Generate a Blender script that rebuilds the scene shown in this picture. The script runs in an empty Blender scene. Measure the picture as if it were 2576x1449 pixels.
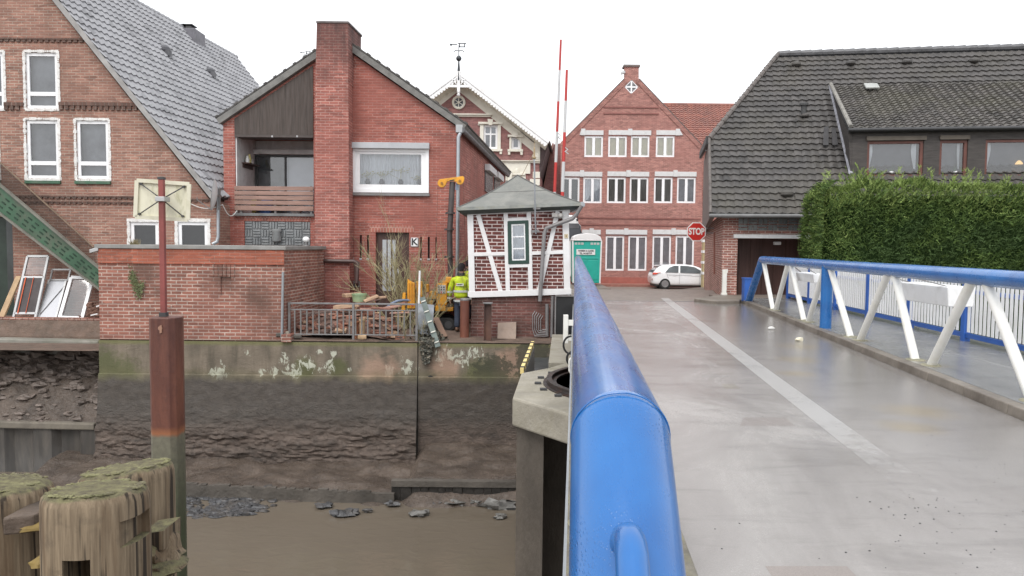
import bpy, bmesh, math, random
from mathutils import Vector as V, Matrix, noise as mn
random.seed(11)
S = bpy.context.scene
COL = S.collection
rad = math.radians
# ---------------------------------------------------------------- camera
F = 1874.0                      # focal length in units of a 2576 px wide picture
PIT = math.atan(106.5 / F)
ROLL = 0.010
FW = V((0, math.cos(PIT), -math.sin(PIT))); RT = V((1, 0, 0)); UP = V((0, math.sin(PIT), math.cos(PIT)))
cr, sr = math.cos(ROLL), math.sin(ROLL)
cam_d = bpy.data.cameras.new('camera'); cam = bpy.data.objects.new('camera', cam_d); COL.objects.link(cam)
X = RT * cr + UP * sr; Y = UP * cr - RT * sr; Z = -FW
cam.matrix_world = Matrix(((X.x, Y.x, Z.x, 0), (X.y, Y.y, Z.y, 0), (X.z, Y.z, Z.z, 0), (0, 0, 0, 1)))
cam_d.sensor_width = 36; cam_d.lens = F / 2576 * 36; cam_d.clip_start = 0.05; cam_d.clip_end = 3000
S.camera = cam
# ---------------------------------------------------------------- light
SUN_EL, SUN_AZ = 52, 200
w = bpy.data.worlds.new('World'); S.world = w; w.use_nodes = True
wt = w.node_tree; wt.nodes.clear()
sky = wt.nodes.new('ShaderNodeTexSky'); sky.sky_type = 'NISHITA'; sky.sun_disc = False
sky.sun_elevation = rad(SUN_EL); sky.sun_rotation = rad(SUN_AZ)
sky.air_density = 1.0; sky.dust_density = 4.0; sky.ozone_density = 1.0
hs = wt.nodes.new('ShaderNodeHueSaturation'); hs.inputs['Saturation'].default_value = 0.10
mx = wt.nodes.new('ShaderNodeMix'); mx.data_type = 'RGBA'; mx.inputs[0].default_value = 0.7
mx.inputs[7].default_value = (9.2, 9.4, 9.7, 1)        # the even cloud cover
bg = wt.nodes.new('ShaderNodeBackground'); bg.inputs[1].default_value = 0.10
wo = wt.nodes.new('ShaderNodeOutputWorld')
wt.links.new(sky.outputs[0], hs.inputs['Color']); wt.links.new(hs.outputs[0], mx.inputs[6])
wt.links.new(mx.outputs[2], bg.inputs[0]); wt.links.new(bg.outputs[0], wo.inputs[0])
sd = bpy.data.lights.new('sun', 'SUN'); sd.energy = 0.9; sd.angle = rad(35); sd.color = (1, .97, .93)
so = bpy.data.objects.new('sun', sd); COL.objects.link(so)
so.rotation_euler = (rad(90 - SUN_EL), 0, rad(180 - SUN_AZ) + rad(0))
S.view_settings.view_transform = 'Standard'; S.view_settings.look = 'None'
S.view_settings.gamma = 1; S.view_settings.exposure = 0.88
try: S.cycles.max_bounces = 6; S.cycles.transparent_max_bounces = 8
except Exception: pass

# ---------------------------------------------------------------- where a point seen at (u, v) stands
def ray(u, v):
    du, dv = u - 1288.0, v - 724.5
    a = du * cr + dv * sr; b = -du * sr + dv * cr
    return FW * F + RT * a - UP * b
def P(u, v, y):
    d = ray(u, v); return d * (y / d.y)
def PZ(u, v, z):
    d = ray(u, v); return d * (z / d.z)
def PP(u, v, p0, n):
    d = ray(u, v); return d * (p0.dot(n) / d.dot(n))
def R(u0, v0, u1, v1, y):
    um, vm = (u0 + u1) / 2, (v0 + v1) / 2
    return P(u0, vm, y).x, P(u1, vm, y).x, P(um, v1, y).z, P(um, v0, y).z

# ---------------------------------------------------------------- materials
def sock(nt, n, key, val):
    s = n.inputs[key]
    if isinstance(val, bpy.types.NodeSocket): nt.links.new(val, s)
    elif hasattr(s.default_value, '__len__') and not hasattr(val, '__len__'): s.default_value = (val,) * len(s.default_value)
    elif hasattr(val, '__len__') and len(val) == 3 and len(s.default_value) == 4: s.default_value = (*val, 1)
    else: s.default_value = val
def nd(nt, typ, ins=None, **attr):
    n = nt.nodes.new('ShaderNode' + typ)
    for k, v in attr.items(): setattr(n, k, v)
    for k, v in (ins or {}).items(): sock(nt, n, k, v)
    return n
def mth(nt, op, a, b=None, c=None):
    ins = {0: a}
    if b is not None: ins[1] = b
    if c is not None: ins[2] = c
    return nd(nt, 'Math', ins, operation=op).outputs[0]
def mixc(nt, f, a, b, mode='MIX'):
    return nd(nt, 'Mix', {0: f, 6: a, 7: b}, data_type='RGBA', blend_type=mode).outputs[2]
def mrange(nt, x, a, b, c=0.0, d=1.0):
    return nd(nt, 'MapRange', {0: x, 1: a, 2: b, 3: c, 4: d}, clamp=True).outputs[0]
def pos(nt): return nd(nt, 'NewGeometry').outputs['Position']
def scaled(nt, vec, s): return nd(nt, 'VectorMath', {0: vec, 1: s}, operation='MULTIPLY').outputs[0]
def noise(nt, vec, scale, detail=4, rough=.55, dist=0.0):
    return nd(nt, 'TexNoise', {'Vector': vec, 'Scale': scale, 'Detail': detail, 'Roughness': rough, 'Distortion': dist}).outputs[0]
def spots(nt, vec, centres):
    """1 inside any of the spots (centre, radius), falling to 0 at twice the radius"""
    out = None
    for c, r in centres:
        d = nd(nt, 'VectorMath', {0: vec, 1: tuple(c)}, operation='DISTANCE').outputs['Value']
        m = mrange(nt, d, r * .3, r * 1.5, 1, 0)
        out = m if out is None else mth(nt, 'MAXIMUM', out, m)
    return out
def new(name):
    m = bpy.data.materials.new(name); m.use_nodes = True
    nt = m.node_tree; p = nt.nodes['Principled BSDF']
    return m, nt, p
def bump(nt, p, h, dist, strength=1.0):
    b = nd(nt, 'Bump', {'Height': h, 'Distance': dist, 'Strength': strength}); nt.links.new(b.outputs[0], p.inputs['Normal'])
def mat(name, c, rough=.6, metal=0.0, var=.18, vs=3.0, dirt=None, ds=1.2, damt=.6, bmp=0.0, bs=40.0, spec=.5, coat=0.0, stretch=(1, 1, 1)):
    """paint, metal, stone...: one colour with uneven tone, optional patches of dirt and surface relief"""
    m, nt, p = new(name)
    v = scaled(nt, pos(nt), stretch)
    n1 = noise(nt, v, vs, 6, .6)
    f = mrange(nt, n1, .3, .7)
    col = mixc(nt, f, tuple(x * (1 - var) for x in c), tuple(min(1, x * (1 + var)) for x in c))
    if dirt:
        n2 = noise(nt, v, ds, 8, .68, .6)
        col = mixc(nt, mrange(nt, n2, .48, .68, 0, damt), col, dirt)
    nt.links.new(col, p.inputs['Base Color'])
    n3 = noise(nt, v, vs * 2.3, 4)
    nt.links.new(mrange(nt, n3, .3, .7, max(.03, rough * .8), min(1, rough * 1.2)), p.inputs['Roughness'])
    p.inputs['Metallic'].default_value = metal; p.inputs['Specular IOR Level'].default_value = spec
    p.inputs['Coat Weight'].default_value = coat; p.inputs['Coat Roughness'].default_value = .1
    if bmp: bump(nt, p, noise(nt, v, bs, 5, .6), bmp)
    return m
def wallvec(nt):
    g = nd(nt, 'NewGeometry')
    s = nd(nt, 'SeparateXYZ', {0: g.outputs['Position']}); q = nd(nt, 'SeparateXYZ', {0: g.outputs['True Normal']})
    side = mth(nt, 'GREATER_THAN', mth(nt, 'ABSOLUTE', q.outputs[0]), .75)
    a = mth(nt, 'ADD', mth(nt, 'MULTIPLY', s.outputs[0], mth(nt, 'SUBTRACT', 1.0, side)), mth(nt, 'MULTIPLY', s.outputs[1], side))
    return nd(nt, 'CombineXYZ', {0: a, 1: s.outputs[2], 2: 0.0}).outputs[0], g.outputs['Position']
def brick(name, c1, c2, mortar, bw=.24, bh=.075, ms=.011, grime=(.05, .04, .035), gamt=.5, gs=.5, pale=None, pamt=.3, rough=.8, mfade=.5, streak=.35, gsp=None):
    m, nt, p = new(name)
    v, ps = wallvec(nt)
    wob = nd(nt, 'VectorMath', {0: v, 1: scaled(nt, nd(nt, 'TexNoise', {'Vector': ps, 'Scale': 3.0}).outputs[1], (.012, .012, 0))}, operation='ADD').outputs[0]
    b = nd(nt, 'TexBrick', {'Vector': wob, 'Color1': c1, 'Color2': c2, 'Mortar': mortar, 'Scale': 1.0, 'Mortar Size': ms,
                            'Mortar Smooth': .3, 'Bias': 0.0, 'Brick Width': bw, 'Row Height': bh}, offset=.5)
    col = b.outputs[0]
    # every brick its own tone, broad patches of weather, streaks of soot
    cell = nd(nt, 'TexVoronoi', {'Vector': scaled(nt, v, (1 / bw, 1 / bh, 1)), 'Scale': .9}).outputs['Color']
    hv = nd(nt, 'SeparateColor', {0: cell}).outputs[0]
    col = mixc(nt, .55, col, mixc(nt, hv, (.45, .45, .45), (1.4, 1.35, 1.3)), 'MULTIPLY')
    n0 = noise(nt, ps, .8, 5, .6)
    col = mixc(nt, mrange(nt, n0, .40, .62, 0, mfade), col, tuple((a + d) / 2 for a, d in zip(c1, c2)))
    n1 = noise(nt, ps, gs, 8, .66, .5)
    col = mixc(nt, mrange(nt, n1, .47, .72, 0, gamt), col, grime)
    n2 = noise(nt, scaled(nt, ps, (2.2, 2.2, .22)), 1.0, 6, .65)
    col = mixc(nt, mrange(nt, n2, .52, .75, 0, streak), col, grime)
    if gsp: col = mixc(nt, mrange(nt, mth(nt, 'ADD', spots(nt, ps, gsp), mth(nt, 'MULTIPLY', mth(nt, 'SUBTRACT', n1, .5), 3.2)), .4, 1.3, 0, .75), col, grime)
    if pale:
        n3 = noise(nt, ps, 1.1, 8, .7, .8)
        col = mixc(nt, mrange(nt, n3, .56, .7, 0, pamt), col, pale)
    nt.links.new(col, p.inputs['Base Color'])
    p.inputs['Roughness'].default_value = rough; p.inputs['Specular IOR Level'].default_value = .3
    h = mth(nt, 'ADD', mth(nt, 'MULTIPLY', b.outputs[1], -1.0), mth(nt, 'MULTIPLY', noise(nt, ps, 60, 3), .35))
    bump(nt, p, h, .008, .8)
    return m
def glass(name, tint=(.9, .93, .95), ior=1.6):
    m, nt, p = new(name); nt.nodes.remove(p)
    fr = nd(nt, 'Fresnel', {'IOR': ior})
    n = noise(nt, pos(nt), 1.5, 2)
    b = nd(nt, 'Bump', {'Height': n, 'Distance': .01, 'Strength': .25})
    gl = nd(nt, 'BsdfGlossy', {'Color': (1, 1, 1), 'Roughness': .03, 'Normal': b.outputs[0]})
    tr = nd(nt, 'BsdfTransparent', {'Color': tint})
    mx_ = nd(nt, 'MixShader', {0: mth(nt, 'ADD', fr.outputs[0], .075), 1: tr.outputs[0], 2: gl.outputs[0]})
    nt.links.new(mx_.outputs[0], nt.nodes['Material Output'].inputs[0])
    return m
def tiles(name, c, c2, rough, moss=None, mamt=.4, spec=.5, pale=None):
    m, nt, p = new(name); ps = pos(nt)
    cell = nd(nt, 'TexVoronoi', {'Vector': ps, 'Scale': 3.4}).outputs['Color']
    sc3 = nd(nt, 'SeparateColor', {0: cell}); hv = sc3.outputs[0]
    col = mixc(nt, hv, c, c2)
    col = mixc(nt, mrange(nt, sc3.outputs[1], .80, .95, 0, .55), col, tuple(x * .5 for x in c)); col = mixc(nt, mrange(nt, noise(nt, scaled(nt, ps, (1.2, 1.2, .35)), 1.0, 6, .65), .48, .7, 0, .4), col, tuple(x * .6 for x in c))
    n = noise(nt, ps, .7, 7, .65, .4)
    if moss: col = mixc(nt, mrange(nt, n, .45, .7, 0, mamt), col, moss)
    if pale:
        n2 = noise(nt, ps, 9, 6, .7); col = mixc(nt, mrange(nt, n2, .55, .72, 0, .7), col, pale)
    nt.links.new(col, p.inputs['Base Color'])
    nt.links.new(mrange(nt, noise(nt, ps, 5, 4), .3, .7, rough * .75, min(1, rough * 1.25)), p.inputs['Roughness'])
    p.inputs['Specular IOR Level'].default_value = spec
    bump(nt, p, noise(nt, ps, 50, 4), .006, .6)
    return m

# ---------------------------------------------------------------- meshes
class MB:
    def __init__(s): s.v = []; s.f = []; s.m = []
    def add(s, vs, fs, mi=0):
        o = len(s.v); s.v += [V(p) for p in vs]
        for f in fs: s.f.append([i + o for i in f]); s.m.append(mi)
        return s
    def hexa(s, p, mi=0):
        return s.add(p, [(0, 3, 2, 1), (4, 5, 6, 7), (0, 1, 5, 4), (1, 2, 6, 5), (2, 3, 7, 6), (3, 0, 4, 7)], mi)
    def box(s, x0, x1, y0, y1, z0, z1, mi=0):
        return s.hexa([(x0, y0, z0), (x1, y0, z0), (x1, y1, z0), (x0, y1, z0), (x0, y0, z1), (x1, y0, z1), (x1, y1, z1), (x0, y1, z1)], mi)
    def obox(s, c, ax, ay, az, mi=0):       # half-axis vectors
        c = V(c); q = []
        for k in (-1, 1):
            for i, j in ((-1, -1), (1, -1), (1, 1), (-1, 1)): q.append(c + ax * i + ay * j + az * k)
        return s.hexa(q, mi)
    def beam(s, a, b, wx, wz, up=V((0, 0, 1)), mi=0):   # a bar of rectangular section
        a, b = V(a), V(b); d = (b - a); x = d.cross(up)
        x = x.normalized() if x.length > 1e-6 else V((1, 0, 0)); z = x.cross(d).normalized()
        return s.obox((a + b) / 2, x * wx / 2, d / 2, z * wz / 2, mi)
    def prism(s, pts, vec, mi=0):
        n = len(pts); vec = V(vec); vs = [V(p) for p in pts] + [V(p) + vec for p in pts]
        return s.add(vs, [list(range(n))[::-1], list(range(n, 2 * n))] + [(i, (i + 1) % n, n + (i + 1) % n, n + i) for i in range(n)], mi)
    def tube(s, path, r, n=10, mi=0, cap=True):
        path = [V(p) for p in path]; k = len(path)
        rs = r if isinstance(r, (list, tuple)) else [r] * k
        d0 = (path[1] - path[0]).normalized(); a = d0.orthogonal().normalized(); rings = []
        for i, p in enumerate(path):
            t = (path[min(i + 1, k - 1)] - path[max(i - 1, 0)]).normalized()
            a = (a - t * a.dot(t)).normalized(); b = t.cross(a)
            sc = 1.0
            if 0 < i < k - 1:
                c = (path[i] - path[i - 1]).normalized().dot(t); sc = 1 / max(.5, c)
            # miter: widen in the plane of the bend only
            bend = V((0, 0, 0))
            if sc > 1.001: bend = ((path[i + 1] - path[i]).normalized() - (path[i] - path[i - 1]).normalized()).normalized()
            ring = []
            for j in range(n):
                q = (a * math.cos(2 * math.pi * j / n) + b * math.sin(2 * math.pi * j / n)) * rs[i]
                if sc > 1.001: q = q + bend * q.dot(bend) * (sc - 1)
                ring.append(p + q)
            rings.append(ring)
        vs = [q for g in rings for q in g]; fs = []
        for i in range(k - 1):
            for j in range(n): fs.append((i * n + j, i * n + (j + 1) % n, (i + 1) * n + (j + 1) % n, (i + 1) * n + j))
        if cap: fs += [list(range(n))[::-1], [(k - 1) * n + j for j in range(n)]]
        return s.add(vs, fs, mi)
    def lathe(s, c, prof, n=16, sx=1.0, sy=1.0, mi=0):
        c = V(c); vs = []; fs = []
        for r, z in prof:
            for j in range(n): vs.append(c + V((r * sx * math.cos(2 * math.pi * j / n), r * sy * math.sin(2 * math.pi * j / n), z)))
        for i in range(len(prof) - 1):
            for j in range(n): fs.append((i * n + j, i * n + (j + 1) % n, (i + 1) * n + (j + 1) % n, (i + 1) * n + j))
        fs += [list(range(n))[::-1], [(len(prof) - 1) * n + j for j in range(n)]]
        return s.add(vs, fs, mi)
    def disc(s, c, r, t, axis, n=20, mi=0):
        ax = V(axis).normalized(); return s.tube([V(c) - ax * t / 2, V(c) + ax * t / 2], r, n, mi)
    def ball(s, c, rx, ry=None, rz=None, n=12, mi=0, rough=0.0, seed=0):
        ry = ry or rx; rz = rz or rx; c = V(c); vs = []; fs = []; h = max(4, n // 2)
        for i in range(h + 1):
            t = math.pi * i / h
            for j in range(n):
                a = 2 * math.pi * j / n; d = V((math.sin(t) * math.cos(a), math.sin(t) * math.sin(a), math.cos(t)))
                k = 1 + rough * mn.noise(d * 1.7 + V((seed * 3.1, seed * 7.7, 0))) if rough else 1
                vs.append(c + V((d.x * rx, d.y * ry, d.z * rz)) * k)
        for i in range(h):
            for j in range(n): fs.append((i * n + j, (i + 1) * n + j, (i + 1) * n + (j + 1) % n, i * n + (j + 1) % n))
        return s.add(vs, fs, mi)
    def quad(s, a, b, c, d, mi=0): return s.add([a, b, c, d], [(0, 1, 2, 3)], mi)
def origin(o):
    p = V((0, 0, 0))
    while o is not None: p = p + V(o.location); o = o.parent
    return p
def B(mb, name, mats, par=None, smooth=False, bevel=0.0, fix=True, sub=0, label=None, kind=None):
    """link the gathered shapes as ONE mesh object"""
    o0 = origin(par); me = bpy.data.meshes.new(name)
    me.from_pydata([tuple(p - o0) for p in mb.v], [], mb.f)
    mats = mats if isinstance(mats, (list, tuple)) else [mats]
    for m in mats: me.materials.append(m)
    if len(mats) > 1: me.polygons.foreach_set('material_index', mb.m)
    if fix or smooth:
        b = bmesh.new(); b.from_mesh(me)
        if fix:
            bmesh.ops.remove_doubles(b, verts=b.verts, dist=1e-5)
            bmesh.ops.recalc_face_normals(b, faces=b.faces)
        if smooth:
            for f_ in b.faces: f_.smooth = True
            for e in b.edges:
                if len(e.link_faces) == 2 and e.calc_face_angle(0) > rad(38): e.smooth = False
        b.to_mesh(me); b.free()
    me.update(); o = bpy.data.objects.new(name, me); COL.objects.link(o)
    if par is not None: o.parent = par
    if bevel:
        bv = o.modifiers.new('bevel', 'BEVEL'); bv.width = bevel; bv.segments = 2; bv.limit_method = 'ANGLE'
    if sub: sm = o.modifiers.new('sub', 'SUBSURF'); sm.levels = sub; sm.render_levels = sub
    if label: o['label'] = label
    if kind: o['kind'] = kind
    return o
def tag(o, label, cat, group=None):
    o['label'] = label; o['category'] = cat
    if group: o['group'] = group
    return o
def T(name, label, cat, loc=(0, 0, 0), group=None):
    o = bpy.data.objects.new(name, None); o.empty_display_size = .2; COL.objects.link(o); o.location = V(loc)
    return tag(o, label, cat, group)
def struct(mb, name, m, kind='structure', **k):
    o = B(mb, name, m, **k); o['kind'] = kind; return o
def kids(o): return list(o.children)
def dup(o, loc, rz=0.0, label=None):
    """a copy of a thing with copies of its parts and sub-parts"""
    c = o.copy(); COL.objects.link(c); c.location = V(loc); c.rotation_euler = (0, 0, rz)
    if label: c['label'] = label
    def rec(src, dst):
        for ch in kids(src):
            d = ch.copy(); COL.objects.link(d); d.parent = dst; rec(ch, d)
    rec(o, c); return c
def cut(o, mbc):
    """openings in a wall: boxes taken out of its mesh"""
    me = bpy.data.meshes.new('tmp'); o0 = origin(o)
    me.from_pydata([tuple(p - o0) for p in mbc.v], [], mbc.f)
    b = bmesh.new(); b.from_mesh(me); bmesh.ops.recalc_face_normals(b, faces=b.faces); b.to_mesh(me); b.free()
    c = bpy.data.objects.new('tmp', me); COL.objects.link(c); c.location = o0
    md = o.modifiers.new('cut', 'BOOLEAN'); md.operation = 'DIFFERENCE'; md.object = c; md.solver = 'EXACT'
    bpy.context.view_layer.update()
    dg = bpy.context.evaluated_depsgraph_get()
    nm = bpy.data.meshes.new_from_object(o.evaluated_get(dg)); o.modifiers.remove(md)
    old = o.data; nm.name = o.name; o.data = nm; bpy.data.objects.remove(c); bpy.data.meshes.remove(me); bpy.data.meshes.remove(old)
def text(body, name, size, m, par, loc, rot=(math.pi / 2, 0, 0), depth=.004, sx=1.0, bold=0.0):
    cu = bpy.data.curves.new('t', 'FONT'); cu.body = body; cu.size = size; cu.extrude = depth; cu.align_x = 'CENTER'; cu.align_y = 'CENTER'; cu.offset = bold
    t = bpy.data.objects.new('t', cu); COL.objects.link(t); bpy.context.view_layer.update()
    me = bpy.data.meshes.new_from_object(t.evaluated_get(bpy.context.evaluated_depsgraph_get()))
    bpy.data.objects.remove(t); bpy.data.curves.remove(cu)
    mt = Matrix.Translation(V(loc) - origin(par)) @ (Matrix.Rotation(rot[2], 4, 'Z') @ Matrix.Rotation(rot[1], 4, 'Y') @ Matrix.Rotation(rot[0], 4, 'X')) @ Matrix.Diagonal((sx, 1, 1, 1))
    me.transform(mt); me.materials.clear(); me.materials.append(m)
    o = bpy.data.objects.new(name, me); COL.objects.link(o); o.parent = par; return o
def tile_roof(mb, O, U, Sl, N, L, row, wid, left, right, amp=.022, lift=.035, mi=0):
    """courses of wavy pantiles: every course overlaps the one below it"""
    nr = int(L / row)
    for i in range(nr):
        s0 = i * row; s1 = s0 + row * 1.02; a, b = left(s0), right(s0)
        if b - a < .1: continue
        k = max(2, int((b - a) / wid * 5)); vs = []; fs = []
        for j in range(k + 1):
            x = a + (b - a) * j / k; ph = (x / wid) % 1.0
            h = amp * (math.sin(ph * 2 * math.pi) + .45 * math.sin(ph * 4 * math.pi))
            jt = .006 * mn.noise(V((math.floor(x / wid) * 1.7, i * 2.3, 0)))
            base = O + U * x; dl = Sl * (jt * 1.5)
            vs += [base + Sl * s0 + dl + N * (h - .012), base + Sl * s0 + dl + N * (h + lift + jt), base + Sl * s1 + N * (h * .9 + .004)]
        for j in range(k):
            q = j * 3
            fs += [(q, q + 3, q + 4, q + 1), (q + 1, q + 4, q + 5, q + 2)]
        mb.add(vs, fs, mi)
# ---------------------------------------------------------------- palette
BR1 = brick('old_brick', (.345, .185, .14), (.27, .142, .11), (.40, .32, .27), grime=(.13, .075, .055), gamt=.45, gs=.45, pale=(.36, .27, .22), pamt=.35)
BR2 = brick('red_brick', (.370, .126, .100), (.310, .104, .083), (.42, .25, .215), grime=(.16, .075, .06), gamt=.35, gs=.4, mfade=.75, streak=.4)
YQ_ = 17.46
BRW = brick('yard_brick', (.335, .142, .105), (.25, .105, .08), (.49, .39, .34), bw=.25, bh=.081, ms=.014, grime=(.12, .07, .055), gamt=.5, gs=.6, mfade=.45, streak=.55, gsp=[(P(385, 690, YQ_), .45), (P(360, 665, YQ_), .3), (P(400, 730, YQ_), .3), (P(560, 690, YQ_), .4), (P(700, 660, YQ_), .35), (P(650, 740, YQ_), .35), (P(770, 720, 20), .5), (P(755, 760, 20), .4), (P(300, 640, YQ_), .25)])
BR3 = brick('dark_red_brick', (.33, .155, .145), (.28, .132, .124), (.33, .21, .20), grime=(.10, .06, .055), gamt=.3)
BR4 = brick('pale_red_brick', (.40, .188, .160), (.345, .157, .136), (.42, .27, .235), grime=(.17, .09, .08), gamt=.35, gs=.3, mfade=.4)
BR5 = brick('orange_brick', (.38, .165, .13), (.31, .13, .105), (.60, .50, .45), ms=.012, grime=(.14, .08, .07), gamt=.3, mfade=.2)
BRH = brick('hut_brick', (.165, .054, .046), (.125, .042, .038), (.66, .58, .56), bw=.25, bh=.088, ms=.0115, gamt=.15, mfade=.0, streak=.1)
BRB = brick('base_brick', (.185, .078, .066), (.14, .06, .052), (.25, .18, .165), grime=(.045, .038, .03), gamt=.75, gs=.9, streak=.6)
WHITE = mat('white_paint', (.80, .80, .80), .45, var=.05, dirt=(.45, .43, .38), ds=3, damt=.35)
WPVC = mat('white_frame', (.82, .82, .83), .35, var=.03)
WROUGH = mat('rough_white_plaster', (.74, .73, .71), .8, var=.08, bmp=.02, bs=25, dirt=(.45, .36, .32), ds=6, damt=.5)
CREAM = mat('cream_stucco', (.72, .69, .60), .6, var=.05, dirt=(.48, .43, .33), ds=2, damt=.3)
LTGREY = mat('light_grey_lintel', (.60, .60, .60), .6, var=.06, dirt=(.36, .35, .33), ds=3, damt=.4)
ZINC = mat('zinc', (.36, .38, .40), .4, .5, var=.12)
GREYM = mat('grey_steel', (.215, .21, .21), .5, .3, var=.2, dirt=(.16, .10, .075), ds=4, damt=.4)
BLACK = mat('black', (.02, .02, .022), .5)
DARK = mat('dark_interior', (.030, .028, .030), .9)
ROOM = mat('grey_interior', (.25, .25, .27), .9, var=.6, vs=1.1)
GLASS = glass('window_glass')
GLASSD = glass('dark_glass', (.55, .58, .62), 1.75)
BLIND = mat('beige_blind', (.86, .78, .58), .8, var=.1)
BLINDG = mat('grey_blind', (.66, .64, .66), .8, var=.15)
def blue_mat():
    m, nt, p = new('wet_blue_paint'); ps = pos(nt); n = noise(nt, ps, 2.6, 6, .6); st_ = noise(nt, scaled(nt, ps, (9, 1.2, 3)), 2.0, 6, .65)
    c = mixc(nt, mrange(nt, n, .3, .7), (.005, .095, .315), (.011, .145, .430))
    c = mixc(nt, mrange(nt, noise(nt, ps, 26, 5, .7), .70, .76, 0, .7), c, (.05, .045, .06))
    c = mixc(nt, mrange(nt, st_, .52, .72, 0, .16), c, (.03, .16, .43)); nt.links.new(c, p.inputs['Base Color'])
    v = nd(nt, 'TexVoronoi', {'Vector': scaled(nt, ps, (1, .62, 1)), 'Scale': 150.0}).outputs['Distance']
    drop = mth(nt, 'MULTIPLY', mrange(nt, v, .12, .42, 1, 0), mrange(nt, noise(nt, ps, 6, 4, .6), .44, .60))
    r = mth(nt, 'SUBTRACT', mrange(nt, mth(nt, 'ADD', mth(nt, 'MULTIPLY', noise(nt, ps, 4, 5), .4), mth(nt, 'MULTIPLY', st_, .6)), .36, .64, .16, .46), mth(nt, 'MULTIPLY', drop, .12)); nt.links.new(r, p.inputs['Roughness'])
    p.inputs['Coat Weight'].default_value = .5; p.inputs['Coat Roughness'].default_value = .12
    h = mth(nt, 'ADD', drop, mth(nt, 'MULTIPLY', st_, .08)); bump(nt, p, h, .0011, .8); return m
BLUE = blue_mat()
BLUE2 = mat('blue_fence_paint', (.025, .10, .37), .4, var=.12)
STRUT = mat('white_strut_paint', (.78, .77, .73), .4, var=.05, dirt=(.55, .50, .34), ds=3, damt=.3)
CONC = mat('concrete', (.31, .285, .235), .8, var=.2, vs=2, dirt=(.20, .18, .12), ds=1.3, damt=.6, bmp=.012, bs=18)
CONCD = mat('dark_wet_concrete', (.10, .088, .075), .6, var=.3, vs=2, dirt=(.04, .036, .03), ds=1, damt=.7, bmp=.02, bs=14)
GIRD = mat('dark_girder', (.05, .05, .052), .6, var=.3)
SLATE = mat('grey_felt', (.175, .178, .165), .75, var=.14, vs=1.5, dirt=(.29, .28, .25), ds=2, damt=.4, bmp=.004, bs=90)
WOODB = mat('brown_boards', (.062, .047, .040), .7, var=.35, vs=2, stretch=(9, 9, .5), dirt=(.095, .078, .07), ds=1.5, damt=.5)
WOODD = mat('dark_door_wood', (.075, .038, .030), .5, var=.3, vs=2, stretch=(8, 8, .6))
RUST = mat('rusty_steel', (.17, .062, .042), .65, .2, var=.35, vs=2.2, dirt=(.28, .11, .06), ds=2.5, damt=.6, bmp=.004, bs=40, stretch=(1.6, 1.6, .5))
YEL = mat('yellow_machine_paint', (.72, .33, .02), .45, var=.14, dirt=(.22, .13, .05), ds=5, damt=.5)
TAN = mat('tan_timber', (.42, .29, .17), .7, var=.25, vs=4)
TERRA = mat('terracotta', (.40, .16, .08), .7, var=.25, vs=6, dirt=(.2, .1, .07), ds=4, damt=.4)
RUB = mat('black_rubber', (.018, .018, .018), .75)
ROOFG = tiles('glazed_grey_tiles', (.27, .27, .285), (.32, .32, .335), .30, spec=.55)
ROOFD = tiles('weathered_dark_tiles', (.060, .056, .054), (.090, .083, .079), .55, moss=(.090, .082, .066), mamt=.6)
ROOFM = tiles('mossy_tiles', (.065, .060, .056), (.11, .10, .094), .6, moss=(.105, .098, .068), mamt=.6, pale=(.32, .31, .28))
ROOFR = tiles('red_tiles', (.33, .135, .10), (.235, .10, .082), .6, moss=(.15, .085, .072), mamt=.75)

# ---------------------------------------------------------------- water, mud, banks
ZW = -5.32; YQ = 17.4; ZY = -2.29
def water_mat():
    m, nt, p = new('muddy_water'); ps = pos(nt)
    n = noise(nt, ps, .5, 4)
    nt.links.new(mixc(nt, n, (.125, .102, .077), (.152, .126, .097)), p.inputs['Base Color'])
    p.inputs['Roughness'].default_value = .05; p.inputs['Specular IOR Level'].default_value = .5
    h = noise(nt, scaled(nt, ps, (1.0, 1.6, 1)), 3.0, 4, .5, .6)
    bump(nt, p, h, .03, .3); return m
mb = MB(); mb.quad((-250, -120, ZW), (250, -120, ZW), (250, 16.9, ZW), (-250, 16.9, ZW)); struct(mb, 'water', water_mat())
def mud_mat():
    m, nt, p = new('wet_mud'); ps = pos(nt)
    n = noise(nt, ps, 1.6, 8, .65, .5)
    nt.links.new(mixc(nt, mrange(nt, n, .3, .7), (.052, .040, .032), (.142, .110, .088)), p.inputs['Base Color'])
    nt.links.new(mrange(nt, noise(nt, ps, 4, 5), .3, .7, .14, .45), p.inputs['Roughness'])
    bump(nt, p, noise(nt, ps, 9, 8, .7, .6), .06, .9); return m
MUD = mud_mat()
def grid(nx, ny, fn):
    mb = MB(); vs = [fn(i / nx, j / ny) for j in range(ny + 1) for i in range(nx + 1)]
    mb.add(vs, [(j * (nx + 1) + i, j * (nx + 1) + i + 1, (j + 1) * (nx + 1) + i + 1, (j + 1) * (nx + 1) + i) for j in range(ny) for i in range(nx)]); return mb
def mudfn(s, t):
    x = -10.6 + 12.4 * s; y = 17.6 - 3.4 * t
    bench = max(0, min(1, (x + 2.25) / .25))
    z = -5.00 - .42 * t - .25 * max(0, t - .6)
    zb = -4.66 - .30 * t
    z = z * (1 - bench) + (zb if y > 15.32 else -5.05 - .55 * (15.32 - y)) * bench
    z += .10 * mn.noise(V((x * .9, y * 1.6, 0))) + .05 * mn.noise(V((x * 2.6, y * 4, 3)))
    return V((x, y, z))
o = struct(grid(150, 60, mudfn), 'mud_bank', MUD, smooth=True, fix=False)
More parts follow.
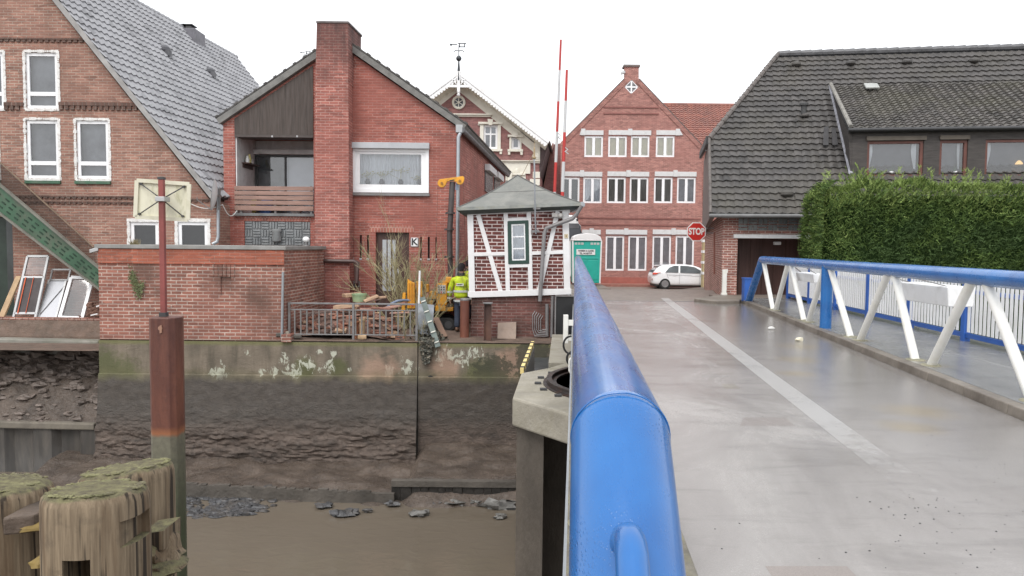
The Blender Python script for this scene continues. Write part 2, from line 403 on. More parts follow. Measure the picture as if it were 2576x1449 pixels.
# quay wall: cast concrete above, silt-covered below
def quay_mat():
    m, nt, p = new('quay_concrete'); ps = pos(nt); s = nd(nt, 'SeparateXYZ', {0: ps})
    x, z = s.outputs[0], s.outputs[2]
    n = noise(nt, ps, 1.5, 8, .65, .4); nf = noise(nt, ps, 7, 6, .7)
    col = mixc(nt, mrange(nt, n, .3, .7), (.135, .112, .085), (.245, .20, .152))
    streak = noise(nt, scaled(nt, ps, (3, 3, .5)), 1.0, 6, .65)
    col = mixc(nt, mrange(nt, streak, .42, .66, 0, .75), col, (.080, .068, .050))
    # green algae at the corner and along the coping
    g = spots(nt, ps, [(P(258, 925, YQ), .55), (P(765, 930, YQ), .35), (P(850, 925, YQ), .28), (P(1210, 945, YQ), .5), (P(300, 950, YQ), .6)])
    col = mixc(nt, mrange(nt, mth(nt, 'ADD', g, mth(nt, 'SUBTRACT', nf, .62)), .25, .7, 0, .75), col, (.085, .095, .035))
    top = mrange(nt, mth(nt, 'ADD', z, mth(nt, 'MULTIPLY', n, .12)), -2.37, -2.30)
    col = mixc(nt, mth(nt, 'MULTIPLY', top, .6), col, (.16, .165, .055))
    # flaking white lime wash
    wsp = spots(nt, ps, [(P(621, 887, YQ), .15), (P(657, 935, YQ), .13), (P(715, 905, YQ), .20), (P(735, 935, YQ), .34), (P(770, 920, YQ), .30), (P(825, 925, YQ), .30),
                          (P(690, 935, YQ), .2), (P(800, 885, YQ), .13), (P(840, 890, YQ), .1), (P(880, 930, YQ), .12), (P(985, 930, YQ), .26), (P(1025, 920, YQ), .30), (P(555, 940, YQ), .30),
                          (P(1120, 895, YQ), .34), (P(1190, 890, YQ), .32), (P(1160, 905, YQ), .3)])
    nw = noise(nt, scaled(nt, ps, (1.3, 1, .75)), 5.5, 10, .72, .9)
    wm = mrange(nt, mth(nt, 'ADD', wsp, mth(nt, 'MULTIPLY', mth(nt, 'SUBTRACT', nw, .5), 3.4)), .86, 1.0)
    col = mixc(nt, mth(nt, 'MULTIPLY', wm, .85), col, (.50, .51, .42))
    pk = spots(nt, ps, [(P(1290, 915, YQ), .5), (P(1110, 935, YQ), .5), (P(960, 935, YQ), .5)])
    col = mixc(nt, mrange(nt, mth(nt, 'ADD', pk, mth(nt, 'MULTIPLY', mth(nt, 'SUBTRACT', n, .5), 2.0)), .4, .8, 0, .7), col, (.36, .235, .17))
    dk = spots(nt, ps, [(P(1240, 940, YQ), .55), (P(1330, 935, YQ), .4), (P(1340, 890, YQ), .5)])
    col = mixc(nt, mrange(nt, mth(nt, 'ADD', dk, mth(nt, 'MULTIPLY', mth(nt, 'SUBTRACT', nf, .5), 2.0)), .5, .7, 0, .85), col, (.05, .05, .032))
    # silt left by the tide
    ze = mth(nt, 'ADD', z, mth(nt, 'ADD', mth(nt, 'MULTIPLY', n, .30), mth(nt, 'MULTIPLY', noise(nt, scaled(nt, ps, (4, 4, .6)), 1.0, 6, .65), .22)))
    silt = mixc(nt, mrange(nt, nf, .3, .7), (.047, .039, .033), (.080, .066, .054))
    n3 = noise(nt, scaled(nt, ps, (.8, 1, 3.2)), 1.6, 8, .68, .6)
    mudc = mixc(nt, mrange(nt, mth(nt, 'ADD', mth(nt, 'MULTIPLY', n3, .5), mth(nt, 'MULTIPLY', noise(nt, ps, 5, 8, .75, 1.0), .5)), .36, .62), (.045, .036, .030), (.170, .128, .103))
    low = mrange(nt, mth(nt, 'ADD', z, mth(nt, 'MULTIPLY', n3, 1.0)), -3.50, -3.95)
    silt = mixc(nt, low, silt, mudc)
    edge = mrange(nt, ze, -2.80, -3.02)
    col = mixc(nt, mth(nt, 'MULTIPLY', mrange(nt, ze, -2.65, -2.9), .5), col, (.12, .11, .05))
    col = mixc(nt, edge, col, silt)
    nt.links.new(col, p.inputs['Base Color'])
    nt.links.new(mth(nt, 'SUBTRACT', .85, mth(nt, 'MULTIPLY', edge, mrange(nt, n, .3, .7, .1, .4))), p.inputs['Roughness'])
    h = mth(nt, 'ADD', mth(nt, 'MULTIPLY', nf, .5), mth(nt, 'MULTIPLY', noise(nt, scaled(nt, ps, (1, 1, 1.8)), 6, 9, .75, .8), 1.0))
    bump(nt, p, mth(nt, 'MULTIPLY', h, mrange(nt, z, -3.7, -4.3, .28, 1.0)), .075, .9); return m
QUAY = quay_mat()
def wallfn(x0, x1, flat):
    def fn(s, t):
        x = x0 + (x1 - x0) * s; z = ZY - .02 - 3.15 * t
        y = YQ
        if z < -3.1:
            k = (-3.1 - z); y -= .05 + .10 * k * (0 if flat else 1)
            if not flat:
                a = max(0, min(1, (k - .80 - .25 * mn.noise(V((x * .5, 0, 4)))) / .6))
                lay = .7 * mn.noise(V((x * .55, z * 4.2, 1))) + .7 * mn.noise(V((x * 2.4, z * 7, 5))) + .5 * mn.noise(V((x * 5.5, z * 12, 8)))
                y -= a * (.10 * abs(lay) + .14 * max(0, mn.noise(V((x * .8, z * 2.2, 9)))) + .05 * abs(mn.noise(V((x * 9, z * 15, 3)))))
            y += .012 * mn.noise(V((x * 4, z * 5, 2)))
        else: y += .010 * mn.noise(V((x * 2, z * 3, 2)))
        return V((x, y, z))
    return fn
qx0 = P(249, 900, YQ).x; qxj = P(1051, 1000, YQ).x; qx1 = 1.05
q = T('quay_wall', 'long stained concrete quay wall below the brick annex, its lower half dark with silt', 'quay wall', (qxj, YQ, ZY))
for a, b_, fl in ((qx0, qxj - .012, False), (qxj + .012, 7.5, True)):
    B(grid(int((b_ - a) * 24), 150, wallfn(a, b_, fl)), 'wall_section', QUAY, q, smooth=True, fix=False)
mb = MB(); mb.box(qx0, qxj - .012, YQ + .012, YQ + .5, -5.6, ZY - .02); mb.box(qxj + .012, 7.5, YQ + .012, YQ + .5, -5.6, ZY - .02); B(mb, 'core', CONCD, q)
mb = MB(); mb.tube([P(1083, 952, YQ) + V((0, .1, 0)), P(1083, 952, YQ) + V((0, -.035, 0))], .075, 14); B(mb, 'drain_pipe', BLACK, q)
# timber edge of the mud bench
mb = MB()
c0 = PZ(985, 1214, -4.93); c1 = V((2.2, c0.y, c0.z)); zt = c0.z
mb.box(c0.x, 2.2, c0.y - .05, c0.y + .12, zt - .07, zt + .05)
B_ = T('toe_board', 'dark wet timber boarding holding the mud bench beneath the quay wall', 'timber boarding', (c0.x, c0.y, zt))
B(mb, 'rail', CONCD, B_)
mb = MB(); x = c0.x
while x < 2.1:
    ww = random.uniform(.14, .24); mb.box(x, x + ww - .01, c0.y - .01 + random.uniform(-.015, .015), c0.y + .06, zt - .55, zt - .072); x += ww
B(mb, 'boards', mat('black_wet_timber', (.030, .027, .024), .45, var=.4, vs=6, bmp=.01, bs=20), B_)
mb = MB(); random.seed(5)
a, b_ = PZ(455, 1216, -5.02), PZ(985, 1240, -5.10)
for i in range(46):
    t = i / 45; p_ = a.lerp(b_, t); h = .10 + .05 * mn.noise(V((i * .37, 0, 0)))
    mb.box(p_.x - .055, p_.x + .055, p_.y - .04, p_.y + .06, p_.z - .4, p_.z + h * .5 - .05 + random.uniform(-.02, .02))
tag(B(mb, 'timber_stakes', CONCD), 'row of low muddy timber stakes along the water left of the mud bench', 'timber stakes')
def rock_mb(c, r, seed, flat=.5):
    mb = MB(); mb.ball(c, r * random.uniform(.8, 1.4), r * random.uniform(.7, 1.1), r * flat * random.uniform(.7, 1.1), 8, rough=.7, seed=seed); return mb
STONE = mat('wet_dark_stone', (.055, .055, .058), .35, var=.5, vs=8, dirt=(.12, .10, .08), ds=3, damt=.6, bmp=.02, bs=20)
mb = MB()
for i in range(260):
    u = random.gauss(560, 62); v = 1232 + random.random() * 55 - (u - 560) * .05
    if not 455 < u < 690: continue
    p_ = PZ(u, v, -5.22); z = max(ZW, mudfn((p_.x + 10.6) / 12.4, (17.6 - p_.y) / 3.4).z)
    r = random.uniform(.03, .10); mb.ball((p_.x, p_.y, z + .01), r * 1.4, r, r * .45, 7, rough=.8, seed=i)
struct(mb, 'dark_rubble', STONE, 'stuff')
rl = [(815, 1270, .12, 'flat dark stone at the water edge, leftmost of the scattered ones'), (870, 1290, .17, 'pair-sized black stone lying in the shallows below the mud slope'),
      (925, 1282, .07, 'small dark stone in shallow water between two larger stones'), (985, 1266, .10, 'rounded dark stone right at the foot of the muddy stakes'),
      (1053, 1290, .14, 'pale grey squarish block standing in the shallow water'), (1100, 1262, .13, 'dark stone lying under the left end of the boarded bench'),
      (1140, 1264, .16, 'broad grey stone beneath the boarded bench, left of the palest slab'), (1195, 1262, .08, 'small pale stone beneath the middle of the boarded bench'),
      (1255, 1268, .24, 'largest pale flat slab in the mud beneath the boarded bench'), (1300, 1262, .10, 'dark stone under the bench, next to the bridge pier'), (1258, 1297, .09, 'small pale lump alone in the brown water in front of the bench')]
for k, (u, v, r, lb) in enumerate(rl):
    p_ = PZ(u, v, -5.26); mb = MB(); mb.ball(p_ - V((0, 0, r * .12)), r * 1.25, r * .8, r * .42, 12, rough=1.3, seed=k + 40); mb.ball(p_ + V((r * .9, r * .5, -r * .1)), r * .6, r * .5, r * .3, 8, rough=1.2, seed=k + 90)
    pale = 'pale' in lb or 'grey' in lb
    tag(B(mb, 'stone', mat('grey_stone', (.15, .145, .135), .4, var=.45, vs=6, bmp=.02, bs=14, dirt=(.07, .06, .05), ds=5) if pale else STONE, smooth=True), lb, 'stone', 'stones strewn at the water edge')
# left bank: concrete beam, tipped stones, sheet piling
mb = MB(); yb = 18.9
bl = P(-400, 844, yb); br = P(247, 858, yb)
mb.hexa([(bl.x, yb, bl.z - .42), (br.x, yb, br.z - .42), (br.x, yb + .4, br.z - .42), (bl.x, yb + .4, bl.z - .42), (bl.x, yb, bl.z), (br.x, yb, br.z), (br.x, yb + .4, br.z), (bl.x, yb + .4, bl.z)])
tag(B(mb, 'bank_beam', mat('grey_green_concrete', (.235, .225, .195), .75, var=.25, vs=1.2, dirt=(.13, .14, .10), ds=1, damt=.7, bmp=.01, bs=15), bevel=.03), 'long grey green concrete beam along the top of the stony bank on the left', 'concrete beam')
def bankfn(s, t):
    x = -22 + (22 + qx0 + .05) * s; y = 19.0 - 1.62 * t; z = -2.78 - 1.54 * t + .07 * mn.noise(V((x * 1.1, t * 3, 0)))
    return V((x, y, z))
struct(grid(120, 24, bankfn), 'stony_bank', MUD, smooth=True, fix=False)
mb = MB(); random.seed(9)
for i in range(620):
    s = 1 - random.random() * .72; t = random.random() ** 1.25
    p_ = bankfn(s, t); r = random.uniform(.05, .17) * (1.25 - .75 * t)
    if p_.x > qx0 - .1: continue
    mb.ball(p_ + V((0, 0, r * .1)), r * 1.3, r, r * .55, 7, rough=.9, seed=i)
struct(mb, 'tipped_stones', mat('muddy_stone', (.135, .108, .092), .6, var=.5, vs=4, dirt=(.24, .20, .175), ds=2.2, damt=.7, bmp=.02, bs=18), 'stuff')
sp = T('sheet_piling', 'dark corrugated sheet pile wall with a pale capping beam below the stony bank', 'sheet piling', (qx0 - 2, 17.42, -4.2))
c0 = P(-400, 1052, 17.3); c1 = P(236, 1066, 17.3)
mb = MB(); mb.hexa([(c0.x, 17.3, c0.z - .16), (c1.x, 17.3, c1.z - .16), (c1.x, 17.6, c1.z - .16), (c0.x, 17.6, c0.z - .16), (c0.x, 17.3, c0.z), (c1.x, 17.3, c1.z), (c1.x, 17.6, c1.z), (c0.x, 17.6, c0.z)])
B(mb, 'capping_beam', mat('silted_capping', (.17, .15, .12), .8, var=.25, vs=2, dirt=(.10, .085, .07), ds=2, damt=.6), sp, bevel=.03)
mb = MB(); x = c0.x; pts = []
k = 0
while x < c1.x:
    pts += [(x, 17.36), (x + .42, 17.36), (x + .56, 17.52), (x + .98, 17.52)]; x += 1.12
for (xa, ya), (xb, yb_) in zip(pts, pts[1:]):
    mb.quad((xa, ya, -5.9), (xb, yb_, -5.9), (xb, yb_, -4.36), (xa, ya, -4.36))
B(mb, 'piles', mat('silted_steel', (.060, .054, .048), .6, var=.35, vs=1.5, stretch=(3, 3, .5), dirt=(.13, .112, .092), ds=1.6, damt=.5), sp, fix=False)

# ---------------------------------------------------------------- ground of the far bank, terrace, approach road
PAV = mat('paved_ground', (.20, .165, .14), .6, var=.2, vs=3, dirt=(.12, .09, .07), ds=1, damt=.5, bmp=.006, bs=40)
EARTH = mat('yard_earth', (.145, .10, .077), .85, var=.3, vs=3, dirt=(.10, .078, .06), ds=1.6, damt=.7, bmp=.03, bs=14)
mb = MB(); mb.quad((-400, 17.6, -2.60), (400, 17.6, -2.60), (400, 1500, -2.60), (-400, 1500, -2.60)); struct(mb, 'ground', EARTH)
mb = MB(); mb.prism([(qx0, 17.5, ZY - .3), (5.5, 17.5, ZY - .3), (5.5, 30, ZY - .3), (-16, 30, ZY - .3), (qx0, 20, ZY - .3)], (0, 0, .302))
def yardfn(s, t):
    x = qx0 + (5.2 - qx0) * s; y = YQ - .015 + 12.5 * t * t; e = min(1, t * 12)
    return V((x, y, ZY + .006 + e * (.05 * mn.noise(V((x * 1.2, y * 1.2, 0))) + .02 * mn.noise(V((x * 4, y * 4, 4)))) + .12 * max(0, min(1, (y - 18) / 4))))
struct(grid(130, 60, yardfn), 'yard', EARTH, smooth=True, fix=False)
mb = MB(); zl = P(120, 806, 19.35).z; ze = P(120, 849, 19.0).z
mb.prism([(-22, 19.25, ze - .5), (-22, 19.25, ze), (-22, 19.4, zl), (-22, 26, zl), (-22, 26, ze - .5)], (22 + qx0 + .1, 0, 0)); struct(mb, 'terrace', EARTH)
mb = MB()
for i in range(64):
    x = qx0 - .05 - i * .17; mb.box(x - .16, x, 19.40, 19.62, zl + .002, zl + .06)
tag(B(mb, 'brick_edging', BRW, bevel=.006), 'low row of red edging bricks along the terrace under the green stairs', 'brick edging')
# ---------------------------------------------------------------- the bridge
HD = -1.49; HF = -1.40
def lx(y): return -.02 + .0838 * y                    # left edge of the deck
def kx(y):                                           # face of the right kerb
    a = PZ(2576, 1060, HD); b = PZ(1860, 760, HD); return a.x + (b.x - a.x) * (y - a.y) / (b.y - a.y)
def tx(y): return 4.12 + .1095 * y                    # right railing
def fx(y): return 6.10 + .079 * y                    # white fence
YN, YF = -6.0, 20.6
def road_mat(name, dry, wet, line=False, spot=None, gutter=False):
    m, nt, p = new(name); ps = pos(nt)
    n = noise(nt, scaled(nt, ps, (1.3, .55, 1)), .75, 7, .62, .7); n2 = noise(nt, ps, 5, 6, .65); n4 = noise(nt, scaled(nt, ps, (.7, 2.6, 1)), 1.5, 6, .65, .5)
    fine = noise(nt, ps, 160, 3, .6)
    col = mixc(nt, mrange(nt, n, .28, .70), wet, dry)
    col = mixc(nt, mrange(nt, n4, .5, .72, 0, .65), col, tuple(c * .7 for c in wet))
    col = mixc(nt, mrange(nt, n2, .45, .7, 0, .3), col, tuple(c * .8 for c in dry))
    sx_ = nd(nt, 'SeparateXYZ', {0: ps}); kd = mth(nt, 'SUBTRACT', sx_.outputs[0], mth(nt, 'MULTIPLY', sx_.outputs[1], .12))      # rain standing towards the gutter
    pud = mrange(nt, mth(nt, 'ADD', kd, mth(nt, 'MULTIPLY', mth(nt, 'SUBTRACT', n, .5), 2.6)), 2.0, 3.3) if gutter else 0.0
    if gutter: col = mixc(nt, mth(nt, 'MULTIPLY', pud, .55), col, tuple(c * .62 for c in wet))
    col = mixc(nt, mrange(nt, fine, .35, .7, 0, .5), col, tuple(c * .55 for c in dry))
    y = nd(nt, 'SeparateXYZ', {0: ps}).outputs[1]
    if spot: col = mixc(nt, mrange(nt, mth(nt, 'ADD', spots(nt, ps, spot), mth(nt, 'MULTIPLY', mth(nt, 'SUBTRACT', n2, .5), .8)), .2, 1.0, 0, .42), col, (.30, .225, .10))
    if line:      # the paint is worn off towards the near end
        wear = mth(nt, 'ADD', mrange(nt, y, 3.4, 7.6), mth(nt, 'MULTIPLY', mth(nt, 'SUBTRACT', n2, .5), .9))
        col = mixc(nt, mrange(nt, wear, .35, .75), col, mixc(nt, n2, (.335, .325, .315), (.40, .39, .38)))
    nt.links.new(col, p.inputs['Base Color'])
    r = mth(nt, 'ADD', mrange(nt, n, .30, .66, .06, .26), mrange(nt, fine, .3, .7, 0, .10))
    if gutter: r = mth(nt, 'MULTIPLY', r, mth(nt, 'SUBTRACT', 1.0, mth(nt, 'MULTIPLY', pud, .75)))
    nt.links.new(mth(nt, 'ADD', r, mrange(nt, wear, .35, .75, 0, .10)) if line else r, p.inputs['Roughness'])
    p.inputs['Specular IOR Level'].default_value = .55
    bump(nt, p, fine, .003, .5); return m
ROAD = road_mat('wet_road_surface', (.40, .378, .362), (.225, .205, .192), spot=[(PZ(2014, 872, HD), .35), (PZ(2010, 905, HD), .32), (PZ(2005, 940, HD), .22), (PZ(2310, 1035, HD), .32), (PZ(2290, 1075, HD), .25)], gutter=True)  # yellowish spots: a reflection on the wet surface, painted into its colour
FOOT = road_mat('wet_footway_surface', (.255, .255, .25), (.165, .165, .16), spot=[(V((tx(yb_), yb_, HF)), .22) for yb_ in (9.4, 9.0, 11.4, 14.3, 12.0, 16.9, 14.6)])
LINE = road_mat('worn_painted_line', (.40, .378, .362), (.225, .205, .192), True, gutter=True)
CURV = [(20.6, HD), (24, -1.53), (28, -1.60), (33, -1.885), (38, -2.17), (43, -2.445), (46, -2.445)]
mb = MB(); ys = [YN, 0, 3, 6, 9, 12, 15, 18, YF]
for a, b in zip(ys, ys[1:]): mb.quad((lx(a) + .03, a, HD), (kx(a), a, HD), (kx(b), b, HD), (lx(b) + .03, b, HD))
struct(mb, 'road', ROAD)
mb = MB()
for (a, za), (b, zb) in zip(CURV, CURV[1:]): mb.quad((-2.5 if a < 30 else -14, a + .012, za - .004), (60, a + .012, za - .004), (60, b + .012, zb - .004), (-2.5 if b < 30 else -14, b + .012, zb - .004))
struct(mb, 'approach_road', mat('brick_paved_road', (.215, .180, .155), .45, var=.22, vs=2, dirt=(.13, .105, .09), ds=.8, damt=.5, bmp=.005, bs=60), fix=False)
mb = MB(); mb.box(-14, 40, 45.6, 47.6, -2.7, -2.30); struct(mb, 'pavement', mat('red_paver', (.30, .13, .10), .6, var=.2, vs=6, dirt=(.2, .12, .1), ds=1.5, damt=.5))
mb = MB(); mb.box(-1.2, 4.1, 30.8, 34.2, -2.4, P(1470, 718, 33).z); struct(mb, 'pavement', PAV, bevel=.02)
# joint at the bridge end, painted line, patches
mb = MB(); mb.quad((lx(YF) + .03, YF - .14, HD + .004), (kx(YF), YF - .14, HD + .004), (kx(YF), YF - .02, HD + .004), (lx(YF) + .03, YF - .02, HD + .004)); struct(mb, 'road_joint', GREYM, fix=False)
mb = MB(); la = PZ(2440, 1330, HD + .0007); lb = PZ(1672, 750, HD + .0007)
for i in range(24):
    t, t2 = i / 24, (i + 1) / 24; a, b = la.lerp(lb, t), la.lerp(lb, t2)
    mb.quad(a - V((.115, 0, 0)), a + V((.115, 0, 0)), b + V((.115, 0, 0)), b - V((.115, 0, 0)))
struct(mb, 'road_line', LINE, fix=False)
for (a, b, c, d, col) in (((1870, 1050), (1975, 1050), (2000, 1071), (1862, 1071), (.335, .300, .282)), ((1815, 966), (1848, 966), (1862, 978), (1822, 979), (.345, .32, .28)), ((1925, 1424), (2130, 1424), (2175, 1470), (1955, 1470), (.34, .295, .27)),
                          ((1765, 945), (1840, 945), (1842, 948), (1766, 948), (.36, .345, .335))):
    mb = MB(); mb.quad(*[PZ(*q_, HD + .0007) for q_ in (a, b, c, d)]); struct(mb, 'road_patch', road_mat('patched_surface', tuple(x_ * .92 for x_ in col), tuple(x_ * .75 for x_ in col)), fix=False)
mb = MB(); random.seed(21)
for i in range(120):
    u = random.gauss(2400, 130); v = random.gauss(1270, 85)
    if i > 85: u, v = random.uniform(1750, 2570), random.uniform(850, 1440)
    if v > 1449 or v < 820: continue
    p_ = PZ(u, v, HD)
    if p_.x > kx(p_.y) - .1 or p_.x < lx(p_.y) + .3: continue
    r = random.uniform(.0015, .006); mb.ball(p_ + V((0, 0, .001)), r, r * .8, r * .5, 6, rough=.5, seed=i)
struct(mb, 'road_grit', BLACK, 'stuff')
for k, (u, v, sz, c_, lb) in enumerate(((2011, 858, .05, (.62, .58, .45), 'pale stone lying in the wet gutter by the kerb, the nearer of two'), (1940, 829, .045, (.66, .65, .62), 'small white stone lying by the kerb farther along the gutter'))):
    p_ = PZ(u, v, HD); mb = MB(); mb.ball(p_ + V((0, 0, sz * .5)), sz * 1.4, sz, sz * .8, 9, rough=.6, seed=k); tag(B(mb, 'pebble', mat('pale_pebble', c_, .6), smooth=True), lb, 'stone', 'stones in the gutter')
# footway with kerb on the right, narrow kerb under the left railing
mb = MB()
for a, b in zip(ys, ys[1:]): mb.quad((kx(a) + .16, a, HF), (fx(a) + .35, a, HF), (fx(b) + .35, b, HF), (kx(b) + .16, b, HF))
struct(mb, 'footway', FOOT)
def footstain():
    m, nt, p = new('kerb_stone'); ps = pos(nt); n = noise(nt, ps, 2.5, 7, .65)
    nt.links.new(mixc(nt, mrange(nt, n, .3, .7), (.10, .082, .066), (.25, .22, .185)), p.inputs['Base Color']); p.inputs['Roughness'].default_value = .5
    bump(nt, p, noise(nt, ps, 30, 5), .006, .7); return m
KERB = footstain()
mb = MB()
yk = [YN + i * .85 for i in range(int((YF - YN) / .85) + 1)]
for a in yk:
    b = min(a + .842, YF); 
    if b <= a: continue
    j = random.uniform(-.004, .004)
    mb.hexa([(kx(a) + j, a, HD - .1), (kx(a) + .158, a, HD - .1), (kx(b) + .158, b, HD - .1), (kx(b) + j, b, HD - .1), (kx(a) + .018 + j, a, HF + .003), (kx(a) + .158, a, HF + .003), (kx(b) + .158, b, HF + .003), (kx(b) + .018 + j, b, HF + .003)])
struct(mb, 'kerb', KERB, bevel=.012)
def lkx(y): return .57 + .0838 * y
mb = MB()
for a, b in zip(ys, ys[1:]): mb.hexa([(lx(a), a, HD - .05), (lkx(a), a, HD - .05), (lkx(b), b, HD - .05), (lx(b), b, HD - .05), (lx(a), a, HF), (lkx(a) - .02, a, HF), (lkx(b) - .02, b, HF), (lx(b), b, HF)])
struct(mb, 'kerb', mat('mossy_kerb', (.16, .145, .115), .6, var=.35, vs=7, dirt=(.23, .22, .12), ds=5, damt=.6, bmp=.01, bs=30), bevel=.01)
# algae stains round the feet of the struts are part of the footway finish
br = T('swing_bridge', 'low grey swing bridge deck spanning the muddy channel on its central pier', 'bridge', (2.5, 11, HD - .4))
mb = MB(); mb.hexa([(lx(YN) - .012, YN, HD - .42), (lx(YN) + .05, YN, HD - .42), (lx(YF) + .05, YF, HD - .42), (lx(YF) - .012, YF, HD - .42), (lx(YN) - .012, YN, HF - .004), (lx(YN) + .02, YN, HF - .004), (lx(YF) + .02, YF, HF - .004), (lx(YF) - .012, YF, HF - .004)])
B(mb, 'edge_girder', ZINC, br)
mb = MB(); mb.hexa([(lx(YN) + .06, YN, HD - .30), (fx(YN) + .3, YN, HD - .30), (fx(YF) + .3, YF, HD - .30), (lx(YF) + .06, YF, HD - .30), (lx(YN) + .06, YN, HD - .11), (fx(YN) + .3, YN, HD - .11), (fx(YF) + .3, YF, HD - .11), (lx(YF) + .06, YF, HD - .11)])
B(mb, 'deck_plate', GIRD, br)
for k in range(3):
    o_ = .9 + k * 1.9; mb = MB(); mb.beam((lx(YN) + o_, YN, HD - .45), (lx(YF) + o_, YF, HD - .45), .25, .28); B(mb, 'girder', GIRD, br)
# railings: fat blue tube, inclined end leg, white zigzag struts, one blue post
ALGAE = mat('algae_stained_plate', (.24, .225, .15), .5, var=.3, vs=6)
def railing(xf, base, y_top0, y_top1, y_leg0, y_leg1, zt, nodes, posts, label, r=.10):
    t = T('bridge_railing', label, 'railing', (xf(y_top1), y_top1, base), 'blue tube railings of the bridge')
    path = []
    if y_leg0 is not None: path.append(V((xf(y_leg0), y_leg0, base - .02)))
    path.append(V((xf(y_top0), y_top0, zt)))
    n = 12
    path.append(V((xf(y_top1), y_top1, zt)))
    if y_leg1 is not None: path.append(V((xf(y_leg1), y_leg1, base - .02)))
    def leg(a, b): m_ = MB(); m_.tube([a, b], r, 40); return m_
    tube = path[1:3] if y_leg0 is not None else path[:2]
    def bent(pth):
        out = [pth[0]]
        for i in range(1, len(pth) - 1):
            p0, p1, p2 = pth[i - 1], pth[i], pth[i + 1]; d = .07
            a = p1 + (p0 - p1).normalized() * d; b = p1 + (p2 - p1).normalized() * d
            for k in range(5): s_ = k / 4; out.append(a * (1 - s_) ** 2 + p1 * 2 * s_ * (1 - s_) + b * s_ ** 2)
        return out + [pth[-1]]
    mb = MB(); mb.tube([tube[0], tube[1]], r, 48)
    to = B(mb, 'railing_tube', BLUE, t, smooth=True)
    if y_leg0 is not None:
        mb = MB(); mb.tube([path[0], path[1]], r, 48); mb.ball(path[1], r * 1.0, n=40); B(mb, 'end_leg', BLUE, t, smooth=True)
        d1 = (path[1] - path[0]).normalized(); d2 = (path[2] - path[1]).normalized(); nb_ = (d1 + d2).normalized(); xh = d2.cross(V((0, 0, 1))).normalized(); zh = xh.cross(d2); sp_ = []
        for k in range(49): q_ = (xh * math.cos(k * math.pi / 24) + zh * math.sin(k * math.pi / 24)) * r; sp_.append(path[1] + q_ - d2 * (q_.dot(nb_) / d2.dot(nb_)))
        mb = MB(); mb.tube(sp_, .0016, 6); B(mb, 'weld_seam', BLUE, t, smooth=True)
    if y_leg1 is not None:
        mb = MB(); mb.tube([path[-1], path[-2]], r, 48); mb.ball(path[-2], r * 1.0, n=40); B(mb, 'end_leg', BLUE, t, smooth=True)
    for ya, yb in nodes:
        mb = MB(); a = V((xf(ya), ya, zt - r * .55)); b = V((xf(yb), yb, base - .01)); mb.tube([a, b], .052, 16)
        B(mb, 'strut', STRUT, t, smooth=True)
    for y in posts:
        mb = MB(); mb.tube([(xf(y), y, zt - .02), (xf(y), y, base - .01)], .098, 32); B(mb, 'post', BLUE, t, smooth=True)
    for ya, yb in nodes:
        pl = MB(); pl.lathe((xf(yb), yb, base), [(.115, .0), (.105, .010), (.06, .013)], 20); B(pl, 'foot_plate', ALGAE, t)
    return t
ZT = -.39
NOD = [(a_ * 1.02, b_ * 1.02) for a_, b_ in [(17.72, 16.68), (15.5, 16.45), (15.25, 14.2), (13.02, 13.92), (12.72, 11.6), (10.22, 11.2), (10.0, 9.25), (7.95, 8.82), (7.65, 6.75), (5.6, 6.4), (5.35, 4.4), (3.2, 4.1)]]
rr = railing(tx, HF, -1.0, 18.25, None, 19.7, -.285, NOD, [13.14], 'far right blue tube railing with white zigzag struts beside the footway', r=.091)
def ltx(y): return .098 + .0838 * y
LN = [(2.6, 3.7), (5.0, 4.0), (5.2, 6.3), (7.4, 6.6), (7.7, 8.7), (9.9, 9.0), (10.4, 11.4), (12.5, 11.6), (12.8, 13.9), (15.0, 14.2), (15.3, 16.4), (17.4, 16.7), (17.6, 18.6)]
rl_ = railing(ltx, HF, 1.50, 23.5, .08, 24.8, ZT, LN[:12], [10.15, 19.6], 'large blue tube railing in the foreground running along the left edge of the bridge')
# the thin bent handrail welded on the sloping leg
mb = MB(); g0 = V((ltx(1.23) - .012, 1.23, -.575)); dirl = (V((ltx(.08), .08, HF)) - V((ltx(1.5), 1.5, ZT))).normalized(); nrm = V((0, -dirl.z, dirl.y)).normalized()
if nrm.z < 0: nrm = -nrm
pt = []
for k in range(7):
    a = math.pi / 2 * k / 6; pt.append(g0 + nrm * (.07 + .085 * math.sin(a)) + dirl * (.075 * (1 - math.cos(a)) - .03))
pt.append(pt[-1] + dirl * .55); mb.tube(pt, .026, 20); B(mb, 'grab_rail', BLUE, rl_, smooth=True)
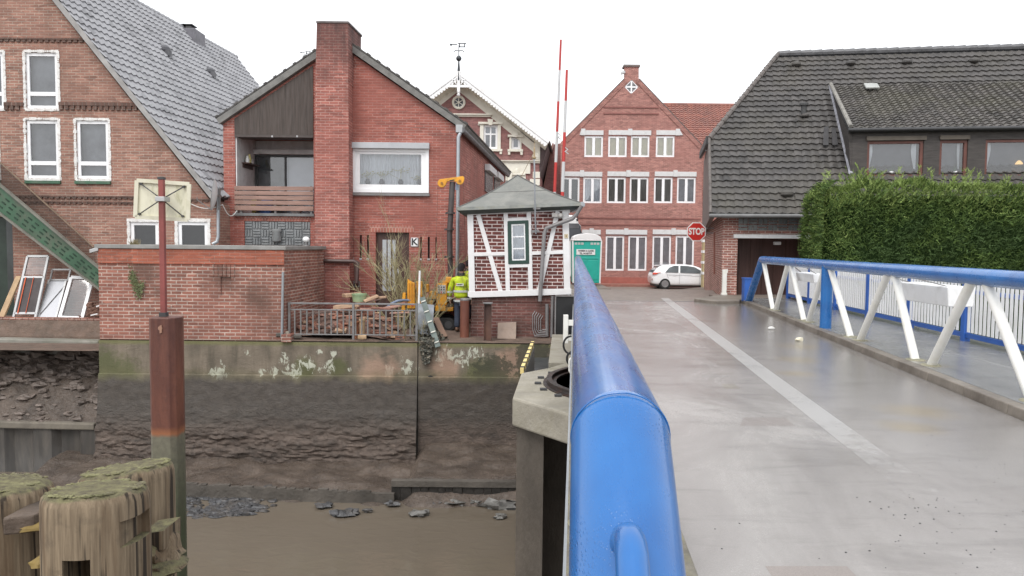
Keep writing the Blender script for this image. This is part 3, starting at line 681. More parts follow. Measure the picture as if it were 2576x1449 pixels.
# white boxes hung between struts and fence
def wbox5(a, b, ztop, zbot):
    mb = MB(); d = (b - a).normalized(); n = V((d.y, -d.x, 0)); w_ = .16; e = .16
    prof = [(-w_, zbot + .02), (w_, zbot + .02), (w_ * 1.15, ztop), (-w_ * 1.15, ztop)]
    for s0, s1 in ((a, b),):
        mb.prism([V((a.x, a.y, 0)) + n * q_[0] + V((0, 0, q_[1])) for q_ in prof], b - a)
    return mb
for (u0, u1, v0, v1, y0, y1, lb) in ((2009, 2069, 683, 713, 15.9, 14.4, 'white planter trough hung behind the railing, the far one near the end leg'), (2283, 2420, 711, 768, 11.3, 9.8, 'white planter trough hung behind the railing, the near one right of the blue post')):
    a = P(u0, 700, y0); b = P(u1, 716, y1); zt = P((u0 + u1) / 2, v0 + 4, (y0 + y1) / 2).z; zb = P((u0 + u1) / 2, v1 - 3, (y0 + y1) / 2).z
    t = T('planter_trough', lb, 'planter', (a.x, a.y, zb), 'white troughs on the bridge railing')
    B(wbox5(V((a.x, a.y, 0)), V((b.x, b.y, 0)), zt, zb), 'trough', WHITE, t, bevel=.012)
    mb = MB(); m_ = (a + b) / 2; d = (b - a).normalized()
    for s in (-.45, .45): mb.beam(V((m_.x, m_.y, zt - .02)) + d * s * (b - a).length * .9, V((tx(m_.y + d.y * s), m_.y + d.y * s, -.33)), .03, .012)
    B(mb, 'hanger', GREYM, t)
# fence on the outer edge of the footway
fe = T('slat_fence', 'white slatted fence with blue posts and rails along the outer edge of the footway', 'fence', (fx(14), 14, HF))
for z0, z1 in ((HF + .06, HF + .13), (HF + .74, HF + .80)):
    mb = MB(); mb.beam((fx(2.0), 2.0, (z0 + z1) / 2), (fx(20.9), 20.9, (z0 + z1) / 2), .05, z1 - z0); B(mb, 'rail', BLUE2, fe)
y = 20.85
while y > 2:
    mb = MB(); mb.box(fx(y) - .05, fx(y) + .05, y - .05, y + .05, HF - .15, HF + .93); mb.box(fx(y) - .07, fx(y) + .07, y - .07, y + .07, HF - .15, HF - .03); B(mb, 'post', BLUE2, fe, bevel=.006); y -= 1.88
ext = MB(); y = 20.7; k = 0
sl = []
while y > 2:
    if abs(((20.85 - y) % 1.88)) > .07 and abs(((20.85 - y) % 1.88) - 1.88) > .07: sl.append(y)
    y -= .108
sl = sl[::-1]
SLAT = mat('white_fence_paint', (.80, .80, .80), .5, var=.04, dirt=(.5, .48, .4), ds=4, damt=.25)
nb = [y for y in sl if y > 8.9]; rest = [y for y in sl if y <= 8.9]
for y in nb[:100]:
    mb = MB(); mb.box(fx(y) - .035, fx(y) - .026, y - .030, y + .030, HF + .15, HF + .93); B(mb, 'slat', SLAT, fe)
mb = MB()
for y in nb[100:] + rest: mb.box(fx(y) - .035, fx(y) - .026, y - .030, y + .030, HF + .15, HF + .93)
B(mb, 'slats', SLAT, fe, kind='stuff')
# blue service post beside the end leg, white hydrant pillar
bp = R(1873, 699, 1892, 756, 19.9)
t = T('service_post', 'short square blue cabinet just behind the far end leg of the right railing', 'post', ((bp[0] + bp[1]) / 2, 20, bp[2]))
mb = MB(); mb.box(bp[0], bp[1], 19.9, 20.15, bp[2] - .03, bp[3] - .03); B(mb, 'cabinet', BLUE2, t, bevel=.008)
mb = MB(); mb.box(bp[0] - .015, bp[1] + .015, 19.885, 20.165, bp[3] - .03, bp[3]); B(mb, 'lid', BLUE2, t, bevel=.006)
# pier with its turning ring
ZP = -2.10
pr = T('bridge_pier', 'pale concrete pivot pier with a wide cap under the left bridge edge', 'bridge pier', (2.2, 11.2, ZP - 1))
cap = [PZ(1428, 1040, ZP), PZ(1289, 1000, ZP), PZ(1311, 938, ZP), PZ(1380, 925, ZP)]
cap = [(p_.x, p_.y) for p_ in cap] + [(1.0, 13.4), (3.6, 13.4), (4.9, 12.2), (4.9, 10.2), (3.7, 8.9), (1.75, 8.75)]
mb = MB(); mb.prism([(a, b, ZP - .40) for a, b in cap], (0, 0, .40)); B(mb, 'cap', CONC, pr, bevel=.03)
c_ = sum((V((a, b, 0)) for a, b in cap), V()) / len(cap)
k0 = PZ(1300, 1075, ZP - .4); k1 = PZ(1366, 1085, ZP - .4)
col_ = [(.085, 10.32), (.45, 9.97), (.48, 11.6), (3.4, 11.6), (4.3, 11.8), (4.3, 12.3), (3.2, 13.0), (1.1, 13.0), (.20, 12.2)]
mb = MB(); mb.prism([(a, b, -6.2) for a, b in col_], (0, 0, 6.2 + ZP - .40)); B(mb, 'column', mat('silty_concrete', (.088, .074, .060), .65, var=.35, vs=1.6, dirt=(.065, .055, .045), ds=1.1, damt=.7, bmp=.015, bs=15, stretch=(1, 1, .5)), pr)
mb = MB(); rc = V((2.27, 11.25, ZP)); n = 56
prof = [(1.78, 0), (1.78, .015), (1.72, .02), (1.71, .06), (1.73, .065), (1.73, .085), (1.65, .085), (1.65, .065), (1.67, .06), (1.66, .02), (1.58, .03), (1.58, 0)]
mb.lathe(rc, [(r, z + .004) for r, z in prof] + [(1.58, .004)], 64)
rg = B(mb, 'turning_rail', mat('dark_rail_steel', (.045, .036, .034), .5, .4, var=.3, dirt=(.12, .06, .04), ds=4, damt=.5), pr, smooth=True)
mb = MB()
for k in range(24):
    a = math.pi * 2 * k / 24; mb.box(rc.x + 1.86 * math.cos(a) - .05, rc.x + 1.86 * math.cos(a) + .05, rc.y + 1.86 * math.sin(a) - .04, rc.y + 1.86 * math.sin(a) + .04, ZP + .003, ZP + .03)
B(mb, 'clamps', GIRD, pr)
# walkway from the pier to the bank, with a steel trough and a hazard-striped plate
w0, w1 = PZ(1383, 922, ZP), PZ(1396, 856, ZP)
wk = T('service_walkway', 'narrow concrete service walkway between pier cap and quay under the bridge edge', 'walkway', (w0.x, w0.y, ZP))
mb = MB(); mb.prism([(w0.x, 13.38, ZP - .35), (2.2, 13.38, ZP - .35), (2.2, YQ + .3, ZP - .35), (w1.x, YQ + .3, ZP - .35)], (0, 0, .345)); B(mb, 'slab', CONC, wk, bevel=.01)
mb = MB(); g = [PZ(1338, 934, -2.62), PZ(1380, 928, -2.62), PZ(1384, 870, -2.62), PZ(1348, 870, -2.62)]
mb.prism([(g[0].x, 12.6, -2.66), (w0.x + .2, 12.6, -2.66), (w1.x, YQ, -2.66), (.45, YQ, -2.66)], (0, 0, .04)); B(mb, 'trough_floor', mat('dark_grey_plate', (.10, .105, .11), .35, .4, var=.3), wk)
h0, h1 = PZ(1313, 930, ZP + .0), PZ(1340, 862, ZP + .12)
def hazard_mat():
    m, nt, p = new('hazard_stripes'); ps = pos(nt); y_ = nd(nt, 'SeparateXYZ', {0: ps})
    s_ = mth(nt, 'SINE', mth(nt, 'MULTIPLY', mth(nt, 'ADD', y_.outputs[1], mth(nt, 'MULTIPLY', y_.outputs[2], 1.2)), 15))
    nt.links.new(mixc(nt, mth(nt, 'GREATER_THAN', s_, .55), (.78, .62, .26), (.02, .02, .02)), p.inputs['Base Color']); return m
hz = T('hazard_plate', 'yellow and black striped edge plate sloping from pier cap to quay', 'warning plate', tuple(h0))
mb = MB(); mb.beam(h0 + V((0, 0, -.02)), h1 + V((0, 0, -.02)), .06, .10); B(mb, 'striped_edge', hazard_mat(), hz)
mb = MB(); mb.hexa([h0 + V((.01, 0, -.62)), h0 + V((.04, 0, -.62)), h1 + V((.04, 0, -.62)), h1 + V((.01, 0, -.62)), h0 + V((.01, 0, -.08)), h0 + V((.04, 0, -.08)), h1 + V((.04, 0, -.08)), h1 + V((.01, 0, -.08))]); B(mb, 'side_plate', GREYM, hz)
# white bracket and white loop on the outer side of the bridge
t = T('fender_bracket', 'white bracket with two arms on the outer bridge side near the hut', 'bracket', (lx(13) - .1, 13, HD))
q_ = R(1417, 792, 1429, 863, 13.0)
mb = MB(); mb.box(q_[0], q_[1], 12.96, 13.06, q_[2], q_[3]); B(mb, 'plate', STRUT, t, bevel=.006)
for v in (812, 850):
    mb = MB(); z = P(1430, v, 13).z; mb.box(q_[1] + .002, lx(13) + .02, 12.98, 13.04, z - .05, z + .05); B(mb, 'arm', STRUT, t, bevel=.006)
t = T('mooring_loop', 'small white rounded loop on the bridge side above the turning ring', 'loop', (lx(9.9) - .03, 9.9, HD))
q_ = R(1430, 902, 1446, 938, 9.9); mb = MB(); xm = lx(9.9)
mb.tube([(xm, 9.9, q_[3]), (q_[0] + .03, 9.9, q_[3]), (q_[0] + .012, 9.9, q_[3] - .03), (q_[0] + .012, 9.9, q_[2] + .03), (q_[0] + .03, 9.9, q_[2]), (xm, 9.9, q_[2])], .013, 10); B(mb, 'loop', STRUT, t, smooth=True)
for i, (u, v, y, r, lb) in enumerate(((1424, 838, 12.0, .12, 'black rubber hose loop hanging below the white bracket'), (1428, 872, 10.6, .08, 'smaller black hose loop hanging above the turning ring'))):
    c = P(u + 12, v + 30, y); mb = MB(); mb.tube([(c.x + r * math.cos(a), y, c.z + r * 1.2 * math.sin(a)) for a in [rad(70 + k * 20) for k in range(12)]], .016, 8)
    tag(B(mb, 'hose', RUB, smooth=True), lb, 'hose', 'hoses under the bridge edge')
# near bank behind the photographer
mb = MB(); mb.box(-60, 60, -60, -6.05, -7, HD - .02); struct(mb, 'near_bank', PAV)
# ---------------------------------------------------------------- windows
def win(par, u0, v0, u1, v1, y, frame=WPVC, gl=GLASS, back=DARK, fr=.07, mull=(), trans=(), rec=.10, bd=.14, name='window', cuts=None, dep=.30, bar=.05, rect=None, stile=None):
    """a real opening: frame with bars set back in the wall, a pane, and what hangs behind it"""
    x0, x1, z0, z1 = rect or R(u0, v0, u1, v1, y)
    if cuts is not None: cuts.box(x0, x1, y - .3, y + dep, z0, z1)
    e = .002; a, b = y + rec, y + rec + .07
    mb = MB()
    mb.box(x0 + e, x1 - e, a, b, z0 + e, z0 + fr); mb.box(x0 + e, x1 - e, a, b, z1 - fr, z1 - e)
    mb.box(x0 + e, x0 + fr, a, b, z0 + fr, z1 - fr); mb.box(x1 - fr, x1 - e, a, b, z0 + fr, z1 - fr)
    zs = [z0 + fr] + [z0 + (z1 - z0) * t for t in trans] + [z1 - fr]
    for m_ in mull:
        xm = x0 + (x1 - x0) * m_; hw = bar * .5 if stile is None else stile
        mb.box(xm - hw, xm + hw, a - .006, b, z0 + fr, z1 - fr)
    for t in trans:
        zm = z0 + (z1 - z0) * t; mb.box(x0 + fr, x1 - fr, a - .003, b - .003, zm - bar * .5, zm + bar * .5)
    o = B(mb, name, frame, par, bevel=.006)
    mb = MB(); mb.quad((x0 + fr * .6, a + .035, z0 + fr * .6), (x1 - fr * .6, a + .035, z0 + fr * .6), (x1 - fr * .6, a + .035, z1 - fr * .6), (x0 + fr * .6, a + .035, z1 - fr * .6))
    B(mb, 'pane', gl, o, fix=False)
    if back is not None:
        mb = MB(); yb = min(a + bd, y + dep - .012)
        if back in (CURT, STRIP): curtain(mb, x0 + .01, x1 - .01, yb, z0 + .01, z1 - .01)
        else: mb.quad((x0 + .01, yb, z0 + .01), (x1 - .01, yb, z0 + .01), (x1 - .01, yb, z1 - .01), (x0 + .01, yb, z1 - .01))
        B(mb, 'curtain' if back in (CURT, STRIP) else ('blind' if back in (BLIND, BLINDG) else 'room'), back, o, fix=False, smooth=False)
    return o
CURT = mat('net_curtain', (.76, .77, .80), .9, var=.08, vs=3)
STRIP = mat('strip_blind', (.40, .37, .34), .9, var=.3, vs=5, stretch=(5, 1, .2))
def curtain(mb, x0, x1, y, z0, z1):
    n = int((x1 - x0) * 60) + 8; vs = []
    for i in range(n + 1):
        x = x0 + (x1 - x0) * i / n; d = .022 * math.sin(x * 62 + 2.2 * math.sin(x * 9)) + .02 * mn.noise(V((x * 6, 0, 0)))
        vs += [(x, y - .022 + d * .9, z0), (x, y - .022 + d, z1)]
    mb.add(vs, [(2 * i, 2 * i + 2, 2 * i + 3, 2 * i + 1) for i in range(n)])
DIR = V((.09, 1, 0))
GLASSB = glass('black_pane', (.6, .6, .6), 1.25)

# ---------------------------------------------------------------- old brick house on the left
Y1 = 20.5
h1 = T('brick_house', 'old brown brick gable house with a steep grey tile roof and upright white windows', 'house', (-10, Y1, -2.1))
ec = P(532, 492, Y1); tp = P(140, 0, Y1); sl = (tp - ec).normalized(); zr = 8.36
rl1 = (zr - ec.z) / sl.z; ap = ec + sl * rl1; lf = ap.x * 2 - ec.x
xr = P(549, 560, Y1).x; e0 = ec + sl * .12
mb = MB(); fac = [(lf, -3), (xr, -3), (xr, ec.z - .25), (e0.x, e0.z - .18), (ap.x, zr - .12), (lf, ec.z - .3)]
mb.prism([(x, Y1, z) for x, z in fac], DIR * 13.3); w1 = B(mb, 'wall', BR1, h1)
cuts = MB()
W1 = [(62, 129, 148, 276, ROOM), (-22, 129, 12, 276, ROOM), (64, 299, 150, 452, ROOM), (190, 300, 276, 453, ROOM), (-30, 300, -2, 452, ROOM)]
for u0, v0, u1, v1, bk in W1:
    o = win(h1, u0 + 3, v0 + 3, u1 - 3, v1 - 3, Y1, back=bk, trans=(.265,), rec=.03, fr=.085, bar=.11, cuts=cuts, bd=.2)
    x0, x1, z0, z1 = R(u0, v0, u1, v1, Y1)
    # rough plaster and foam left round the new frame
    mb = MB(); random.seed(int(u0) + 60)
    n = 26
    for (ax, az, bx, bz) in ((x0, z0, x1, z0), (x1, z0, x1, z1), (x1, z1, x0, z1), (x0, z1, x0, z0)):
        L_ = math.hypot(bx - ax, bz - az); k = int(L_ / .06)
        for i in range(k):
            t = (i + .5) / k; cx, cz = ax + (bx - ax) * t, az + (bz - az) * t; r = random.uniform(.022, .042)
            mb.box(cx - r, cx + r, Y1 - .010 - .014 * random.random(), Y1 + .024 + .005 * random.random(), cz - r, cz + r)
    B(mb, 'plaster_edge', WROUGH, o, fix=False)
    if v0 > 290:
        mb = MB(); zb = z0 - .025; mb.box(x0 - .02, x1 + .02, Y1 - .06, Y1 + .02, zb - .085, zb - .002); B(mb, 'sill', mat('green_sill', (.05, .12, .07), .5, dirt=(.15, .14, .12), ds=4), o, bevel=.005)
for u0, u1 in ((324, 402), (444, 526)):
    o = win(h1, u0 + 3, 557, u1 - 3, 640, Y1, back=DARK, gl=GLASSB, rec=.03, fr=.10, cuts=cuts, bd=.25)
    x0, x1, z0, z1 = R(u0, 554, u1, 640, Y1); mb = MB(); random.seed(int(u0))
    for i in range(40):
        x = x0 + (x1 - x0) * i / 39; r = random.uniform(.03, .05); mb.box(x - r, x + r, Y1 - .01 - .012 * random.random(), Y1 + .02 + .008 * random.random(), z1 - r, z1 + r)
    for x in (x0, x1):
        for i in range(18): z = z0 + (z1 - z0) * i / 17; r = random.uniform(.025, .05); mb.box(x - r, x + r, Y1 - .01 - .012 * random.random(), Y1 + .02 + .008 * random.random(), z - r, z + r)
    B(mb, 'plaster_edge', WROUGH, o, fix=False)
x0, x1, z0, z1 = R(-60, 545, 34, 800, Y1); cuts.box(x0, x1, Y1 - .2, Y1 + .3, z0, z1)
cut(w1, cuts)
mb = MB(); mb.box(x0, x1, Y1 + .08, Y1 + .14, z0, z1); d_ = B(mb, 'door', mat('dark_green_door', (.022, .035, .026), .5, var=.3), h1)
mb = MB(); a = R(14, 552, 30, 738, Y1); mb.box(a[0], a[1], Y1 + .06, Y1 + .078, a[2], a[3]); B(mb, 'pane', mat('dim_glass', (.06, .065, .065), .15), d_)
SOOT = brick('soot_brick', (.17, .095, .075), (.12, .075, .06), (.2, .16, .14), grime=(.055, .045, .04), gamt=.7, bw=.12, bh=.20, gs=1.5)
for (u0, u1, v0, v1, pj) in ((-30, 238, 96, 106, .045), (12, 60, 258, 277, .05), (150, 352, 258, 277, .05), (-30, 345, 492, 500, .05), (-30, 345, 506, 513, .04), (345, 540, 500, 508, .04)):
    x0, x1, z0, z1 = R(u0, v0, u1, v1, Y1)
    mb = MB(); mb.box(x0, x1, Y1 - pj, Y1 + .01, z1 - (z1 - z0) * .45, z1)
    x = x0
    while x < x1 - .1: mb.box(x, x + .10, Y1 - pj * .8, Y1 + .01, z0, z1 - (z1 - z0) * .45 - .002); x += .155
    B(mb, 'brick_course', SOOT, h1)
mb = MB(); O = ec - V((0, .18, 0)) - sl * .1; U = DIR.normalized(); N = sl.cross(U); N = N if N.z > 0 else -N; N.normalize()
tile_roof(mb, O + N * .10, U, sl, N, rl1 + .1, .31, .25, lambda s: 0, lambda s: 13.75, amp=.027, lift=.045)
ro = B(mb, 'roof', ROOFG, h1, smooth=True, fix=False)
mb = MB(); L_ = 13.72
mb.hexa([O, O + U * L_, O + U * L_ + sl * rl1, O + sl * rl1, O + N * .085, O + U * L_ + N * .085, O + U * L_ + sl * rl1 + N * .085, O + sl * rl1 + N * .085])
ap2 = O + sl * rl1; sl2 = V((-sl.x, 0, sl.z)); O2 = V((2 * ap2.x - O.x, O.y, O.z)); N2 = V((-N.x, N.y, N.z))
mb.hexa([O2, O2 + U * L_, O2 + U * L_ + sl2 * rl1, O2 + sl2 * rl1, O2 + N2 * .085, O2 + U * L_ + N2 * .085, O2 + U * L_ + sl2 * rl1 + N2 * .085, O2 + sl2 * rl1 + N2 * .085])
B(mb, 'roof_deck', GIRD, h1)
mb = MB(); mb.beam(O - V((0, .02, 0)) + N * .05, O + sl * rl1 - V((0, .02, 0)) + N * .05, .03, .13); B(mb, 'barge_board', mat('weathered_verge', (.30, .29, .28), .7, var=.25), h1)
mb = MB(); 
for i in range(42): a = ap2 + U * (i * .33) + V((0, 0, .06)); mb.tube([a, a + U * .35 + V((0, 0, .012))], [.11, .125], 8)
B(mb, 'ridge_tiles', ROOFG, h1, smooth=True)
# chimney with two cowls, roof vents
cc = P(483, 118, 29.6); cc.z = 8.3
mb = MB(); x0, x1, z0, z1 = R(443, 70, 490, 150, 29.3); mb.box(x0, x1, 29.3, 30.3, 7.0, z1); ch = B(mb, 'chimney', mat('slate_cladding', (.155, .15, .17), .5, var=.12, dirt=(.10, .10, .11), ds=4), h1, bevel=.01)
mb = MB(); x0b = P(434, 72, 29.8).x; mb.box(x0b, x0 - .002, 29.6, 30.3, 7.3, z1 - .12); B(mb, 'flue_box', mat('slate_dark', (.12, .115, .13), .5), ch)
for du in (0, 19):
    a = P(460 + du, 70, 29.7); mb = MB(); mb.box(a.x - .1, a.x + .1, 29.5, 29.9, z1 + .002, z1 + .14); 
    mb.box(a.x - .19, a.x + .17, 29.45, 29.95, z1 + .17, z1 + .20); mb.box(a.x - .02, a.x + .02, 29.6, 29.8, z1 + .142, z1 + .168); B(mb, 'cowl', GIRD, ch)
for u, v in ((412, 123), (526, 178)):
    p_ = PP(u, v + 4, O + N * .12, N); mb = MB(); mb.ball(p_ + N * .06, .17, .20, .15, 10); mb.box(p_.x - .02, p_.x + .2, p_.y - .15, p_.y + .15, p_.z - .18, p_.z + .02); B(mb, 'roof_vent', mat('vent_plastic', (.10, .10, .11), .5), ro)
# rain pipe at the corner
def pipe(path, r, name, m, par, n=10): mb = MB(); mb.tube(path, r, n); return B(mb, name, m, par, smooth=True)
pipe([P(549, 470, Y1 - .1), P(549, 595, Y1 - .1), P(546, 608, Y1 - .12), P(534, 614, Y1 - .16)], .045, 'downpipe', ZINC, h1)
# ------ satellite dish with its cable
sdh = T('satellite_dish', 'white satellite dish seen edge on between the two left houses', 'satellite dish', tuple(P(548, 495, Y1 - .2)))
c = P(535, 490, Y1 - .35); mb = MB(); ax = V((-.97, -.30, .12)).normalized(); b1 = ax.orthogonal().normalized(); b2 = ax.cross(b1)
vs = []; fs = []
for i in range(6):
    rr_ = .43 * i / 5
    for j in range(28):
        a = 2 * math.pi * j / 28; vs.append(c + (b1 * math.cos(a) + b2 * math.sin(a)) * rr_ - ax * (.10 * (1 - (rr_ / .43) ** 2)))
for i in range(5):
    for j in range(28): fs.append((i * 28 + j, (i + 1) * 28 + j, (i + 1) * 28 + (j + 1) % 28, i * 28 + (j + 1) % 28))
n0 = len(vs); vs2 = [v - ax * .02 for v in vs]; fs2 = [tuple(n0 + k for k in f[::-1]) for f in fs]
mb.add(vs + vs2, fs + fs2); B(mb, 'dish', mat('dish_white', (.66, .66, .66), .4, var=.06), sdh, smooth=True, fix=False)
mb = MB(); mb.beam(c - ax * .10, P(556, 494, Y1 + .05), .05, .05); mb.beam(P(552, 474, Y1 - .12), P(552, 528, Y1 - .12), .05, .05); mb.beam(P(552, 477, Y1 - .12), P(561, 477, Y1 + .2), .04, .04); B(mb, 'bracket', GREYM, sdh)
mb = MB(); mb.tube([c + ax * .02 - V((0, 0, .42)), c + ax * .38 - V((0, 0, .2)), c + ax * .40 - V((0, 0, .12))], .014, 6); B(mb, 'feed_arm', GREYM, sdh)
def sag(a, b, d, n=12): return [a.lerp(b, i / n) - V((0, 0, d * math.sin(math.pi * i / n))) for i in range(n + 1)]
mb = MB(); mb.tube(sag(P(478, 512, Y1 - .06), P(560, 515, Y1 - .1), .12) + sag(P(560, 515, Y1 - .1), P(596, 530, Y1 + .4), .22)[1:], .012, 6)
tag(B(mb, 'cable', mat('cable_white', (.55, .54, .52), .5)), 'sagging pale cable strung between the old brick house and the balcony house', 'cable')
# ------ outside stair (green)
YS = 19.75
st = T('outdoor_stair', 'green outside stair slanting down in front of the old brown brick house', 'staircase', tuple(P(250, 700, YS)))
GRN = mat('green_stair_paint', (.046, .108, .062), .5, var=.25, vs=2, dirt=(.12, .105, .085), ds=1.6, damt=.6)
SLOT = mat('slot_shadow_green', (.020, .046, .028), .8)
def line2(a, b, t): return a[0] + (b[0] - a[0]) * t, a[1] + (b[1] - a[1]) * t
tA, tB, bA, bB = (-120, 367), (258, 684), (-120, 442), (258, 730)
mb = MB()
mb.hexa([P(*bA, YS), P(*bB, YS), P(*bB, YS + .06), P(*bA, YS + .06), P(*tA, YS), P(*tB, YS), P(*tB, YS + .06), P(*tA, YS + .06)]); B(mb, 'stringer', GRN, st)
mb = MB(); random.seed(3)
for row, off in ((.32, 0), (.55, .5), (.78, .2)):
    for i in range(20):
        t = (i + off + random.uniform(-.1, .1)) / 20
        a0, b0 = line2(tA, tB, t), line2(bA, bB, t); a1, b1_ = line2(tA, tB, t + .024), line2(bA, bB, t + .024)
        p0 = line2(a0, b0, row); p1 = line2(a1, b1_, row)
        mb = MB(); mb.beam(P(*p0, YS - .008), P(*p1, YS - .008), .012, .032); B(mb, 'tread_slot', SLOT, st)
mb = MB(); mb.beam(P(*tA, YS - .02) + V((0, 0, .03)), P(*tB, YS - .02) + V((0, 0, .03)), .10, .05); mb.beam(P(*bA, YS - .02) - V((0, 0, .03)), P(*bB, YS - .02) - V((0, 0, .03)), .10, .05); B(mb, 'flange', mat('grey_green_edge', (.17, .165, .14), .6, var=.3), st)
for i in range(14):
    t = i / 13; p0 = line2(bA, bB, t); a = P(*p0, YS + .08); mb = MB(); mb.box(a.x - .14, a.x + .14, YS + .08, YS + .70, a.z + .18, a.z + .21); B(mb, 'tread', GRN, st)
hA, hB = (-120, 300), (236, 622)
mb = MB(); mb.beam(P(*hA, YS + .66), P(*hB, YS + .66), .03, .03); B(mb, 'handrail', mat('rail_brown', (.24, .17, .12), .6), st)
def mesh_mat():
    m, nt, p = new('brown_wire_mesh'); p.inputs['Base Color'].default_value = (.085, .06, .05, 1); p.inputs['Roughness'].default_value = .8
    tr = nd(nt, 'BsdfTransparent'); s_ = nd(nt, 'SeparateXYZ', {0: pos(nt)})
    a = mth(nt, 'GREATER_THAN', mth(nt, 'SINE', mth(nt, 'MULTIPLY', mth(nt, 'ADD', s_.outputs[0], s_.outputs[2]), 190)), .80)
    b = mth(nt, 'GREATER_THAN', mth(nt, 'SINE', mth(nt, 'MULTIPLY', mth(nt, 'SUBTRACT', s_.outputs[0], s_.outputs[2]), 190)), .80)
    mx_ = nd(nt, 'MixShader', {0: mth(nt, 'MAXIMUM', a, b), 1: tr.outputs[0], 2: p.outputs[0]}); nt.links.new(mx_.outputs[0], nt.nodes['Material Output'].inputs[0]); return m
mb = MB(); mb.quad(P(*hA, YS + .66), P(*hB, YS + .66), P(245, 676, YS + .66), P(-120, 360, YS + .66)); B(mb, 'wire_mesh', mesh_mat(), st, fix=False)
# ------ discarded frames leaning below the stair
def lean(pts, yb=19.62, yt=20.15):
    """bottom-left, bottom-right, top-right, top-left as seen -> corners leaning back"""
    return [P(*pts[0], yb), P(*pts[1], yb), P(*pts[2], yt), P(*pts[3], yt)]
def frame_bars(c, wd, th, cross=()):
    mb = MB(); n = (c[1] - c[0]).cross(c[3] - c[0]).normalized()
    def bar(a, b): mb.beam(a, b, wd, th, up=n)
    bar(c[0], c[3]); bar(c[1], c[2]); bar(c[0], c[1]); bar(c[3], c[2])
    for t in cross: bar(c[0].lerp(c[3], t), c[1].lerp(c[2], t))
    return mb
ALU = mat('aluminium', (.46, .46, .46), .4, .4, var=.12)
c = lean([(34, 801), (89, 801), (122, 645), (70, 645)])
t = T('discarded_door_frame', 'tall aluminium door frame with orange stripes leaning under the green stair', 'door frame', tuple(c[0]))
B(frame_bars(c, .055, .05, (.08, .66)), 'frame', ALU, t)
up_ = V((0, -.02, 0))
q_ = [c[0].lerp(c[3], .08) + up_, c[1].lerp(c[2], .08) + up_, c[1].lerp(c[2], .66) + up_, c[0].lerp(c[3], .66) + up_]
mb = MB(); mb.prism([q_[0], q_[1], q_[2], q_[3]], (0, .03, 0)); B(mb, 'panel', mat('dark_panel', (.055, .045, .045), .6, var=.2), t)
for s in (.18, .55):
    mb = MB(); mb.beam(q_[0].lerp(q_[1], s) + V((0, -.02, 0)), q_[3].lerp(q_[2], s) + V((0, -.02, 0)), .025 if s < .3 else .012, .012); B(mb, 'stripe', mat('orange_stripe', (.55, .10, .03), .5), t)
q2 = [c[0].lerp(c[3], .70), c[1].lerp(c[2], .70), c[1].lerp(c[2], .98), c[0].lerp(c[3], .98)]
mb = MB(); mb.quad(*q2); B(mb, 'pane', GLASS, t, fix=False)
c = lean([(96, 801), (141, 801), (167, 705), (124, 705)], 19.68, 20.2)
t = T('discarded_white_door', 'pale grey door leaning between the orange striped frame and the empty white frame', 'door', tuple(c[0]))
B(frame_bars(c, .05, .05), 'frame', ALU, t)
mb = MB(); mb.prism([v + V((0, -.005, 0)) for v in c], (0, .02, 0)); B(mb, 'panel', mat('pale_panel', (.52, .53, .56), .45, var=.05), t)
mb = MB(); mb.beam(c[0].lerp(c[3], .1) + V((.02, -.02, 0)), c[1].lerp(c[2], .85) + V((0, -.02, 0)), .03, .008); B(mb, 'strip', GREYM, t)
q2 = [P(127, 704, 20.18), P(172, 704, 20.18), P(178, 678, 20.2), P(132, 678, 20.2)]; B(frame_bars(q2, .04, .04), 'fanlight_frame', ALU, t)
c = lean([(151, 799), (207, 801), (234, 700), (180, 698)], 19.70, 20.2)
t = T('discarded_window_frame', 'empty white window frame leaning rightmost under the green stair', 'window frame', tuple(c[0]))
B(frame_bars(c, .085, .06), 'frame', WPVC, t)
mb = MB(); mb.quad(*[v + V((0, .01, 0)) for v in c]); B(mb, 'pane', GLASS, t, fix=False)
mb = MB(); mb.beam(P(2, 803, 19.7), P(48, 695, 20.2), .20, .04); tag(B(mb, 'plank', TAN), 'pale timber plank leaning at the far left of the discarded frames', 'plank')
mb = MB(); [mb.ball(P(random.gauss(238, 9), 800 - abs(random.gauss(0, 14)), 19.75), .11, .09, .07, 7, rough=.8, seed=k_) for k_ in range(34)]; tag(B(mb, 'broken_masonry', mat('dark_rubble_brick', (.13, .07, .05), .9, var=.4, vs=6)), 'broken brick rubble slumped against the yard wall corner below the stair', 'rubble')
for i, (u, v, l) in enumerate(((229, 786, .09), (243, 764, .06))):
    a = P(u, v + 7, 19.45); mb = MB(); mb.beam(a, a + V((l * 2, 0, .04)), .05, .03); tag(B(mb, 'paint_scrap', WHITE), ['small white splinter lying on the dirt below the empty frame', 'tiny white scrap higher up beside the yard wall corner'][i], 'scrap')

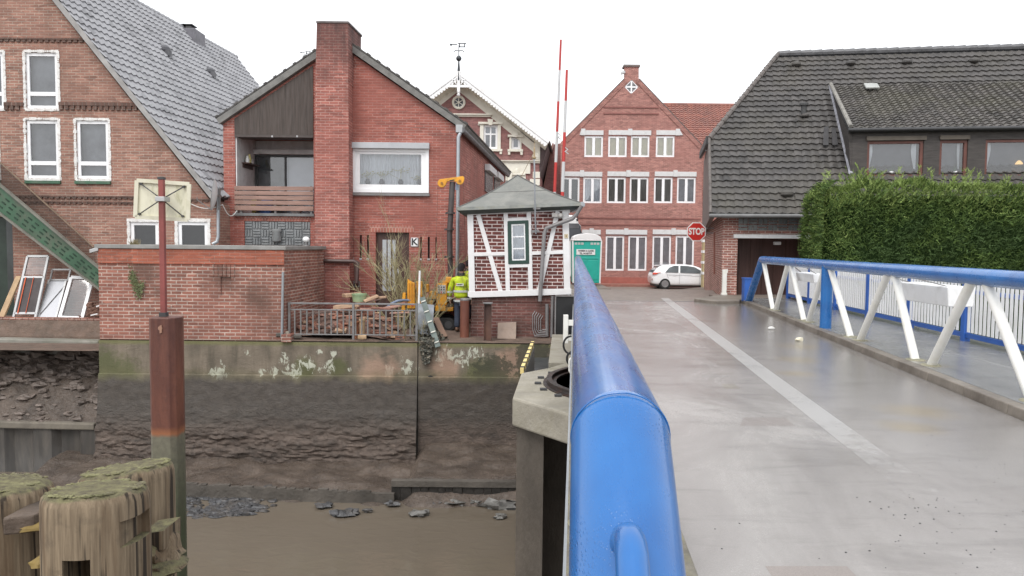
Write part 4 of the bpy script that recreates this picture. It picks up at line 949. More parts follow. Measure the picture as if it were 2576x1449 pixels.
# ---------------------------------------------------------------- brick yard annex with a flat roof
ax = T('brick_annex', 'low red brick annex with a pale flat coping standing right on the quay wall', 'annex', (P(480, 855, YQ).x, YQ + .1, ZY))
YA = YQ + .06
a0 = P(249, 740, YA); a1 = P(716, 740, YA); zt = P(500, 627, YA).z; bk = P(816, 700, 20.62)
pts = [(a0.x, YA), (a1.x, YA), (bk.x, 20.62), (a0.x + .3, 20.45)]
mb = MB(); mb.prism([(x, y, ZY - .25) for x, y in pts], (0, 0, zt - ZY + .25)); wa = B(mb, 'wall', BRW, ax)
nx = R(555, 683, 582, 742, YA); cm = MB(); cm.box(nx[0], nx[1], YA - .2, YA + .035, nx[2], nx[3])
x0, x1, z0, z1 = R(684, 656, 696, 668, YA); cm.box(x0, x1, YA - .2, YA + .2, z0, z1)
cut(wa, cm)
zc = P(500, 617, YA).z
mb = MB(); o_ = .06; pc = [(a0.x - o_, YA - o_), (a1.x + .05, YA - o_), (bk.x + .06, 20.61), (a0.x + .24, 20.44)]
mb.prism([(x, y, zt + .002) for x, y in pc], (0, 0, zc - zt)); B(mb, 'coping', mat('pale_coping', (.25, .245, .235), .7, var=.2, dirt=(.2, .19, .16), ds=2.5, damt=.5), ax, bevel=.01)
mb = MB(); b_ = R(249, 628, 716, 664, YA); mb.box(a0.x + .002, a1.x - .002, YA - .028, YA + .01, b_[2], zt); B(mb, 'brick_band', brick('band_brick', (.38, .12, .075), (.31, .10, .065), (.33, .2, .16), grime=(.16, .075, .055), gamt=.4, gs=.8, mfade=.9), ax)
mb = MB(); b_ = R(529, 672, 600, 683, YA); x = b_[0]
while x < b_[1] - .08:
    if not (R(548, 0, 566, 1, YA)[0] > 1e9): mb.box(x, x + .085, YA - .016, YA + .01, b_[2] - .12, b_[3] + .06)
    x += .097
B(mb, 'soldier_course', BRW, ax)
mb = MB(); mb.tube([P(712, 684, YA - .05), P(709, 850, YA - .05)], .03, 8); B(mb, 'downpipe', ZINC, ax, smooth=True)
mb = MB(); mb.box(a1.x - .05, a1.x + .18, YA - .14, YA + .18, ZY - .02, ZY + .16); B(mb, 'pier_base', BRW, ax, bevel=.01)
# a security lamp at the corner, a ball lamp and weeds on the flat roof
t = T('flood_lamp', 'small pale security lamp on the left end of the annex coping', 'lamp', tuple(P(240, 628, YA)))
mb = MB(); p_ = P(239, 629, YA); mb.obox(p_, V((.10, 0, .03)), V((0, .06, 0)), V((0, 0, .045))); B(mb, 'lamp_head', ALU, t, bevel=.01)
mb = MB(); mb.beam(p_ + V((.05, 0, 0)), V((a0.x + .02, YA, p_.z + .03)), .03, .03); mb.beam(p_ + V((.07, 0, -.02)), p_ + V((.07, 0, -.13)), .03, .03); B(mb, 'bracket', GREYM, t)
t = T('globe_lamp', 'white glass globe lamp standing on the annex roof before the grey block window', 'lamp', tuple(P(771, 617, 20.4)))
p_ = P(770, 602, 20.4); mb = MB(); mb.ball(p_, .095, .095, .075, 16); B(mb, 'globe', WHITE, t, smooth=True)
mb = MB(); mb.lathe((p_.x, p_.y, zc), [(.09, .0), (.09, .02), (.03, .03), (.03, max(.05, p_.z - zc - .08))], 12); B(mb, 'base', GREYM, t)
mb = MB(); random.seed(4)
for i in range(70):
    c = P(530 + random.gauss(0, 9), 622 - 0, YA - .02); a = random.uniform(-.9, .9)
    c = V((P(341 + random.gauss(0, 6), 620, YA).x, YA - .05, zc)); mb.add([c, c + V((.02, 0, .01)), c + V((a * .12, random.uniform(-.05, .05), random.uniform(.05, .16)))], [(0, 1, 2)])
tag(B(mb, 'weed', mat('dry_weed', (.18, .15, .08), .8), fix=False), 'dry weed tuft growing on the annex coping below the left dark window', 'weed')
mb = MB(); random.seed(6)
for i in range(420):
    u, v = random.choice(((525, 705), (535, 720), (551, 735), (560, 720), (517, 690))); u += random.gauss(0, 8); v += random.gauss(0, 8)
    u = 345 + (u - 540) * .55
    c = P(u, v, YA - .03); d = V((random.uniform(-1, 1), -.4, random.uniform(-1, .4))) * .045
    mb.add([c, c + d, c + V((d.z, d.y, -d.x)) * .8], [(0, 1, 2)])
tag(B(mb, 'wall_creeper', mat('creeper_green', (.10, .115, .045), .7, var=.4, vs=20), fix=False), 'small patch of green creeper clinging to the annex wall beside the rusty post', 'creeper')
# ---------------------------------------------------------------- balcony house with the big chimney
Y2 = 21.2
h2 = T('brick_house', 'plain red brick house with a broad central chimney and a recessed balcony', 'house', (-5, Y2, -1.8))
eL = P(561, 312, Y2); eR = P(1153, 322, Y2); ap = P(855, 113, Y2)
mb = MB(); z0 = -2.7
mb.prism([(eL.x, Y2, z0), (eR.x, Y2, z0), eR, ap, eL], DIR * 13.4); w2 = B(mb, 'wall', BR2, h2)
cuts = MB()
rc = R(592, 334, 789, 537, Y2); cuts.box(rc[0], rc[1], Y2 - .3, Y2 + 1.7, rc[2], rc[3])
rb = R(615, 557, 781, 618, Y2); cuts.box(rb[0], rb[1], Y2 - .3, Y2 + .06, rb[2], rb[3])
rd = R(945, 585, 1029, 762, Y2); rd = (rd[0], rd[1], -2.2, rd[3]); cuts.box(rd[0], rd[1], Y2 - .3, Y2 + .22, rd[2], rd[3])
SL = [(886, 890, 591, 648), (905, 910, 591, 649), (923, 928, 591, 649), (1057, 1061, 596, 650), (1076, 1081, 596, 650), (1095, 1099, 597, 650)]
for u0, u1, v0, v1 in SL: r_ = R(u0, v0, u1, v1, Y2); cuts.box(r_[0], r_[1], Y2 - .3, Y2 + .18, r_[2], r_[3])
wr = R(886, 373, 1079, 485, Y2)
cuts.box(wr[0], wr[1], Y2 - .3, Y2 + .5, wr[2], wr[3])
cut(w2, cuts)
# big picture window with net curtain
o = win(h2, 0, 0, 0, 0, Y2, rect=wr, back=None, rec=-.03, fr=.10)
mb = MB(); e = .10; a, b = Y2 + .0, Y2 + .05
X0, X1, Z0, Z1 = wr[0] + e, wr[1] - e, wr[2] + e, wr[3] - e
for q_ in ((X0, X1, Z0, Z0 + .13), (X0, X1, Z1 - .07, Z1), (X0, X0 + .12, Z0 + .13, Z1 - .07), (X1 - .12, X1, Z0 + .13, Z1 - .07)): mb.box(q_[0], q_[1], a, b, q_[2], q_[3])
B(mb, 'sash', WPVC, o, bevel=.008)
mb = MB(); curtain(mb, X0 + .02, X1 - .02, Y2 + .22, Z0, Z1); B(mb, 'curtain', CURT, o, fix=False)
mb = MB(); mb.box(wr[0], wr[1], Y2 + .46, Y2 + .49, wr[2], wr[3]); B(mb, 'room', ROOM, o)
for k, (u, h_, r_) in enumerate(((960, .32, .10), (1008, .40, .16), (1056, .22, .07), (925, .3, .08))):   # vases with pale orchids on the sill
    p_ = P(u, 462, Y2 + .12); mb = MB(); mb.lathe((p_.x, Y2 + .12, Z0 + .14), [(.05, 0), (.08, .05), (.05, .14), (.055, .15)], 12); B(mb, 'vase', mat('dark_vase', (.08, .08, .09), .3), o, smooth=True)
    mb = MB(); random.seed(k)
    for i in range(26):
        c = V((p_.x + random.gauss(0, r_), Y2 + .12 + random.gauss(0, .02), Z0 + .14 + h_ + random.gauss(0, .04))); mb.ball(c, .022, .012, .018, 6)
    for i in range(3): mb.tube([V((p_.x, Y2 + .12, Z0 + .28)), V((p_.x + random.gauss(0, r_), Y2 + .12, Z0 + .12 + h_))], .005, 5)
    B(mb, 'orchid', mat('pale_flower', (.55, .52, .38), .7, var=.3, vs=20), o)
sb = R(883, 360, 1081, 375, Y2); mb = MB(); mb.box(sb[0], sb[1], Y2 - .16, Y2 + .01, sb[2], sb[3]); B(mb, 'shutter_box', mat('grey_shutter_box', (.42, .43, .45), .5, var=.12), h2, bevel=.008)
sw = R(886, 485, 1079, 490, Y2); mb = MB(); mb.box(sw[0] - .02, sw[1] + .02, Y2 - .08, Y2 + .01, sw[2] - .03, sw[3] - .01); B(mb, 'sill', GREYM, h2)
# recess: side wall, back wall with a big pane, beam
PLAST = mat('grey_plaster', (.60, .595, .59), .8, var=.12, dirt=(.28, .27, .26), ds=2, damt=.5)
mb = MB(); mb.box(rc[0] + .01, rc[0] + .04, Y2 + .02, Y2 + 1.66, rc[2] + .01, rc[3] - .01); B(mb, 'recess_side', PLAST, h2)
mb = MB(); mb.box(rc[0] + .042, rc[1] - .01, Y2 + 1.60, Y2 + 1.66, rc[2] + .01, rc[3] - .01); B(mb, 'recess_back', PLAST, h2)
q_ = (P(645, 380, Y2 + 1.5).x, rc[1] - .012, rc[2] + .02, P(700, 391, Y2 + 1.5).z)
o = win(h2, 0, 0, 0, 0, Y2 + 1.42, rect=q_, frame=mat('dark_frame', (.05, .05, .05), .5), back=None, rec=.02, fr=.05, mull=(.42,), name='balcony_window')
mb = MB(); mb.quad((q_[0], Y2 + 1.585, q_[2]), (q_[0] + (q_[1] - q_[0]) * .42, Y2 + 1.585, q_[2]), (q_[0] + (q_[1] - q_[0]) * .42, Y2 + 1.585, q_[3]), (q_[0], Y2 + 1.585, q_[3])); B(mb, 'room', mat('dim_room', (.11, .11, .112), .9, var=.3), o, fix=False)
mb = MB(); mb.quad((q_[0] + (q_[1] - q_[0]) * .42, Y2 + 1.585, q_[2]), (q_[1], Y2 + 1.585, q_[2]), (q_[1], Y2 + 1.585, q_[3]), (q_[0] + (q_[1] - q_[0]) * .42, Y2 + 1.585, q_[3])); B(mb, 'curtain', mat('grey_curtain', (.52, .52, .55), .9, var=.08), o, fix=False)
mb = MB(); zb = q_[3]; mb.box(q_[0] - .05, rc[1] - .012, Y2 + 1.36, Y2 + 1.59, zb + .02, zb + .17); B(mb, 'awning_box', PLAST, h2, bevel=.02)
mb = MB(); g = [(rc[0], rc[3]), (rc[1], rc[3])]
def vz(x): return eL.z + (ap.z - eL.z) * (x - eL.x) / (ap.x - eL.x)
mb.prism([(rc[0], Y2 - .035, rc[3] - .06), (rc[1], Y2 - .035, rc[3] - .06), (rc[1], Y2 - .035, vz(rc[1]) - .08), (rc[0], Y2 - .035, vz(rc[0]) - .08)], (0, .034, 0)); B(mb, 'timber_gable', WOODB, h2)
mb = MB(); mb.box(rc[0], rc[1], Y2 - .034, Y2 + .5, rc[3] - .13, rc[3] - .062); B(mb, 'lintel_beam', mat('dark_beam', (.07, .055, .05), .6), h2)
for u in (685, 748):
    p_ = P(u, 341, Y2 - .02); mb = MB(); mb.tube([p_, p_ + V((0, 0, -.05))], .03, 8); B(mb, 'spot_lamp', ALU, h2)
bal = T('balcony_railing', 'weathered brownish pink horizontal board railing across the recessed balcony', 'balcony railing', (rc[0], Y2, rc[2]))
SLT = mat('faded_boards', (.30, .185, .15), .7, var=.2, vs=4, stretch=(.6, 3, 3), dirt=(.17, .11, .09), ds=2, damt=.5)
for v0, v1 in ((469, 479), (481, 491), (493, 503), (505, 515), (518, 530)):
    r_ = R(595, v0, 788, v1, Y2 - .02); mb = MB(); mb.box(rc[0] - .02, rc[1] + .0, Y2 - .05, Y2 - .015, r_[2], r_[3]); B(mb, 'board', SLT, bal, bevel=.005)
for u in (604, 690, 780):
    r_ = R(u, 468, u + 5, 536, Y2); mb = MB(); mb.box(r_[0], r_[1], Y2 - .012, Y2 + .04, rc[2], r_[3]); B(mb, 'post', GREYM, bal)
r_ = R(590, 534, 792, 542, Y2); mb = MB(); mb.box(r_[0], r_[1], Y2 - .12, Y2 + .02, rc[2] - .075, rc[2] - .0); B(mb, 'balcony_sill', mat('lead_sill', (.16, .16, .16), .6, var=.3), h2)
for k, (u, l, c_, lb) in enumerate(((668, .5, (.08, .16, .40), 'blue folded tarpaulin lying behind the balcony boards'), (745, .4, (.6, .6, .58), 'white plastic bag of things standing behind the balcony boards at right'), (640, .2, (.45, .40, .12), 'yellowish box behind the balcony boards at left'))):
    p_ = P(u, 510, Y2 + .3); mb = MB(); mb.ball((p_.x, Y2 + .3, rc[2] + .22), l / 2, .14, .22, 10, rough=.5, seed=k); tag(B(mb, ['folded_tarpaulin', 'plastic_bag', 'storage_box'][k], mat('balcony_stuff', c_, .6), smooth=True), lb, ['tarpaulin', 'bag', 'box'][k])
sh = T('wall_shelf', 'small brown shelf on the pale side wall of the balcony holding white jars', 'shelf', tuple(P(628, 417, Y2 + .9)))
p_ = P(626, 413, Y2 + .9); xs = rc[0] + .042; mb = MB(); mb.box(xs, xs + .22, Y2 + .4, Y2 + 1.3, p_.z - .03, p_.z); mb.box(xs, xs + .03, Y2 + .45, Y2 + 1.25, p_.z - .14, p_.z - .031); B(mb, 'board', WOODD, sh)
for k, (yy, hh, c_) in enumerate(((.55, .20, (.7, .7, .68)), (.72, .26, (.55, .48, .18)), (.9, .14, (.6, .6, .6)))):
    mb = MB(); mb.lathe((xs + .11, Y2 + yy, p_.z + .002), [(.05, 0), (.06, hh * .5), (.03, hh * .8), (.035, hh)], 10)
    tag(B(mb, 'jar', mat('jar_glaze', c_, .3), smooth=True), ['white jar nearest on the balcony shelf', 'taller yellow jar in the middle of the balcony shelf', 'small whitish jar at the back of the balcony shelf'][k], 'jar', 'jars on the balcony shelf')
# block window: basket-weave of grey glass bricks with a lamp hood
gb = MB(); GB = mat('grey_block', (.19, .20, .205), .35, var=.3, vs=4, dirt=(.28, .28, .27), ds=3, damt=.5)
gb.box(rb[0] + .002, rb[1] - .002, Y2 + .03, Y2 + .055, rb[2] + .002, rb[3] - .002)
nxx = 8; cw = (rb[1] - rb[0]) / nxx; chh = (rb[3] - rb[2]) / 3
for i in range(nxx):
    for j in range(3):
        xa, za = rb[0] + i * cw, rb[2] + j * chh
        for k in range(3):
            if (i + j) % 2: gb.box(xa + .015 + k * cw / 3, xa + (k + 1) * cw / 3 - .012, Y2 - .005, Y2 + .031, za + .02, za + chh - .02)
            else: gb.box(xa + .015, xa + cw - .015, Y2 - .005, Y2 + .031, za + .015 + k * chh / 3, za + (k + 1) * chh / 3 - .012)
o = B(gb, 'block_window', GB, h2, bevel=.008)
mb = MB(); p_ = P(696, 592, Y2 - .05); mb.lathe((p_.x, Y2 - .06, p_.z - .18), [(.10, 0), (.13, .03), (.12, .26), (.15, .30), (.14, .36)], 14, 1, .7); B(mb, 'vent_hood', mat('hood_grey', (.24, .25, .25), .5, var=.2), o, smooth=True)
sc_ = brick('soldier_red', (.41, .155, .12), (.34, .13, .10), (.48, .31, .27), bw=.085, bh=.24, gamt=.2, mfade=.3)
for (u0, v0, u1, v1) in ((615, 544, 782, 556), (930, 567, 1042, 584)):
    r_ = R(u0, v0, u1, v1, Y2); mb = MB(); mb.box(r_[0], r_[1], Y2 - .008, Y2 + .02, r_[2], r_[3] if u0 > 900 else min(r_[3], rc[2] - .08)); B(mb, 'soldier_course', sc_, h2)
# door with three pale strips
mb = MB(); mb.box(rd[0] + .002, rd[1] - .002, Y2 + .13, Y2 + .18, rd[2], rd[3] - .002); d_ = B(mb, 'door', WOODD, h2)
for u0, u1 in ((962, 972), (975, 983), (987, 995)):
    r_ = R(u0, 603, u1, 732, Y2 + .1); mb = MB(); mb.box(r_[0], r_[1], Y2 + .115, Y2 + .135, r_[2], r_[3]); B(mb, 'glazed_strip', mat('frosted_strip', (.42, .44, .46), .3, var=.1), d_)
mb = MB(); r_ = R(1000, 676, 1004, 690, Y2 + .1); mb.box(r_[0], r_[1], Y2 + .06, Y2 + .09, r_[2], r_[3]); mb.box(r_[0], r_[1], Y2 + .09, Y2 + .129, r_[2] + .05, r_[2] + .08); B(mb, 'handle', ALU, d_)
for u0, u1, v0, v1 in SL:
    r_ = R(u0, v0, u1, v1, Y2); mb = MB(); mb.box(r_[0], r_[1], Y2 + .12, Y2 + .17, r_[2], r_[3]); B(mb, 'slit_window', GLASSD if False else DARK, h2)
    mb = MB(); mb.box(r_[0] - .01, r_[1] + .01, Y2 - .02, Y2 + .05, r_[2] - .05, r_[2] - .002); B(mb, 'slit_sill', ALU, h2)
r_ = R(1033, 598, 1053, 620, Y2); t = T('wall_sign', 'small white square sign with a black letter K beside the dark front door', 'sign', (r_[0], Y2, r_[2]))
mb = MB(); mb.box(r_[0], r_[1], Y2 - .035, Y2 - .005, r_[2], r_[3]); B(mb, 'plate', WHITE, t, bevel=.004)
text('K', 'lettering', .27, BLACK, t, ((r_[0] + r_[1]) / 2, Y2 - .037, (r_[2] + r_[3]) / 2), bold=.006)
mb = MB(); e_ = .012
for a_ in ((r_[0] + .005, r_[0] + .02, r_[2], r_[3]), (r_[1] - .02, r_[1] - .005, r_[2], r_[3])): mb.box(a_[0], a_[1], Y2 - .038, Y2 - .034, a_[2], a_[3])
B(mb, 'border', BLACK, t)
mb = MB(); r_ = R(890, 706, 905, 722, Y2); mb.box(r_[0], r_[1], Y2 - .05, Y2 - .002, r_[2], r_[3]); B(mb, 'vent_grille', GREYM, h2)
# chimney breast running up through the gable
YC = Y2 - .55
cb = [P(790, 660, YC).x, P(880, 660, YC).x]
BRP = mat('brown_pipe', (.075, .045, .04), .4, var=.2)
pipe([P(808, 656, YC - .08), P(890, 657, YC - .08), P(897, 661, YC - .08), P(897, 708, YC - .08), P(897, 716, Y2 - .01)], .055, 'waste_pipe', BRP, h2, 12)
ct = [P(797, 58, YC), P(875, 58, YC)]
mb = MB(); zs = P(835, 330, YC).z
back = Y2 + .25
mb.hexa([(cb[0], YC, -2.4), (cb[1], YC, -2.4), (cb[1], Y2 - .002, -2.4), (cb[0], Y2 - .002, -2.4), (P(793, 200, YC).x, YC, 4.4), (cb[1] - .03, YC, 4.4), (cb[1] - .03, Y2 - .002, 4.4), (P(793, 200, YC).x, Y2 - .002, 4.4)])
BRC = brick('chimney_brick', (.355, .130, .106), (.29, .105, .086), (.44, .27, .235), grime=(.09, .05, .045), gamt=.5, gs=.5, mfade=.4, streak=.5)
cbr = B(mb, 'chimney_breast', BRC, h2)
def chim_mat():
    m = BRC.copy(); m.name = 'sooted_chimney_brick'; nt = m.node_tree; p = nt.nodes['Principled BSDF']
    src = p.inputs['Base Color'].links[0].from_socket; ps = pos(nt); z = nd(nt, 'SeparateXYZ', {0: ps}).outputs[2]
    n = noise(nt, scaled(nt, ps, (3.0, 3.0, .5)), 1.0, 6, .65)
    f = mrange(nt, mth(nt, 'ADD', z, mth(nt, 'MULTIPLY', mth(nt, 'SUBTRACT', n, .5), 4.2)), 4.3, 6.3, 0, .88)
    nt.links.new(mixc(nt, f, src, (.075, .045, .042)), p.inputs['Base Color']); return m
mb = MB(); x0, x1 = cb[0], cb[1] - .03; yb = Y2 + .75
mb.hexa([(P(793, 200, YC).x, YC, 4.402), (x1, YC, 4.402), (x1 + .06, yb, 4.402), (x0 + .1, yb, 4.402), (ct[0].x, YC, ct[0].z), (ct[1].x, YC, ct[1].z), (ct[1].x + .10, yb, ct[1].z), (ct[0].x + .06, yb, ct[0].z)])
chm = B(mb, 'chimney', chim_mat(), h2)
mb = MB(); mb.prism([(ct[0].x - .015, YC - .02, ct[0].z + .002), (ct[1].x + .02, YC - .02, ct[0].z + .002), (ct[1].x + .13, yb + .02, ct[0].z + .002), (ct[0].x + .05, yb + .02, ct[0].z + .002)], (0, 0, .05)); B(mb, 'capping', mat('capping', (.13, .11, .105), .8, var=.3), chm)
# roof slabs with stepped tile edge
VERG = mat('verge_slate', (.17, .165, .155), .7, var=.25, vs=5)
for a, b, s in ((eL, ap, -1), (eR, ap, 1)):
    d = (b - a).normalized(); n = V((-d.z, 0, d.x)); n = n if n.z > 0 else -n
    p0 = a - d * (.05 if s < 0 else .16) + V((0, -.14, 0)) + n * .02; L_ = (b - a).length + .2
    mb = MB(); mb.hexa([p0, p0 + DIR * 13.7, p0 + DIR * 13.7 + d * L_, p0 + d * L_, p0 + n * .16, p0 + DIR * 13.7 + n * .16, p0 + DIR * 13.7 + d * L_ + n * .16, p0 + d * L_ + n * .16]) 
    B(mb, 'roof', VERG, h2)
    mb = MB(); k = int(L_ / .33)
    for i in range(k):
        q_ = p0 + d * (i * .33) + n * .162; mb.obox(q_ + d * .16 + DIR * 6.8 + n * .03, d * .168, DIR * 6.8, (n * .02 + d * -.0))
        mb.obox(q_ + d * .05 + V((0, .07, 0)) + n * .052, d * .05, V((0, .08, 0)), n * .022)
    B(mb, 'tile_courses', ROOFD, h2)
# gutter and downpipe on the right corner, side wall windows
pipe([eR + V((.10, -.05, -.02)), eR + V((.06, -.1, -.15)), P(1153, 345, Y2 - .12), P(1150, 700, Y2 - .12)], .05, 'downpipe', ZINC, h2, 12)
gA = eR + V((.12, -.16, -.08)); pipe([gA, gA + DIR * 13.5], .075, 'gutter', mat('dark_gutter', (.10, .10, .105), .5), h2, 10)
mb = MB(); p_ = eR + V((.06, -.14, .0)); mb.box(p_.x - .12, p_.x + .07, p_.y - .02, p_.y + .16, p_.z - .14, p_.z + .07); B(mb, 'eave_cap', mat('eave_grey', (.40, .41, .42), .5), h2)
sn = V((1, -.09, 0)).normalized()
for (u0, u1, v0, v1) in ((1220, 1238, 424, 486), (1243, 1257, 441, 480)):
    p0 = eR + sn * .012; A = PP(u0, v0, p0, sn); C_ = PP(u1, v1, p0, sn)
    zt = PP((u0 + u1) / 2, v0, p0, sn).z; zb = PP((u0 + u1) / 2, v1, p0, sn).z
    mb = MB(); mb.hexa([(A.x - .02, A.y, zb), (A.x + .03, A.y, zb), (C_.x + .03, C_.y, zb), (C_.x - .02, C_.y, zb), (A.x - .02, A.y, zt - .18), (A.x + .03, A.y, zt - .18), (C_.x + .03, C_.y, zt - .18), (C_.x - .02, C_.y, zt - .18)])
    o = B(mb, 'side_window', mat('side_glass', (.05, .04, .04), .2), h2)
    mb = MB(); mb.hexa([(A.x, A.y - .1, zt - .175), (A.x + .18, A.y - .1, zt - .175), (C_.x + .18, C_.y, zt - .175), (C_.x, C_.y, zt - .175), (A.x, A.y - .1, zt + .05), (A.x + .18, A.y - .1, zt + .05), (C_.x + .18, C_.y, zt + .05), (C_.x, C_.y, zt + .05)])
    B(mb, 'shutter_box', LTGREY, o)
mb = MB(); c = P(1041, 236, 29); mb.box(c.x - .12, c.x + .12, 28.9, 29.14, c.z - 1.2, c.z + .06); mb.box(c.x - .22, c.x + .22, 28.8, 29.24, c.z + .10, c.z + .15); mb.box(c.x - .03, c.x + .03, 28.98, 29.06, c.z + .06, c.z + .1)
B(mb, 'flue', ALU, h2)
# weather vanes far off
def vane(u, vt, vb, y, s, label):
    a = P(u, vb, y); t_ = P(u, vt, y); h_ = t_.z - a.z; IR = mat('vane_iron', (.05, .055, .06), .5, .4)
    o = T('weather_vane', label, 'weather vane', tuple(a))
    mb = MB(); mb.tube([a - V((0, 0, .5)), a, a + V((0, 0, h_ * .42)), a + V((0, 0, h_ * .95))], [.10 * s, .085 * s, .03 * s, .02 * s], 8); B(mb, 'spike', IR, o, smooth=True)
    mb = MB(); mb.ball(a + V((0, 0, h_ * .47)), .16 * s, n=12); B(mb, 'ball', IR, o, smooth=True)
    mb = MB(); z = a.z + h_ * .74
    for sx in (-1, 1): mb.tube([(a.x, y, z), (a.x + sx * .18 * s, y, z + .04 * s), (a.x + sx * .30 * s, y, z - .06 * s)], .022 * s, 6)
    B(mb, 'scrolls', IR, o)
    mb = MB(); z = a.z + h_ * .95; x = a.x
    mb.box(x - .05, x + .42 * s, y - .015, y + .015, z + .07 * s, z + .12 * s); mb.box(x - .02, x + .36 * s, y - .015, y + .015, z - .12 * s, z - .07 * s); mb.box(x, x + .06, y - .015, y + .015, z - .12 * s, z + .07 * s); mb.box(x + .30 * s, x + .36 * s, y - .015, y + .015, z - .07 * s, z + .07 * s); mb.box(x - .42 * s, x - .1, y - .015, y + .015, z, z + .05); mb.ball((x - .45 * s, y, z + .02), .07 * s, n=6)
    B(mb, 'flag', IR, o)
vane(770, 131, 160, 60, .9, 'small faint weather vane just left of the big brick chimney, far behind')
tv = P(770, 160, 60); o = [x for x in COL.objects if x.name.startswith('weather_vane')][0]
mb = MB(); q4 = [(-1.9, -1.9), (1.9, -1.9), (1.9, 1.9), (-1.9, 1.9)]
mb.add([V((tv.x + a, tv.y + b, tv.z - 4.2)) for a, b in q4] + [tv - V((0, 0, .1))], [(0, 1, 4), (1, 2, 4), (2, 3, 4), (3, 0, 4), (3, 2, 1, 0)])
mb.box(tv.x - 1.6, tv.x + 1.6, tv.y - 1.6, tv.y + 1.6, -2.6, tv.z - 4.21); B(mb, 'turret', ROOFD, o)
# ---------------------------------------------------------------- half-timbered hut
YH = 18.35
TILT = .034
SC = YH / F
hut = T('timber_hut', 'small leaning timber framed hut with white beams, dark brick panels and grey pyramid roof', 'hut', tuple(P(1310, 850, YH)))
H0 = P(1183, 748, YH); hx = V((math.cos(TILT), 0, math.sin(TILT))); hz = V((-math.sin(TILT), 0, math.cos(TILT))); hy = V((0, 1, 0))
def hp(u, v, y=0.0):             # a point of the front, laid out in the hut's own leaning axes
    q = P(u, v, YH) - H0; return H0 + hx * q.dot(hx) + hz * q.dot(hz) + hy * y
def HB(a, b, wdt, proud=.035, thick=.06): mb = MB(); mb.beam(hp(*a, -proud + thick / 2), hp(*b, -proud + thick / 2), wdt * SC, thick, up=V((0, 1, 0))) ; return mb
# beam() measures its first width across 'up'; build bars by hand instead
def hbar(mb, a, b, wd, y0, y1):
    A_, B2 = hp(*a), hp(*b); d = (B2 - A_).normalized(); n = V((-d.z, 0, d.x)) * wd * SC / 2
    mb.hexa([A_ - n + hy * y0, B2 - n + hy * y0, B2 - n + hy * y1, A_ - n + hy * y1, A_ + n + hy * y0, B2 + n + hy * y0, B2 + n + hy * y1, A_ + n + hy * y1])
DEP = 2.35
mb = MB(); c0 = [hp(1181, 748, .02), hp(1435, 739, .02), hp(1431, 527, .02), hp(1178, 539, .02)]
mb.prism(c0, hy * (DEP - .04)); B(mb, 'brick_panels', BRH, hut)
TIM = mat('white_timber', (.72, .71, .71), .6, var=.05, dirt=(.55, .52, .49), ds=3, damt=.35, bmp=.004, bs=30)
bars = [((1188, 748), (1183, 538), 15, 'post'), ((1427, 740), (1422, 527), 16, 'post'), ((1278, 743), (1272, 534), 11, 'post'), ((1335, 741), (1330, 531), 11, 'post'),
        ((1182, 741), (1437, 733), 15, 'sill_beam'), ((1178, 536), (1432, 525), 11, 'top_beam'), ((1191, 640), (1273, 638), 9, 'rail'), ((1337, 637), (1421, 634), 9, 'rail'), ((1278, 669), (1334, 667), 9, 'rail'), ((1274, 553), (1330, 551), 8, 'rail'),
        ((1203, 541), (1260, 735), 11, 'brace'), ((1403, 532), (1356, 733), 11, 'brace')]
dy = {'post': -.045, 'sill_beam': -.050, 'top_beam': -.048, 'rail': -.040, 'brace': -.036}
for a, b, wd, nm in bars:
    mb = MB(); hbar(mb, a, b, wd, dy[nm], .03); B(mb, nm, TIM, hut, bevel=.006)
# beams along the right and left sides and back
for u, nm in ((1431, 'side_frame'), (1180, 'side_frame')):
    for v in (740, 634, 530):
        A_ = hp(u, v); mb = MB(); mb.obox(A_ + hy * DEP / 2, hx * .03, hy * DEP / 2, hz * .06); B(mb, nm, TIM, hut)
    for k in (.33, .66, .985): A_ = hp(u, 640); mb = MB(); mb.obox(A_ + hy * DEP * k, hx * .031, hy * .06, hz * 1.02); B(mb, nm, TIM, hut)
GRNW = mat('dark_green_frame', (.018, .050, .038), .4, var=.15)
mb = MB(); hbar(mb, (1283, 664), (1281, 557), 9, -.055, .0); hbar(mb, (1327, 662), (1325, 555), 9, -.055, .0); hbar(mb, (1278.6, 560), (1328.4, 558), 8, -.054, .0); hbar(mb, (1280, 660), (1331, 659), 9, -.054, .0)
wi = B(mb, 'window', GRNW, hut, bevel=.004)
mb = MB(); hbar(mb, (1290, 656), (1288, 565), 3, -.032, .0); hbar(mb, (1321, 655), (1319, 564), 3, -.032, .0)
for v in (566, 596, 626, 654): hbar(mb, (1288.5, v), (1320.5, v - 1), 3, -.031, .0)
B(mb, 'sash', WPVC, wi)
mb = MB(); mb.quad(hp(1284, 660, -.012), hp(1326, 658, -.012), hp(1324, 560, -.012), hp(1282, 561, -.012)); B(mb, 'pane', GLASS, wi, fix=False)
mb = MB(); vs = []
for i in range(41):
    t = i / 40; d = -.004 + .006 * math.sin(t * 40); a = hp(1284 + 42 * t, 660 - 2 * t, d + .008); b = hp(1282 + 42 * t, 561 - t, d + .008); vs += [a, b]
mb.add(vs, [(2 * i, 2 * i + 2, 2 * i + 3, 2 * i + 1) for i in range(40)]); B(mb, 'curtain', CURT, wi, fix=False)
